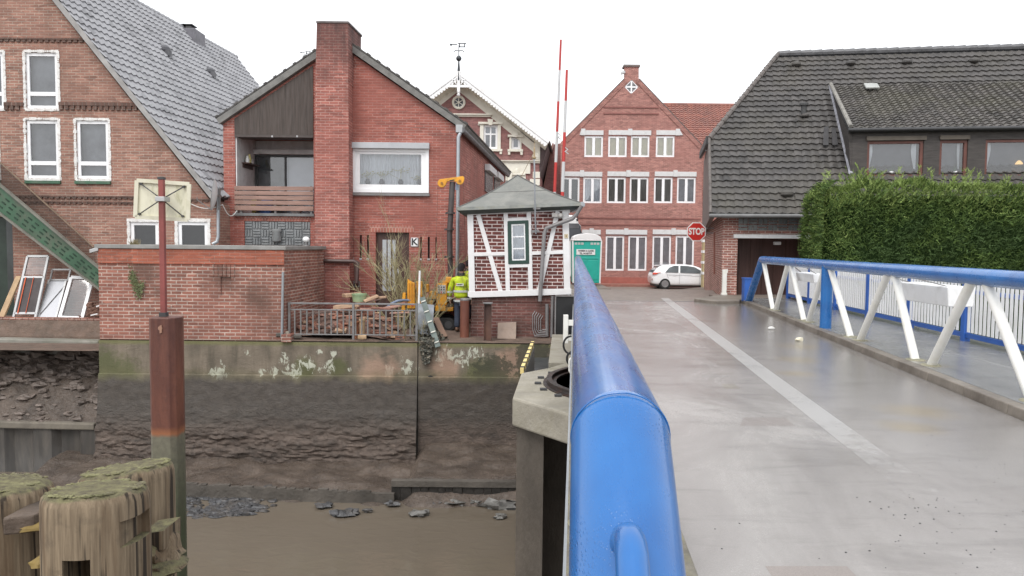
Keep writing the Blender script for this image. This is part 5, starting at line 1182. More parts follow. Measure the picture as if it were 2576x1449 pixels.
# pyramid roof
ov = .26
E = [hp(1153, 524, -ov), hp(1459, 512, -ov), hp(1459, 512, DEP + ov), hp(1153, 524, DEP + ov)]
apx = P(1302, 441, YH + DEP / 2)
mb = MB()
for i in range(4):
    a, b = E[i], E[(i + 1) % 4]; m_ = 9; vs = []
    for j in range(m_ + 1):
        t = j / m_; f = .06 * math.sin(t * math.pi) * (1 if t < 1 else 0)
        l_, r_ = a.lerp(apx, t) - V((0, 0, f)), b.lerp(apx, t) - V((0, 0, f)); vs += [l_, r_]
    mb.add(vs, [(2 * j, 2 * j + 1, 2 * j + 3, 2 * j + 2) for j in range(m_)])
rf = B(mb, 'roof', SLATE, hut, smooth=False)
mb = MB()
for i in range(4): mb.tube([E[i].lerp(apx, t) - V((0, 0, .06 * math.sin(t * math.pi) - .004)) for t in [k / 9 for k in range(10)]], .018, 6)
for i in range(4):
    a, b = E[i], E[(i + 1) % 4]; t = .52; f = V((0, 0, .06 * math.sin(t * math.pi) - .003)); mb.tube([a.lerp(apx, t) - f, b.lerp(apx, t) - f], .008, 5)
B(mb, 'seams', mat('felt_seam', (.12, .12, .115), .8), rf)
mb = MB()
for i in range(4): mb.beam(E[i] - V((0, 0, .03)), E[(i + 1) % 4] - V((0, 0, .03)), .05, .075)
B(mb, 'roof_edge', mat('lead_edge', (.24, .25, .235), .6, var=.3, vs=4, dirt=(.3, .28, .2), ds=4, damt=.5), rf)
mb = MB(); lo = [hp(1163, 540, -.12), hp(1448, 527, -.12), hp(1448, 527, DEP + .12), hp(1163, 540, DEP + .12)]; hi = [e - V((0, 0, .07)) for e in E]
mb.add(lo + hi, [(0, 1, 5, 4), (1, 2, 6, 5), (2, 3, 7, 6), (3, 0, 4, 7), (3, 2, 1, 0)]); B(mb, 'eave_boarding', mat('dark_green_eave', (.055, .068, .062), .6, var=.2), hut)
# gutter end, bent rain pipe, pole with aerial
gx = hp(1461, 512, -ov)
pipe([E[1] + V((.03, -.02, -.04)), E[2] + V((.03, 0, -.04))], .07, 'gutter', ZINC, hut, 12)
PIP = mat('grey_pipe', (.21, .20, .20), .45, .2, var=.2)
pipe([gx + V((.0, -.02, -.06)), P(1452, 537, YH - .22), P(1440, 550, YH - .2), P(1388, 569, YH - .13), P(1374, 574, YH - .12), P(1369, 588, YH - .12), P(1358, 758, YH - .12)], .047, 'rain_pipe', PIP, hut, 12)
mp = hp(1349, 530, -ov - .03)
pipe([P(1348, 588, YH - .12), P(1346, 530, YH - .34), P(1344, 401, YH - .34)], .020, 'mast_pole', ZINC, hut, 8)
mb = MB(); p_ = P(1344, 401, YH - .34); mb.lathe(p_, [(.02, 0), (.05, .03), (.05, .06), (.022, .07), (.022, .26), (.008, .30), (.008, .42)], 10)
mb.tube([p_ + V((0, 0, .2)), p_ + V((-.32, .3, -.42))], .006, 5); B(mb, 'mast_lamp', mat('lamp_brass', (.32, .24, .14), .5), hut)
mb = MB(); a = hp(1346, 582, -.09); mb.obox(a, hx * .10, hy * .04, hz * .03); mb.obox(hp(1349, 526, -.2), hx * .09, hy * .1, hz * .018); B(mb, 'mast_bracket', GREYM, hut)
mb = MB(); a = hp(1395, 541, -.09); mb.obox(a, hx * .07, hy * .05, hz * .05); b = hp(1409, 543, -.10); mb.ball(b, .075, .09, .075, 10); B(mb, 'wall_lamp', mat('lamp_grey', (.40, .38, .36), .4, var=.2), hut, smooth=True)
t_ = hp(1424, 594, -.055); mb = MB(); mb.obox(t_, hx * .045, hy * .006, hz * .05); o = B(mb, 'number_plate', mat('brass_plate', (.50, .42, .27), .5), hut)
mb = MB(); mb.obox(t_ + hy * -.007, hx * .012, hy * .002, hz * .022); B(mb, 'emblem', mat('plate_ink', (.2, .12, .08), .6), o)
# brick base
b0, b1 = P(1183, 848, YH + .05), P(1390, 848, YH + .05)
mb = MB(); tl, tr_ = hp(1186, 748, .06), hp(1437, 740, .06)
mb.hexa([(b0.x, YH + .05, ZY - .15), (P(1437, 848, YH).x, YH + .05, ZY - .15), (P(1437, 848, YH).x, YH + DEP, ZY - .15), (b0.x, YH + DEP, ZY - .15), (tl.x, YH + .05, tl.z - .012), (tr_.x, YH + .05, tr_.z - .012), (tr_.x, YH + DEP, tr_.z - .012), (tl.x, YH + DEP, tl.z - .012)])
bs_ = B(mb, 'base', BRB, hut)
mb = MB(); r_ = R(1186, 750, 1395, 763, YH); x = r_[0]
while x < r_[1]: mb.box(x, x + .07, YH + .035, YH + .06, r_[2] + (x - r_[0]) * .02, r_[3] + (x - r_[0]) * .02 - .01); x += .082
B(mb, 'soldier_course', BRB, bs_)
mb = MB(); r_ = R(1399, 746, 1435, 842, YH - .25); mb.box(r_[0], r_[1] + .25, YH - .25, YH + .049, r_[2], r_[3]); cb_ = B(mb, 'switch_cabinet', mat('black_cabinet', (.016, .016, .017), .5), hut, bevel=.01)
mb = MB(); mb.box(r_[0] - .03, r_[1] + .25, YH - .29, YH - .22, r_[3] + .002, r_[3] + .03); mb.box(r_[0] - .04, r_[0] - .005, YH - .28, YH - .24, r_[2], r_[3]); B(mb, 'cabinet_edge', GREYM, cb_)
pipe([P(1376, 765, YH - .02), P(1376, 846, YH - .02)], .045, 'base_pipe', PIP, hut, 10)
pipe([P(1390, 745, YH - .02), P(1388, 848, YH - .02)], .04, 'base_pipe', PIP, hut, 10)
for k in range(5):
    x_ = 1340 + k * 5; mb = MB(); mb.tube([P(x_ + 6, 782 + k * 3, YH - .0), P(x_, 792 + k * 3, YH - .02), P(x_, 828 + k * 1, YH - .03), P(x_ + 5, 845 - k * 4, YH - .05), P(1374, 846 - k * 4, YH - .06)], .012, 6); B(mb, 'conduit', PIP, bs_)
def slab(u0, v0, u1, v1): return [P(u0, v0, YH - .26), P(u1, v0 + 1, YH - .26), P(u1 + 1, v1 - 1, YH - .02), P(u0 + 1, v1 + 1, YH - .02)]
mb = MB(); mb.prism(slab(1251, 852, 1298, 811), (0, .05, 0)); tag(B(mb, 'stone_slab', mat('pale_paving', (.27, .205, .165), .8, var=.15, dirt=(.2, .15, .12), ds=4, bmp=.004, bs=40), bevel=.008), 'square pinkish paving slab leaning against the brick base of the hut', 'paving slab')
for (u0, u1, v0, v1, y, lb) in ((1157, 1180, 757, 847, 18.2, 'taller rusty steel tube post standing at the left corner of the hut'), (1217, 1236, 764, 856, 17.85, 'darker rusty steel post in front of the hut base left of the paving slab')):
    p_ = P((u0 + u1) / 2, v1, y); tp = P((u0 + u1) / 2, v0, y); r = (u1 - u0) / 2 * y / F
    t = T('steel_post', lb, 'post', (p_.x, y, ZY), 'rusty posts by the hut')
    if u0 < 1200:
        mb = MB(); mb.lathe((p_.x, y, 0), [(r, ZY - .1), (r, tp.z - .02), (r * 1.04, tp.z - .02), (r * 1.04, tp.z + .0), (r * .9, tp.z + .015)], 24); B(mb, 'tube', RUST, t, smooth=True)
        mb = MB(); mb.lathe((p_.x, y, tp.z + .016), [(r * 1.05, 0), (r * 1.05, .03), (r * .9, .05)], 24); B(mb, 'cap', GREYM, t, smooth=True)
    else:
        mb = MB(); mb.box(p_.x - r, p_.x + r, y - .008, y + .008, ZY - .1, tp.z); mb.box(p_.x - r, p_.x - r + .012, y - .09, y + .09, ZY - .1, tp.z); mb.box(p_.x + r - .012, p_.x + r, y - .09, y + .09, ZY - .1, tp.z); B(mb, 'profile', mat('brown_steel', (.10, .055, .045), .7, .1, var=.3, dirt=(.17, .08, .05), ds=3), t)
        mb = MB(); mb.box(p_.x - r - .02, p_.x + r + .02, y - .11, y + .11, tp.z + .002, tp.z + .03); B(mb, 'cap', GREYM, t)

# ---------------------------------------------------------------- railing on the quay, rubble heap behind it
YR = 17.62
ra = T('quay_railing', 'grey bar railing on the quay wall in front of the rubble heap', 'railing', (P(890, 845, YR).x, YR, ZY))
def rz(v, u=880): return P(u, v, YR).z
xa, xb = P(729, 800, YR).x, P(1048, 800, YR).x
for z, wd in ((rz(764), .04), (rz(780), .03), (rz(842), .03)):
    mb = MB(); mb.box(xa - (.0 if wd < .04 else -.0), xb, YR - wd / 2, YR + wd / 2, z - wd / 2, z + wd / 2); B(mb, 'rail', GREYM, ra, bevel=.005)
for i in range(21):
    x = P(741.5 + i * 15.3, 810, YR).x; mb = MB(); mb.box(x - .017, x + .017, YR - .01, YR + .01, rz(841), rz(781)); B(mb, 'bar', mat('galvanised', (.20, .195, .19), .55, .3, var=.25, dirt=(.14, .085, .06), ds=6, damt=.6) if i == 0 else bpy.data.materials['galvanised'], ra)
for u in (728, 889, 1048):
    x = P(u, 810, YR).x; mb = MB(); mb.box(x - .025, x + .025, YR - .03, YR + .03, ZY - .05, rz(762)); B(mb, 'post', GREYM, ra)
random.seed(31)
TILE = [mat('broken_tile_a', (.33, .15, .10), .75, var=.25, vs=9, dirt=(.2, .13, .1), ds=6), mat('broken_tile_b', (.24, .115, .085), .75, var=.3, vs=9), mat('board_pale', (.45, .30, .20), .75, var=.25, vs=6), mat('board_pink', (.40, .24, .19), .75, var=.2, vs=6), mat('broken_tile_c', (.14, .095, .08), .8, var=.3, vs=9)]
mb = MB(); nxp, nyp = 40, 18
def heap(s, t):
    x = P(735, 800, 18.6).x + (P(1020, 800, 18.6).x - P(735, 800, 18.6).x) * s; y = 17.85 + 2.4 * t
    h = (math.sin(math.pi * min(1, s * 1.1)) ** .6 if 0 < s < .909 else 0) * math.sin(math.pi * (t * .8 + .1)) * .62
    return V((x, y, ZY - .05 + h + .05 * mn.noise(V((x * 3, y * 3, 0)))))
hb = struct(grid(nxp, nyp, heap), 'rubble_heap', mat('brick_dust', (.16, .10, .08), .9, var=.3, vs=8, dirt=(.24, .15, .11), ds=3, bmp=.03, bs=14), 'stuff', smooth=True, fix=False)
def heapz(x, y):
    xl, xr_ = P(735, 800, 18.6).x, P(1020, 800, 18.6).x; return heap((x - xl) / (xr_ - xl), (y - 17.85) / 2.4).z
mb = MB()
for i in range(230):
    s, t = random.random(), random.random(); p_ = heap(s, t); a, b_ = random.uniform(0, 3.14), random.uniform(-.5, .5)
    l, w_, h = random.uniform(.05, .14), random.uniform(.04, .08), random.uniform(.012, .035)
    q_ = Matrix.Rotation(a, 3, 'Z') @ Matrix.Rotation(b_, 3, 'X'); mb.obox(p_ + V((0, 0, .04)), q_ @ V((l, 0, 0)), q_ @ V((0, w_, 0)), q_ @ V((0, 0, h)), random.choice((0, 0, 1, 2, 3, 4)))
B(mb, 'tile_shards', TILE, fix=False, kind='stuff')
big = [((866, 745), (1000, 748), 18.8, .16, 2, 'pale split plank on top of the heap left of the green tub'), ((865, 744), (905, 740), 18.9, .2, 2, 'short thick pale board end at the left top of the heap'), ((920, 802), (990, 800), 17.95, .05, 2, 'thin pale lath seen through the middle of the railing bars'), ((842, 773), (905, 766), 18.5, .22, 2, 'orange tinted board tilted at the left side of the heap'),
       ((880, 770), (960, 752), 18.6, .05, 4, 'thin dark batten slanting over the heap under the long plank'), ((905, 778), (955, 778), 18.2, .08, 3, 'light pink brick slab lying behind the top rail at left'), ((965, 776), (1010, 768), 18.3, .12, 3, 'pinkish slab lying on the heap at its right end'), ((935, 774), (985, 777), 18.2, .10, 1, 'red brown slab in the middle of the heap under the tub'), ((985, 770), (1022, 762), 18.5, .16, 1, 'broad red tile at the right end of the heap tilted up'),
       ((980, 788), (1030, 786), 18.0, .07, 3, 'pale pink lath low at the right end behind the bars'), ((990, 796), (1020, 797), 17.95, .05, 2, 'short sandy lath low at the right end behind the bars'), ((850, 796), (905, 792), 18.0, .05, 3, 'pink lath low at the left behind the bars'), ((760, 790), (830, 784), 18.1, .12, 4, 'dark board lying at the left foot of the heap'), ((915, 758), (950, 744), 18.6, .14, 2, 'tan board stub lying just left of the green tub')]
big[0] = ((915, 751), (1000 - 28, 747), 18.8, .12, 2, big[0][5])
for a, b, y, wd, mi, lb in big:
    pa, pb = P(a[0], a[1], y), P(b[0], b[1], y + random.uniform(-.1, .25)); mb = MB(); mb.beam(pa, pb, wd * 1.4, wd * .42)
    # a few struts of rubble carry it: the heap reaches up to the board
    tag(B(mb, 'board', TILE[mi], bevel=.008), lb, 'board', 'boards and slabs on the rubble heap')
for k, (u, v0, v1, y, wd, lb) in enumerate(((896, 808, 848, 17.85, .13, 'upright orange terracotta pipe half standing behind the railing bars, the left one'), (911, 803, 846, 17.75, .13, 'upright sandy clay pipe standing behind the railing bars, right next to the orange one'))):
    a, b = P(u, v0, y), P(u, v1, y); mb = MB(); r = wd / 2; mb.lathe((a.x, y, 0), [(r, ZY - .02), (r, a.z - .05), (r * 1.25, a.z - .045), (r * 1.25, a.z), (r * .8, a.z), (r * .8, a.z - .1)], 16)
    tag(B(mb, 'clay_pipe', TERRA if k == 0 else TAN, smooth=True), lb, 'pipe', 'clay pipes behind the railing')
g = P(904, 757, 18.75); t = T('green_tub', 'round pale green plastic tub sitting on top of the rubble heap', 'tub', tuple(g))
r = 18 * 18.75 / F; mb = MB(); mb.lathe(g, [(r * .9, -.02), (r * 1.0, .14), (r * 1.08, .145), (r * 1.08, .185), (r * .98, .185), (r * .92, .06)], 28); B(mb, 'tub', mat('green_plastic', (.24, .34, .20), .4, var=.1, dirt=(.3, .32, .22), ds=4), t, smooth=True)
mb = MB(); mb.lathe(g, [(r * .9, .13), (r * .5, .135), (.01, .135)], 28); B(mb, 'contents', mat('pale_green', (.40, .46, .34), .6), t)
mb = MB(); mb.tube([P(968, 778, 18.9), P(985, 764, 19), P(1000, 757, 19.1), P(1016, 755, 19.2), P(1040, 756, 19.4)], .035, 10); tag(B(mb, 'hose', mat('grey_blue_hose', (.20, .24, .33), .5, var=.25), smooth=True), 'blue grey drilling hose rising from the heap to the yellow machine', 'hose')
# loose bricks at the left end of the railing
random.seed(8)
for k, (u, v, y, lb) in enumerate(((716, 838, 17.55, 'pale broken brick lying on the stump at the left end of the quay railing'), (706, 842, 17.5, 'flat stone chip left of the pale broken brick on the quay edge'), (748, 846, 17.6, 'grey rounded rubble lump under the left end of the railing'), (911, 848, 17.5, 'small tan brick lying on the quay edge below the clay pipes'))):
    p_ = P(u, v, y); p_.z = max(p_.z, ZY + .05) if k > 1 else p_.z; mb = MB(); mb.obox(p_, V((.10, .02, 0)), V((-.01, .06, 0)), V((0, 0, .045)))
    tag(B(mb, 'brick', [CONC, CONCD, CONCD, TAN][k], bevel=.02), lb, 'brick', 'loose bricks on the quay edge')

# ---------------------------------------------------------------- bare willow shrub
random.seed(12)
sb0 = P(1016, 800, 19.85); sb0.z = ZY + .05
shr = T('bare_shrub', 'leafless yellow green willow shrub fanning up in front of the dark front door', 'shrub', tuple(sb0))
BARK = mat('willow_bark', (.33, .295, .17), .7, var=.35, vs=3)
tr = MB(); br_ = MB()
def grow(p, d, l, r, dep, mb):
    pts = [p]; q_ = V(p); dd = V(d)
    k = 5
    for i in range(k):
        dd = (dd + V((random.gauss(0, .09), random.gauss(0, .09), random.gauss(.04, .06)))).normalized(); q_ = q_ + dd * l / k; pts.append(V(q_))
    mb.tube(pts, [r * (1 - .7 * i / k) for i in range(k + 1)], 5 if dep else 7)
    if dep < 3:
        for i in range(random.randint(3, 5)):
            j = random.randint(1, k); a = (dd + V((random.gauss(0, .42), random.gauss(0, .35), random.gauss(.1, .2)))).normalized()
            grow(pts[j], a, l * random.uniform(.4, .7), r * .55, dep + 1, br_)
for i in range(14):
    a = random.uniform(-.95, 1.0); grow(sb0 + V((random.gauss(0, .10), random.gauss(0, .10), 0)), V((math.sin(a) * .75, random.gauss(0, .22), 1)).normalized(), random.uniform(1.0, 1.9), random.uniform(.020, .038), 0, tr)
sb2 = P(1066, 800, 19.5); sb2.z = ZY
for i in range(8):
    a = random.uniform(-.75, .85); grow(sb2 + V((random.gauss(0, .06), random.gauss(0, .08), 0)), V((math.sin(a) * .7, random.gauss(0, .2), 1)).normalized(), random.uniform(1.0, 1.9), random.uniform(.012, .022), 0, tr)
sb3 = P(1050, 845, 17.75); sb3.z = ZY
for i in range(6):
    a = random.uniform(-.9, 1.1); grow(sb3 + V((random.gauss(0, .12), random.gauss(0, .06), 0)), V((math.sin(a), random.gauss(-.25, .2), .75)).normalized(), random.uniform(.35, .8), random.uniform(.007, .012), 1, br_)
B(tr, 'stems', BARK, shr, smooth=True, fix=False); B(br_, 'twigs', BARK, shr, fix=False)
# ivy hanging over the quay edge
random.seed(14); mb = MB()
for i in range(2600):
    u = random.gauss(1072, 16); t = random.random(); v = 785 + 130 * t ** 1.2; u += 14 * math.sin(t * 4)
    if t > .35 and abs(u - 1072) > 30 * (1.25 - t): continue
    y = (18.0 + random.gauss(0, .15)) if v < 850 else YQ - .04 - random.random() * .10
    c = P(u, v, y)
    if v < 850: c.z = ZY + random.random() * .4 * (1 - abs(u - 1072) / 60)
    n_ = V((random.gauss(0, .6), -1, random.gauss(.3, .6))).normalized(); a = n_.orthogonal().normalized(); b = n_.cross(a); s = random.uniform(.02, .045)
    th = random.random() * 6.28; e1 = a * math.cos(th) + b * math.sin(th); e2 = n_.cross(e1)
    mb.add([c - e1 * s, c + e2 * s * .7, c + e1 * s, c - e2 * s * .7], [(0, 1, 2, 3)], random.choice((0, 0, 1, 2)))
struct(mb, 'ivy', [mat('ivy_dark', (.045, .044, .034), .6, var=.3), mat('ivy_mid', (.075, .074, .055), .6, var=.3), mat('ivy_dry', (.15, .13, .10), .7, var=.3)], 'stuff', fix=False)
for k, (a, b, y, lb) in enumerate((((1056, 681), (1052, 770), 18.2, 'thin white pole standing in front of the yellow machine beside the shrub'),)):
    mb = MB(); p_ = P(*a, y); q_ = P(*b, y); q_.z = ZY; mb.tube([p_, q_], .026, 10); tag(B(mb, 'pole', WHITE, smooth=True), lb, 'pole')
# grey sheet and cleated plank leaning on the railing end
c = [P(1049, 838, 17.75), P(1088, 842, 17.75), P(1092, 767, 18.1), P(1048, 763, 18.1)]
mb = MB(); mb.prism(c, (0, .02, 0)); tag(B(mb, 'metal_sheet', mat('blue_grey_sheet', (.165, .18, .20), .5, .2, var=.25, vs=3, dirt=(.11, .11, .09), ds=4)), 'blue grey metal sheet leaning behind the cleated plank at the end of the railing', 'metal sheet')
pk = T('cleated_plank', 'worn blue green plank with pale cleats leaning down over the quay edge', 'plank', tuple(P(1100, 874, 17.3)))
a, b = P(1102, 873, 17.30), P(1062, 748, 17.75)
mb = MB(); d = (b - a).normalized(); x_ = V((math.cos(.1), 0, 0)) ; n_ = d.cross(V((1, 0, 0))).normalized(); sx_ = n_.cross(d).normalized()
mb.obox((a + b) / 2, sx_ * .065, d * (b - a).length / 2, n_ * .018); B(mb, 'plank', mat('blue_green_plank', (.125, .155, .145), .7, var=.25, vs=3, dirt=(.17, .16, .11), ds=4), pk, bevel=.004)
for k in range(5):
    c_ = a.lerp(b, .09 + k * .205); mb = MB(); mb.obox(c_ - n_ * (.032 if n_.y > 0 else -.032), sx_ * .055, d * .014 + sx_ * .012, n_ * .012); B(mb, 'cleat', mat('pale_cleat', (.55, .54, .48), .6) if k == 0 else bpy.data.materials['pale_cleat'], pk)
mb = MB(); a, b = P(1118, 848, 18.05), P(1096, 800, 18.5); mb.beam(a, b, .16, .03); tag(B(mb, 'plank', mat('brown_plank', (.19, .12, .085), .7, var=.25)), 'short brown plank lying on the earth behind the cleated one', 'plank')

# ---------------------------------------------------------------- yellow drilling machine
YD = 20.2
rig = T('drilling_rig', 'yellow tracked drilling machine with a tall dark mast and a yellow pulley head', 'drilling rig', tuple(V((P(1090, 800, YD).x, YD, ZY))))
r = 7.5 * YD / F
MAST = mat('mast_steel', (.075, .066, .066), .5, .3, var=.3, vs=3, dirt=(.15, .10, .08), ds=3, damt=.4)
m0, m1, m2 = P(1134, 720, YD), P(1131, 590, YD), P(1138, 458, YD)
pipe([m0, m1, m2], [r * .9, r * .95, r * .92], 'mast', MAST, rig, 16)
for v in (536, 577, 646): p_ = P(1131 if v > 540 else 1133.5, v, YD); mb = MB(); mb.lathe(p_, [(r * 1.5, -.025), (r * 1.5, .025)], 18); mb.box(p_.x - r * 1.7, p_.x - r * 1.2, YD - .06, YD + .06, p_.z - .03, p_.z + .02); B(mb, 'flange', MAST, rig)
hd_ = MB(); ce, cf = P(1112, 461, YD - .05), P(1157, 455, YD - .05); s = YD / F
hd_.disc(ce, 10.5 * s, .12, (0, 1, 0), 28); hd_.disc(cf, 9.5 * s, .12, (0, 1, 0), 28)
hd_.prism([P(1106, 452, YD - .10), P(1112, 450, YD - .10), P(1165, 443, YD - .10), P(1168, 447, YD - .10), P(1167, 456, YD - .10), P(1148, 458, YD - .10), P(1140, 455, YD - .10), P(1126, 456, YD - .10), P(1121, 462, YD - .10), P(1112, 462, YD - .10)], (0, .10, 0))
ho = B(hd_, 'pulley_head', YEL, rig, bevel=.008)
for c_ in (ce, cf): mb = MB(); mb.disc(c_ + V((0, -.07, 0)), 3 * s, .05, (0, 1, 0), 14); B(mb, 'axle', mat('axle_dark', (.3, .14, .03), .5), ho)
mb = MB(); mb.prism([P(1131, 453, YD - .11), P(1143, 451, YD - .11), P(1143, 453.5, YD - .11), P(1131, 455.5, YD - .11)], (0, .008, 0)); B(mb, 'slot', GIRD, ho)
mb = MB(); mb.beam(P(1150, 462, YD), P(1149, 478, YD), .08, .08); B(mb, 'sensor', mat('sensor_blue', (.16, .19, .25), .5), ho)
for u0, u1 in ((1102, 1094), (1166, 1172)): mb = MB(); mb.tube([P(u0, 463, YD), P(u1, 700, YD)], .006, 5); B(mb, 'rope', mat('rope', (.16, .08, .06), .8), rig)
def yb(name, u0, v0, u1, v1, y, dpt, m=YEL, par=rig, bv=.015): r_ = R(u0, v0, u1, v1, y); mb = MB(); mb.box(r_[0], r_[1], y, y + dpt, r_[2], r_[3]); return B(mb, name, m, par, bevel=bv)
cbx = yb('control_box', 1098, 714, 1124, 767, 19.6, .35)
r_ = R(1101, 717, 1121, 738, 19.6); mb = MB(); mb.box(r_[0], r_[1], 19.58, 19.602, r_[2], r_[3]); pn = B(mb, 'panel', mat('panel_grey', (.46, .45, .44), .5), cbx)
for i in range(3):
    for j in range(3):
        mb = MB(); x = r_[0] + (i + .6) * (r_[1] - r_[0]) / 3.3; z = r_[2] + (j + .5) * (r_[3] - r_[2]) / 3.3; mb.disc((x, 19.572, z), .018, .02, (0, 1, 0), 10); B(mb, 'dial', BLACK if (i, j) != (1, 0) else mat('dial_red', (.5, .06, .03), .4), cbx)
yb('lower_box', 1095, 769, 1121, 783, 19.55, .5); yb('foot_box', 1122, 774, 1140, 783, 19.7, .3)
yb('top_block', 1121, 697, 1136, 712, 19.9, .3); yb('top_block', 1137, 699, 1146, 714, 19.95, .3); yb('arm', 1112, 706, 1140, 718, 20.0, .15)
yb('mast_foot', 1080, 733, 1096, 752, 19.9, .3); yb('mast_foot', 1068, 715, 1078, 735, 19.8, .2); yb('mast_foot', 1080, 757, 1088, 770, 19.7, .2)
mb = MB(); mb.prism([P(1024, 776, 19.3), P(1044, 776, 19.3), P(1043, 712, 19.3), P(1036, 709, 19.3), P(1025, 702, 19.3)], (0, .08, 0)); sd_ = B(mb, 'side_plate', YEL, rig, bevel=.01)
for u in (1029, 1035, 1040): mb = MB(); mb.box(P(u, 740, 19.28).x - .012, P(u, 740, 19.28).x + .012, 19.27, 19.30, P(u, 772, 19.28).z, P(u, 712, 19.28).z); B(mb, 'rib', mat('yellow_dark', (.50, .22, .02), .5), sd_)
mb = MB(); mb.prism([P(1009, 786, 19.2), P(1018, 788, 19.2), P(1020, 737, 19.2), P(1013, 736, 19.2)], (0, .12, 0)); B(mb, 'support_leg', YEL, rig, bevel=.01)
yb('side_plate', 1046, 708, 1062, 775, 19.55, .1)
r_ = R(1034, 764, 1040, 769, 19.29); mb = MB(); mb.box(r_[0], r_[1], 19.262, 19.27, r_[2], r_[3]); B(mb, 'reflector', mat('red_reflector', (.55, .04, .04), .3), rig)
yb('chassis', 1050, 770, 1132, 786, 19.9, .9, GIRD)
for y in (19.55, 20.6):
    a, b = P(1060, 800, y), P(1128, 800, y); zc_ = ZY + .19; rr_ = .17; pts = []
    for k in range(9): t_ = math.pi / 2 + math.pi * k / 8; pts.append((a.x + rr_ * math.cos(t_), y, zc_ + rr_ * math.sin(t_)))
    for k in range(9): t_ = -math.pi / 2 + math.pi * k / 8; pts.append((b.x + rr_ * math.cos(t_), y, zc_ + rr_ * math.sin(t_)))
    mb = MB(); mb.prism(pts, (0, .25, 0)); tk = B(mb, 'track', RUB, rig, bevel=.01)
    for k in range(4): mb = MB(); mb.disc((a.x + (b.x - a.x) * k / 3, y - .005, zc_), .10, .03, (0, 1, 0), 16); B(mb, 'roller', GIRD, tk)

# ---------------------------------------------------------------- people
SKIN = mat('skin', (.50, .30, .22), .55, var=.06)
HIVIS = mat('hi_vis_yellow', (.50, .62, .02), .6, var=.22, vs=9, dirt=(.20, .24, .03), ds=7, damt=.45, bmp=.01, bs=20)
REFL = mat('reflective_tape', (.46, .48, .46), .4, var=.1)
JEANS = mat('dark_work_trousers', (.035, .045, .07), .85, var=.25, vs=10)
def skin(name, nodes, edges, m, par, sub=2, root=0):
    """one continuous surface grown round a jointed skeleton: nodes are (position, rx, ry)"""
    me = bpy.data.meshes.new(name); o0 = origin(par)
    me.from_pydata([tuple(V(n[0]) - o0) for n in nodes], edges, []); me.materials.append(m)
    o = bpy.data.objects.new(name, me); COL.objects.link(o); o.parent = par
    md = o.modifiers.new('skin', 'SKIN'); md.use_smooth_shade = True; md.branch_smoothing = .6
    for i, n in enumerate(nodes): sv = me.skin_vertices[0].data[i]; sv.radius = (n[1], n[2]); sv.use_root = (i == root)
    ss = o.modifiers.new('sub', 'SUBSURF'); ss.levels = sub; ss.render_levels = sub
    return o
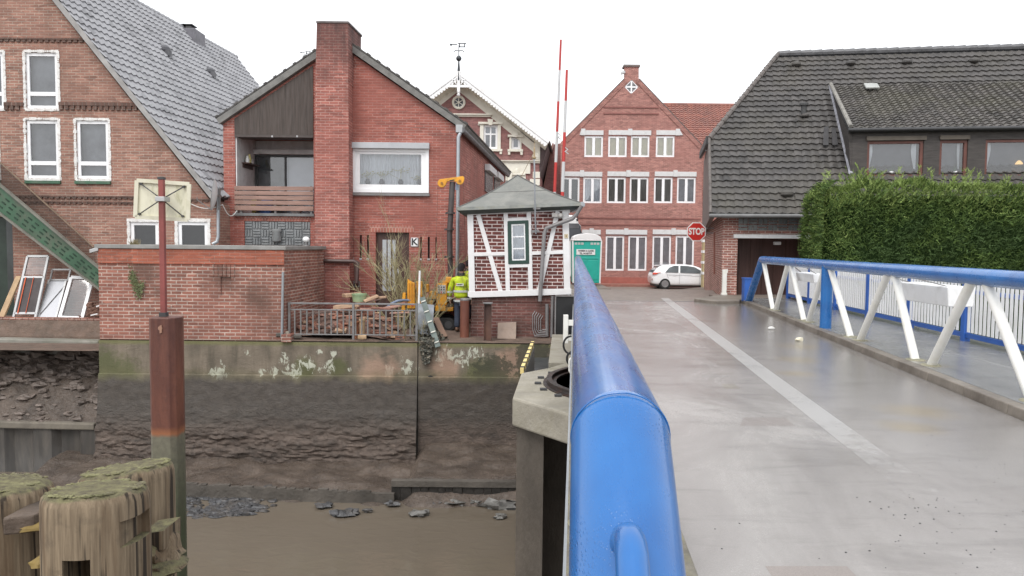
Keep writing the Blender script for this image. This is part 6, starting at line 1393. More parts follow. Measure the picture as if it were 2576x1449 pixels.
def person(loc, yaw, label, head_turn=0.0, arm_out=0.0, hat=(.02, .018, .02)):
    t = T('person', label, 'person', loc); L = V(loc); Rz = Matrix.Rotation(yaw, 3, 'Z')
    def w_(x, y, z): return L + Rz @ V((x, y, z))      # the figure faces +y before turning
    Rh = Matrix.Rotation(yaw + head_turn, 3, 'Z'); hc = L + V((0, 0, 1.63)) + Rz @ V((0, .03, 0))
    def h_(x, y, z): return hc + Rh @ V((x, y, z))
    n = [(w_(0, 0, .93), .13, .10), (w_(0, .01, 1.15), .14, .10), (w_(0, 0, 1.36), .16, .10), (w_(0, .01, 1.47), .07, .065), (h_(0, 0, -.07), .06, .065), (h_(0, .01, .0), .078, .095), (h_(0, 0, .10), .07, .085)]
    e = [(0, 1), (1, 2), (2, 3), (3, 4), (4, 5), (5, 6)]
    for s in (-1, 1):
        b = len(n); ao = arm_out if s < 0 else .02
        n += [(w_(s * .19, 0, 1.40), .055, .055), (w_(s * (.24 + ao * .5), .0, 1.14), .043, .043), (w_(s * (.25 + ao), .06, .89), .030, .030), (w_(s * (.25 + ao), .075, .84), .038, .022)]
        e += [(2, b), (b, b + 1), (b + 1, b + 2), (b + 2, b + 3)]
        hp_ = b + 3
        for k, (dx, dy, ln) in enumerate(((0, .03, .075), (0, .012, .085), (0, -.006, .080), (0, -.024, .065))):
            q_ = len(n); base = w_(s * (.25 + ao), .075 + dy, .80); n += [(base, .0095, .0095), (base + V((0, 0, -ln * .55)) + Rz @ V((-s * .006, 0, 0)), .0085, .0085), (base + V((0, 0, -ln)) + Rz @ V((-s * .018, 0, 0)), .007, .007)]
            e += [(hp_, q_), (q_, q_ + 1), (q_ + 1, q_ + 2)]
        q_ = len(n); base = w_(s * (.245 + ao), .115, .835); n += [(base, .011, .011), (base + Rz @ V((-s * .01, .015, -.04)), .009, .009)]; e += [(hp_, q_), (q_, q_ + 1)]
        b = len(n)
        n += [(w_(s * .09, 0, .86), .085, .085), (w_(s * .10, .02, .48), .055, .055), (w_(s * .10, -.02, .10), .035, .04), (w_(s * .105, .10, .045), .035, .03)]
        e += [(0, b), (b, b + 1), (b + 1, b + 2), (b + 2, b + 3)]
    body = skin('body', n, e, SKIN, t)
    # nose, ears, brow: small shapes on the head
    mb = MB(); mb.ball(h_(0, .098, .01), .014, .018, .024, 8)
    for s in (-1, 1): mb.ball(h_(s * .080, .0, .012), .012, .022, .032, 8)
    mb.ball(h_(0, .085, -.045), .028, .014, .008, 8); B(mb, 'face', SKIN, body, smooth=True)
    mb = MB()
    for s in (-1, 1): mb.ball(h_(s * .031, .088, .035), .012, .008, .008, 8)
    B(mb, 'eyes', BLACK, body)
    mb = MB(); prof = [(.098, .02), (.105, .05), (.102, .10), (.082, .15), (.045, .178), (.01, .185)]
    vs = []; N_ = 18
    for r_, z in prof:
        for j in range(N_): a = 2 * math.pi * j / N_; vs.append(h_(r_ * .88 * math.cos(a), r_ * 1.1 * math.sin(a) - .005, z - .01 - (.045 if math.sin(a) < -.2 and z < .06 else 0)))
    mb.add(vs, [(i * N_ + j, i * N_ + (j + 1) % N_, (i + 1) * N_ + (j + 1) % N_, (i + 1) * N_ + j) for i in range(len(prof) - 1) for j in range(N_)] + [[(len(prof) - 1) * N_ + j for j in range(N_)]])
    B(mb, 'knit_hat', mat('black_knit', hat, .95, bmp=.004, bs=120), t, smooth=True)
    jn = [(w_(0, 0, .86), .205, .150), (w_(0, 0, 1.02), .200, .150), (w_(0, 0, 1.22), .200, .145), (w_(0, 0, 1.38), .185, .125), (w_(0, .0, 1.50), .095, .085)]
    je = [(0, 1), (1, 2), (2, 3), (3, 4)]
    for s in (-1, 1):
        ao = arm_out if s < 0 else .02; b = len(jn)
        jn += [(w_(s * .20, 0, 1.385), .088, .085), (w_(s * (.255 + ao * .5), 0, 1.14), .078, .078), (w_(s * (.26 + ao), .055, .91), .060, .060)]; je += [(3, b), (b, b + 1), (b + 1, b + 2)]
    jk = skin('jacket', jn, je, HIVIS, t, sub=2)
    def ring(z, dz, rx, ry, name, m, c=(0, 0)):
        mb = MB(); vs = []
        for zz, k in ((z, 1), (z + dz, 1)):
            for j in range(24): a = 2 * math.pi * j / 24; vs.append(w_(c[0] + rx * math.cos(a), c[1] + ry * math.sin(a), zz))
        mb.add(vs, [(j, (j + 1) % 24, 24 + (j + 1) % 24, 24 + j) for j in range(24)]); return B(mb, name, m, jk, smooth=True, fix=False)
    ring(1.045, .055, .208, .158, 'reflective_band', REFL); ring(.80, .05, .200, .150, 'reflective_band', REFL)
    ring(.765, .035, .200, .150, 'hem', BLACK)
    for s in (-1, 1):
        ao = arm_out if s < 0 else .02; ring(1.02, .05, .083, .083, 'sleeve_band', REFL, (s * (.257 + ao * .75), .028)); ring(.865, .04, .066, .066, 'cuff', REFL, (s * (.26 + ao), .055))
    mb = MB(); mb.obox(w_(.015, -.150, 1.245), Rz @ V((.105, 0, 0)), Rz @ V((0, .006, 0)), V((0, 0, .032))); lg = B(mb, 'back_patch', mat('patch_white', (.70, .72, .66), .6), jk, bevel=.004)
    mb = MB(); mb.obox(w_(-.075, -.160, 1.258), Rz @ V((.016, 0, .006)), Rz @ V((0, .003, 0)), V((0, 0, .012))); B(mb, 'emblem', mat('emblem_red', (.6, .06, .04), .5), lg)
    mb = MB(); random.seed(2)
    for k in range(6): x = -.04 + k * .024; mb.obox(w_(x, -.160, 1.252), Rz @ V((.009, 0, 0)), Rz @ V((0, .003, 0)), V((0, 0, .010 + .004 * (k % 2))))
    B(mb, 'lettering', BLACK, lg)
    mb = MB(); vs = []
    for zz, k in ((1.475, 1.0), (1.545, .92)):
        for j in range(20): a = 2 * math.pi * j / 20; vs.append(w_(.105 * k * math.cos(a), .100 * k * math.sin(a), zz))
    mb.add(vs, [(j, (j + 1) % 20, 20 + (j + 1) % 20, 20 + j) for j in range(20)]); B(mb, 'collar', mat('dark_collar', (.03, .035, .04), .9), jk, smooth=True, fix=False)
    tn = [(w_(0, 0, .88), .165, .13)]; te = []
    for s in (-1, 1): b = len(tn); tn += [(w_(s * .095, 0, .78), .105, .10), (w_(s * .10, .02, .47), .085, .085), (w_(s * .10, -.015, .11), .075, .078)]; te += [(0, b), (b, b + 1), (b + 1, b + 2)]
    skin('trousers', tn, te, JEANS, t)
    for s in (-1, 1): bn = [(w_(s * .105, -.03, .13), .055, .06), (w_(s * .105, -.01, .055), .052, .055), (w_(s * .112, .15, .045), .048, .04)]; skin('boot', bn, [(0, 1), (1, 2)], mat('brown_boot', (.12, .07, .045), .7) if s < 0 else bpy.data.materials['brown_boot'], t, sub=1)
    return t
pw = P(1159, 846, 19.25); person((pw.x, 19.25, ZY + .03), -.25, 'worker in black knit hat and yellow safety jacket seen from behind beside the hut', head_turn=-.25, arm_out=.07)
pw2 = P(1176, 840, 20.98); person((pw2.x, 20.98, ZY + .10), -1.35, 'second worker in a yellow safety jacket mostly hidden behind the hut, face in profile', head_turn=-.2, hat=(.03, .02, .022))
# ---------------------------------------------------------------- steel pile with the navigation board
YP = 8.7
pl = T('steel_pile', 'thick rusty steel pile in the channel, green below, with a thin red post on top', 'steel pile', tuple(P(410, 1449, YP)))
a, b = P(374, 798, YP), P(447, 796, YP); mx_ = P(428, 798, YP - .05)
zt = a.z; ztop = zt
def pile_mat():
    m, nt, p = new('pile_rust'); ps = pos(nt); z = nd(nt, 'SeparateXYZ', {0: ps}).outputs[2]
    n = noise(nt, scaled(nt, ps, (4, 4, .7)), 1.2, 7, .65); n2 = noise(nt, ps, 14, 5, .65)
    c = mixc(nt, mrange(nt, n, .35, .65), (.085, .030, .022), (.175, .066, .042))
    c = mixc(nt, mrange(nt, n2, .55, .75, 0, .4), c, (.05, .025, .022))
    ze = mth(nt, 'ADD', z, mth(nt, 'MULTIPLY', mth(nt, 'SUBTRACT', n, .5), .10)); zb = P(410, 1092, YP).z
    c = mixc(nt, mrange(nt, ze, zb + .10, zb + .02), c, (.26, .10, .045))
    low = mrange(nt, ze, zb + .015, zb - .03)
    g = mixc(nt, mrange(nt, z, zb - .1, zb - 1.1), (.155, .145, .105), (.060, .075, .040))
    g = mixc(nt, mrange(nt, n2, .4, .7, 0, .5), g, (.06, .055, .045))
    c = mixc(nt, low, c, g); nt.links.new(c, p.inputs['Base Color']); p.inputs['Roughness'].default_value = .5
    bump(nt, p, n2, .006, .7); return m
mb = MB(); w_ = b.x - a.x
sec = [(a.x, YP), (a.x + w_ * .14, YP - .06), (mx_.x - .01, YP - .075), (b.x - .02, YP - .02), (b.x, YP + .12), (b.x - .04, YP + .25), (a.x + .06, YP + .28), (a.x + .0, YP + .18)]
mb.prism([(x, y, -6.5) for x, y in sec], (0, 0, ztop + 6.5)); po = B(mb, 'pile', pile_mat(), pl, bevel=.012)
mb = MB(); mb.disc(P(403, 826, YP - .075), .025, .01, (0, 1, 0), 14); mb.obox(P(405, 828, YP - .07), V((.012, 0, .004)), V((0, .012, 0)), V((0, 0, .045))); B(mb, 'lug', mat('bare_rust', (.34, .19, .13), .7), po)
pt_, pb_ = P(406.5, 452, YP + .1), P(406.5, 800, YP + .1)
mb = MB(); mb.box(pt_.x - .030, pt_.x + .030, YP + .07, YP + .13, zt - .02, pt_.z); B(mb, 'post', mat('red_oxide', (.24, .062, .055), .6, var=.2, dirt=(.13, .045, .035), ds=4, damt=.5), pl, bevel=.006)
mb = MB(); mb.box(pt_.x - .034, pt_.x + .034, YP + .066, YP + .134, pt_.z + .002, pt_.z + .03); mb.box(pt_.x - .04, pt_.x + .04, YP + .06, YP + .14, zt + .0, zt + .05); B(mb, 'post_cap', GIRD, pl)
nb_ = T('navigation_board', 'mouldy cream square board with a dark cross brace on the thin red post', 'sign board', tuple(P(408, 505, YP)))
c = [P(342, 546, YP + .22), P(474, 553, YP + .30), P(477, 463, YP + .30), P(346, 454, YP + .22)]
BRD = mat('mouldy_cream_board', (.74, .71, .56), .6, var=.10, vs=3, dirt=(.30, .29, .10), ds=4, damt=.6, stretch=(2.4, 1, .8))
mb = MB(); mb.prism(c, (0, .015, 0)); bo = B(mb, 'board', BRD, nb_)
B(frame_bars([v + V((0, -.012, 0)) for v in c], .045, .03), 'rim', mat('cream_rim', (.66, .63, .50), .6, var=.08, dirt=(.4, .38, .2), ds=5), nb_)
cen = P(407, 501, YP + .1)
for k in range(4):
    e_ = c[k].lerp(c[(k + 2) % 4], .09) + V((0, -.03, 0)); mb = MB(); mb.tube([e_, cen.lerp(e_, .10)], .007, 8); B(mb, 'brace', GIRD, nb_)
    mb = MB(); mb.disc(e_, .014, .03, (0, 1, 0), 12); B(mb, 'bolt', GIRD, nb_)
mb = MB(); mb.box(cen.x - .055, cen.x + .055, YP + .045, YP + .20, cen.z - .028, cen.z + .028); B(mb, 'clamp', ALU, nb_, bevel=.005)

# ---------------------------------------------------------------- timber fender piles in the foreground
def wood_mat():
    m, nt, p = new('weathered_pile_wood'); tc = nd(nt, 'TexCoord').outputs['Object']; g = nd(nt, 'NewGeometry'); nz = nd(nt, 'SeparateXYZ', {0: g.outputs['Normal']}).outputs[2]
    gr = noise(nt, scaled(nt, tc, (1, 1, .045)), 46, 6, .65); gr2 = noise(nt, scaled(nt, tc, (1, 1, .09)), 12, 6, .62, .5); n = noise(nt, tc, 7, 7, .65); cr_ = noise(nt, scaled(nt, tc, (1, 1, .03)), 26, 3, .5, .4)
    c = mixc(nt, mrange(nt, gr, .32, .68), (.115, .086, .058), (.30, .232, .158))
    c = mixc(nt, mrange(nt, gr2, .48, .66, 0, .75), c, (.125, .08, .048))
    c = mixc(nt, mrange(nt, cr_, .56, .62, 0, .9), c, (.03, .024, .02))
    c = mixc(nt, mrange(nt, n, .55, .72, 0, .6), c, (.075, .06, .045))
    moss = mrange(nt, mth(nt, 'ADD', nz, mth(nt, 'MULTIPLY', mth(nt, 'SUBTRACT', n, .5), .7)), .45, .75)
    mc = mixc(nt, mrange(nt, noise(nt, tc, 22, 6, .7), .35, .65), (.085, .072, .052), (.195, .182, .095))
    c = mixc(nt, moss, c, mc); nt.links.new(c, p.inputs['Base Color']); p.inputs['Roughness'].default_value = .85; p.inputs['Specular IOR Level'].default_value = .2
    h = mth(nt, 'ADD', mth(nt, 'ADD', mth(nt, 'MULTIPLY', gr, .5), mth(nt, 'MULTIPLY', mth(nt, 'MULTIPLY', moss, noise(nt, tc, 40, 6, .7)), 1.6)), mth(nt, 'MULTIPLY', cr_, -.5)); bump(nt, p, h, .007, .8); return m
PW = wood_mat()
def timber(u0, u1, vt, y, tilt, label, zbot=-6.2, seed=0, notches=()):
    ct = P((u0 + u1) / 2, vt, y); r = (u1 - u0) / 2 * y / F
    t = T('timber_pile', label, 'timber pile', (ct.x, ct.y, zbot), 'mossy fender piles')
    mb = MB(); N_ = 72; prof = [(1.0, zbot), (1.0, ct.z - 1.6), (1.0, ct.z - .8), (1.0, ct.z - .30), (.995, ct.z - .09), (.985, ct.z - .045), (.955, ct.z - .016), (.90, ct.z - .002), (.72, ct.z + .012), (.45, ct.z + .016), (.2, ct.z + .018), (.02, ct.z + .018)]
    vs = []
    for r_, z in prof:
        for j in range(N_):
            a = 2 * math.pi * j / N_; k = 1 + .03 * mn.noise(V((math.cos(a) * 1.4, math.sin(a) * 1.4, seed + z * .15))) + .016 * mn.noise(V((math.cos(a) * 7, math.sin(a) * 7, seed)))
            x, yy = r * r_ * k * math.cos(a), r * r_ * k * math.sin(a)
            zz = z + (tilt[0] * x + tilt[1] * yy + .012 * mn.noise(V((x * 14, yy * 14, seed))) if z > ct.z - .12 else 0); vs.append(V((ct.x + x, ct.y + yy, zz)))
    mb.add(vs, [(i * N_ + j, i * N_ + (j + 1) % N_, (i + 1) * N_ + (j + 1) % N_, (i + 1) * N_ + j) for i in range(len(prof) - 1) for j in range(N_)] + [list(range(N_))[::-1], [(len(prof) - 1) * N_ + j for j in range(N_)]])
    o = B(mb, 'shaft', PW, t, smooth=True)
    if notches:
        cm = MB()
        for (a0, b0, a1, b1) in notches:
            x0, x1, z0, z1 = R(a0, b0, a1, b1, y - r * .85); cm.box(x0, x1, y - r * 1.4, y + r * .25, z0, z1)
        cut(o, cm)
    mb = MB(); random.seed(seed + 3)
    for i in range(700):       # tufts of moss and splinters on the end grain
        a = random.uniform(0, 6.28); q_ = math.sqrt(random.random()) * .90; x, yy = r * q_ * math.cos(a), r * q_ * math.sin(a)
        if mn.noise(V((x * 9, yy * 9, seed * 2.3))) < -.08: continue
        c_ = V((ct.x + x, ct.y + yy, ct.z + .008 + tilt[0] * x + tilt[1] * yy - (.03 if q_ > .9 else 0))); s = random.uniform(.003, .010)
        mb.ball(c_, s * random.uniform(1, 2.2), s, s * .6, 5, rough=.9, seed=i)
    B(mb, 'moss_cap', mat('moss_tufts', (.165, .158, .078), .95, var=.4, vs=12, dirt=(.115, .095, .068), ds=5, damt=.9) if seed == 1 else bpy.data.materials['moss_tufts'], t, fix=False, kind='stuff')
    return t
timber(118, 368, 1232, 3.4, (.03, -.12), 'front timber pile with two square notches and a mossy top', seed=1, notches=((285, 1326, 341, 1392), (168, 1404, 234, 1600)))
timber(-140, 118, 1218, 3.85, (-.03, -.10), 'leftmost timber pile with a split brown shaft and mossy top, cut by the frame', seed=2)
tb = timber(207, 432, 1178, 4.15, (.13, -.10), 'rear timber pile with a sloping mossy top, right before the rusty steel pile', seed=3)
mb = MB(); c_ = P(408, 1385, 3.85); mb.ball(c_, .10, .12, .10, 14, rough=.5, seed=5); mb.obox(P(405, 1345, 3.85), V((.06, 0, .01)), V((0, .1, 0)), V((0, 0, .05)))
B(mb, 'collar_stub', PW, tb, smooth=True)
mb = MB(); c_ = P(418, 1420, 3.8); mb.ball(c_, .11, .13, .035, 14, rough=.4, seed=8); B(mb, 'collar_rim', PW, tb, smooth=True)
t = T('tie_beam', 'dark beam end with yellowish edge wedged between the two nearest timber piles', 'timber beam', tuple(P(100, 1300, 3.75)))
mb = MB(); a = P(92, 1296, 3.72); mb.obox(a, V((.065, .02, 0)), V((0, .14, 0)), V((0, 0, .045))); B(mb, 'beam', mat('dark_beam_wood', (.09, .066, .05), .85, var=.4, vs=6, bmp=.01, bs=30), t, bevel=.01)
mb = MB(); a = P(96, 1318, 3.66); mb.ball(a, .09, .10, .022, 10, rough=.5, seed=2); a = P(108, 1412, 3.5); mb.ball(a, .045, .06, .025, 10, rough=.5, seed=4); B(mb, 'mossy_edge', mat('ochre_moss', (.20, .14, .045), .9, var=.3, vs=10), t, smooth=True)

# ---------------------------------------------------------------- ornamental gable house
Y3 = 44.0
h3 = T('ornate_gable_house', 'dark brick house with white fretwork bargeboards and cream window surrounds', 'house', (P(1153, 600, Y3).x, Y3, -2.4))
wl, wrx = P(952, 400, Y3).x, P(1357, 400, Y3).x; apx3 = P(1154, 206, Y3); eR3 = P(1357, 372, Y3)
mb = MB(); mb.prism([(wl, Y3, -2.6), (wrx, Y3, -2.6), (wrx, Y3, eR3.z), (apx3.x, Y3, apx3.z), (wl, Y3, eR3.z)], DIR * 11); w3 = B(mb, 'wall', BR3, h3)
cm = MB()
def surround(u0, v0, u1, v1, su0, sv0, su1, sv1, par, **k):
    """stucco surround with a hood, keystone and sill round a sash"""
    o = win(par, su0, sv0, su1, sv1, Y3, cuts=cm, back=ROOM, rec=.06, **k)
    x0, x1, z0, z1 = R(u0, v0, u1, v1, Y3); a0, a1, b0, b1 = R(su0, sv0, su1, sv1, Y3)
    mb = MB(); y0, y1 = Y3 - .10, Y3 + .02
    mb.box(x0 + .1, a0 + .01, y0, y1, b0, b1); mb.box(a1 - .01, x1 - .1, y0, y1, b0, b1); mb.box(x0 + .1, x1 - .1, y0 - .002, y1, b1, z1 - .12)
    mb.box(x0, x1, y0 - .10, y1, z1 - .12, z1); mb.box(x0 - .02, x0 + .2, y0 - .02, y1, b1 - .05, z1 - .122); mb.box(x1 - .2, x1 + .02, y0 - .02, y1, b1 - .05, z1 - .122)
    xm = (x0 + x1) / 2; mb.prism([(xm - .10, y0 - .14, b1 - .05), (xm + .10, y0 - .14, b1 - .05), (xm + .17, y0 - .14, z1 + .16), (xm - .17, y0 - .14, z1 + .16)], (0, .1, 0))
    mb.box(x0, x1, y0 - .06, y1, b0 - .14, b0 - .002); mb.box(x0 + .02, x0 + .16, y0 - .03, y1, z0, b0 - .142); mb.box(x1 - .16, x1 - .02, y0 - .03, y1, z0, b0 - .142)
    B(mb, 'surround', CREAM, o, bevel=.015); return o
surround(1203, 308, 1264, 388, 1216, 314, 1252, 375, h3, trans=(.62,), mull=(.5,), fr=.13, bar=.09)
surround(1277, 340, 1316, 390, 1286, 344, 1309, 376, h3, fr=.14)
surround(1090, 306, 1140, 388, 1100, 312, 1130, 375, h3, trans=(.62,), mull=(.5,), fr=.13, bar=.09)
surround(1243, 436, 1321, 560, 1256, 455, 1306, 540, h3, trans=(.62,), mull=(.5,), fr=.13, bar=.09)
cut(w3, cm)
for (u0, v0, u1, v1, d) in ((1070, 287, 1238, 290, .25), (1070, 290, 1234, 294, .14), (1255, 404, 1358, 406, .22), (1255, 406, 1356, 410, .12)):
    r_ = R(u0, v0, u1, v1, Y3); mb = MB(); mb.box(r_[0], r_[1], Y3 - d, Y3 + .01, r_[2], r_[3] - .004); B(mb, 'cornice', CREAM, h3)
r_ = R(1266, 411, 1334, 437, Y3); mb = MB(); mb.box(r_[0], r_[1], Y3 - .09, Y3 + .01, r_[2], r_[3]); mb.ball(((r_[0] + r_[1]) / 2, Y3 - .1, r_[2] + .1), .16, .08, .2, 12); B(mb, 'frieze', CREAM, h3)
rw = P(1154, 258, Y3); mb = MB(); mb.lathe((0, 0, 0), [(.395, -.02), (.395, .10), (.34, .13), (.27, .10), (.25, .02), (.25, -.02)], 36)
mb.v = [V((rw.x + v.x, Y3 - v.z, rw.z + v.y)) for v in mb.v]; o = B(mb, 'round_window', CREAM, h3, smooth=True)
mb = MB(); mb.disc((rw.x, Y3 - .02, rw.z), .26, .03, (0, 1, 0), 32); B(mb, 'pane', mat('dark_pane', (.05, .05, .055), .15), o)
mb = MB()
for k in range(6): a = k * math.pi / 3 + .5; mb.beam((rw.x + .05 * math.cos(a), Y3 - .055, rw.z + .05 * math.sin(a)), (rw.x + .25 * math.cos(a), Y3 - .055, rw.z + .25 * math.sin(a)), .035, .035)
mb.disc((rw.x, Y3 - .06, rw.z), .07, .05, (0, 1, 0), 16); B(mb, 'glazing_star', CREAM, o)
mb = MB(); x = wrx
for k in range(12):
    z = P(1350, 440, Y3).z - k * .42; mb.box(x - (.55 if k % 2 else .38), x + .04, Y3 - .06, Y3 + .02, z - .19, z + .18)
B(mb, 'quoins', CREAM, h3, bevel=.02)
for s in (-1, 1):
    a = V((apx3.x, Y3 - .045, apx3.z + .02)); b = V((apx3.x + s * (wrx - apx3.x), Y3 - .045, eR3.z + .02)); d = (b - a).normalized(); n = V((0, 0, -.55))
    mb = MB(); mb.prism([a, b, b + n, a + n], (0, .05, 0)); B(mb, 'soffit_stand_in', CREAM, h3)  # cream board added for the bright soffit, which itself gets little light
mb = MB(); a = P(1342, 358, Y3); mb.box(a.x - .02, wrx + .03, Y3 - .05, Y3 + .02, P(1350, 412, Y3).z + .02, P(1350, 360, Y3).z); mb.ball((wrx - .22, Y3 - .12, P(1350, 396, Y3).z), .22, .16, .26, 12); B(mb, 'eave_console', CREAM, h3, bevel=.02)
# roof with projecting fretwork bargeboards, cream soffit
fy = Y3 - .95; at_ = P(1154, 182, fy); rb_ = P(1381, 357, fy); dR = (rb_ - at_); 
for s in (-1, 1):
    e_ = V((at_.x + s * abs(dR.x), fy, at_.z + dR.z)); d = (e_ - at_).normalized(); n = V((-d.z * s, 0, d.x * s)); n = n if n.z > 0 else -n; L_ = (e_ - at_).length
    mb = MB(); p0, p1 = at_, e_
    mb.hexa([p0, p1, p1 + DIR * 12, p0 + DIR * 12, p0 + n * .10, p1 + n * .10, p1 + DIR * 12 + n * .10, p0 + DIR * 12 + n * .10]); B(mb, 'roof', ROOFD, h3)
    mb = MB(); q0, q1 = p0 - n * .02 + DIR * .06, p1 - n * .02 + DIR * .06; mb.quad(q0, q1, q1 + DIR * .9 - n * .42, q0 + DIR * .9 - n * .42); B(mb, 'soffit', mat('soffit_cream', (.74, .71, .60), .7, dirt=(.4, .38, .3), ds=2), h3, fix=False)
    mb = MB()
    for k, (o1, o2, yy) in enumerate(((.12, -.10, .0), (-.11, -.26, .04))): mb.hexa([p0 + n * o2 + V((0, -.06 + yy, 0)), p1 + n * o2 + V((0, -.06 + yy, 0)), p1 + n * o2 + V((0, .0 + yy, 0)), p0 + n * o2 + V((0, .0 + yy, 0)), p0 + n * o1 + V((0, -.06 + yy, 0)), p1 + n * o1 + V((0, -.06 + yy, 0)), p1 + n * o1 + V((0, .0 + yy, 0)), p0 + n * o1 + V((0, .0 + yy, 0))])
    m_ = int(L_ / .19)
    for i in range(m_): c_ = p0 + d * ((i + .5) * L_ / m_) - n * .28 + V((0, -.02, 0)); mb.disc(c_, .085, .05, (0, 1, 0), 10)
    B(mb, 'bargeboard', WHITE, h3)
    # cove under the eave along the side
    if s > 0:
        A_ = p1 + V((-.02, .95, -.05)); Bq = V((wrx + .01, Y3 + .02, P(1362, 440, Y3).z)); C_ = V((wrx + .01, Y3 + .02, A_.z + .3)); mb = MB(); mb.prism([A_, Bq, C_], DIR * 10); B(mb, 'eave_cove', mat('dark_eave', (.075, .05, .05), .8), h3)
mb = MB(); y_ = fy - .06; z1, z2 = P(1153, 182, fy).z, P(1153, 229, fy).z; mb.box(at_.x - .085, at_.x + .085, y_ - .04, y_ + .06, z2, z1 + .05)
mb.lathe((at_.x, y_ + .01, z2 - .32), [(.02, 0), (.09, .06), (.10, .12), (.05, .17), (.09, .22), (.10, .30), (.06, .32)], 14)
z3 = P(1153, 217, fy).z; xw = P(1183, 216, fy).x - at_.x; mb.box(at_.x - xw, at_.x - .087, y_, y_ + .05, z3 - .07, z3 + .07); mb.box(at_.x + .087, at_.x + xw, y_, y_ + .05, z3 - .07, z3 + .07)
for s in (-1, 1): mb.beam((at_.x + s * .12, y_ + .02, z3 + .45), (at_.x + s * xw * .8, y_ + .02, z3 + .1), .05, .06); mb.beam((at_.x + s * .12, y_ + .02, z3 + .1), (at_.x + s * .45, y_ + .02, z3 + .5), .05, .05)
B(mb, 'gable_truss', WHITE, h3)
vane(1154, 110, 180, fy - .02, 1.0, 'large dark weather vane with ball and flag on the white fretwork gable')

# ---------------------------------------------------------------- office house with the diamond window
Y4 = 47.0
h4 = T('brick_house', 'three storey pale red brick gable house with a diamond window at the top', 'house', (P(1590, 700, Y4).x, Y4, -2.4))
pts = [(1410, 800), (1766, 800), (1765, 366), (1607, 199), (1607, 168), (1571, 167), (1571, 199), (1424, 346), (1410, 358)]
mb = MB(); mb.prism([V((P(u, v, Y4).x, Y4, max(-2.7, P(u, v, Y4).z))) for u, v in pts], DIR * .6); w4 = B(mb, 'wall', BR4, h4)
cm = MB()
row = [(v0, v1, us, bk) for v0, v1, us, bk in (
    (342, 395, [(1470, BLIND), (1530, BLIND), (1587, BLIND), (1650, BLIND)], 0), (446, 511, [(1411, DARK), (1467, CURT), (1527, STRIP), (1584, STRIP), (1645, STRIP), (1703, BLINDG)], 0), (593, 681, [(1464, BLINDG), (1523, BLINDG), (1580, BLINDG), (1641, BLINDG), (1699, BLINDG)], 0))]
for v0, v1, us, _ in row:
    for u, bk in us: win(h4, u, v0, u + 47, v1, Y4, cuts=cm, back=bk, rec=.05, fr=.11, mull=(.5,), bar=.17, gl=GLASS, dep=.35)
r_ = R(1573, 202, 1604, 235, Y4); cx_, cz_ = (r_[0] + r_[1]) / 2, (r_[2] + r_[3]) / 2; hw = .44
mbd = MB(); mbd.prism([(cx_ - hw, Y4 - .3, cz_), (cx_, Y4 - .3, cz_ - hw), (cx_ + hw, Y4 - .3, cz_), (cx_, Y4 - .3, cz_ + hw)], (0, .6, 0)); cm.add(mbd.v, mbd.f)
cut(w4, cm)
mb = MB(); k_ = hw - .01
for a, b in (((-1, 0), (0, -1)), ((0, -1), (1, 0)), ((1, 0), (0, 1)), ((0, 1), (-1, 0))): mb.beam((cx_ + a[0] * k_, Y4 + .06, cz_ + a[1] * k_), (cx_ + b[0] * k_, Y4 + .06, cz_ + b[1] * k_), .09, .08, up=V((0, 1, 0)))
mb.box(cx_ - .045, cx_ + .045, Y4 + .025, Y4 + .09, cz_ - k_, cz_ + k_); mb.box(cx_ - k_, cx_ + k_, Y4 + .028, Y4 + .088, cz_ - .045, cz_ + .045); o = B(mb, 'diamond_window', WPVC, h4)
mb = MB(); mb.add([(cx_ - k_, Y4 + .1, cz_), (cx_, Y4 + .1, cz_ - k_), (cx_ + k_, Y4 + .1, cz_), (cx_, Y4 + .1, cz_ + k_)], [(0, 1, 2, 3)]); B(mb, 'pane', GLASS, o, fix=False)
mb = MB(); mb.add([(cx_ - k_, Y4 + .25, cz_), (cx_, Y4 + .25, cz_ - k_), (cx_ + k_, Y4 + .25, cz_), (cx_, Y4 + .25, cz_ + k_)], [(0, 1, 2, 3)]); B(mb, 'room', ROOM, o, fix=False)
for u0, v0, u1, v1, ks in ((1462, 328, 1518, 340, 1467), (1531, 328, 1638, 340, 1585), (1651, 328, 1716, 340, 1705), (1414, 432, 1515, 444, 1464), (1528, 432, 1633, 444, 1581), (1647, 432, 1752, 444, 1699), (1464, 578, 1511, 590, 1488), (1524, 578, 1628, 590, 1575), (1642, 578, 1747, 590, 1694)):
    r_ = R(u0, v0, u1, v1, Y4); x = P(ks, v0, Y4).x; mb = MB(); z0, z1 = r_[2], r_[3]
    if ks < 1470 and v0 == 328: mb.prism([(r_[0] - .1, Y4 - .05, z0), (r_[1], Y4 - .05, z0), (r_[1], Y4 - .05, z1), (x - .14, Y4 - .05, z1)], (0, .08, 0))
    elif ks > 1700: mb.prism([(r_[0], Y4 - .05, z0), (r_[1] + .05, Y4 - .05, z0), (x + .14, Y4 - .05, z1), (r_[0], Y4 - .05, z1)], (0, .08, 0))
    else: mb.box(r_[0], r_[1], Y4 - .05, Y4 + .03, z0, z1)
    mb.box(x - .13, x + .13, Y4 - .09, Y4 + .02, z0 - .02, z1 + .09); B(mb, 'lintel', LTGREY, h4, bevel=.01)
for (u0, u1, v) in ((1518, 1657, 270), (1518, 1657, 286), (1416, 1762, 549), (1416, 1762, 566)):
    r_ = R(u0, v - 1.6, u1, v + 1.6, Y4); mb = MB(); mb.box(r_[0], r_[1], Y4 - .05, Y4 + .01, r_[2], r_[3]); B(mb, 'brick_band', mat('band_red', (.24, .10, .085), .8, var=.2), h4)
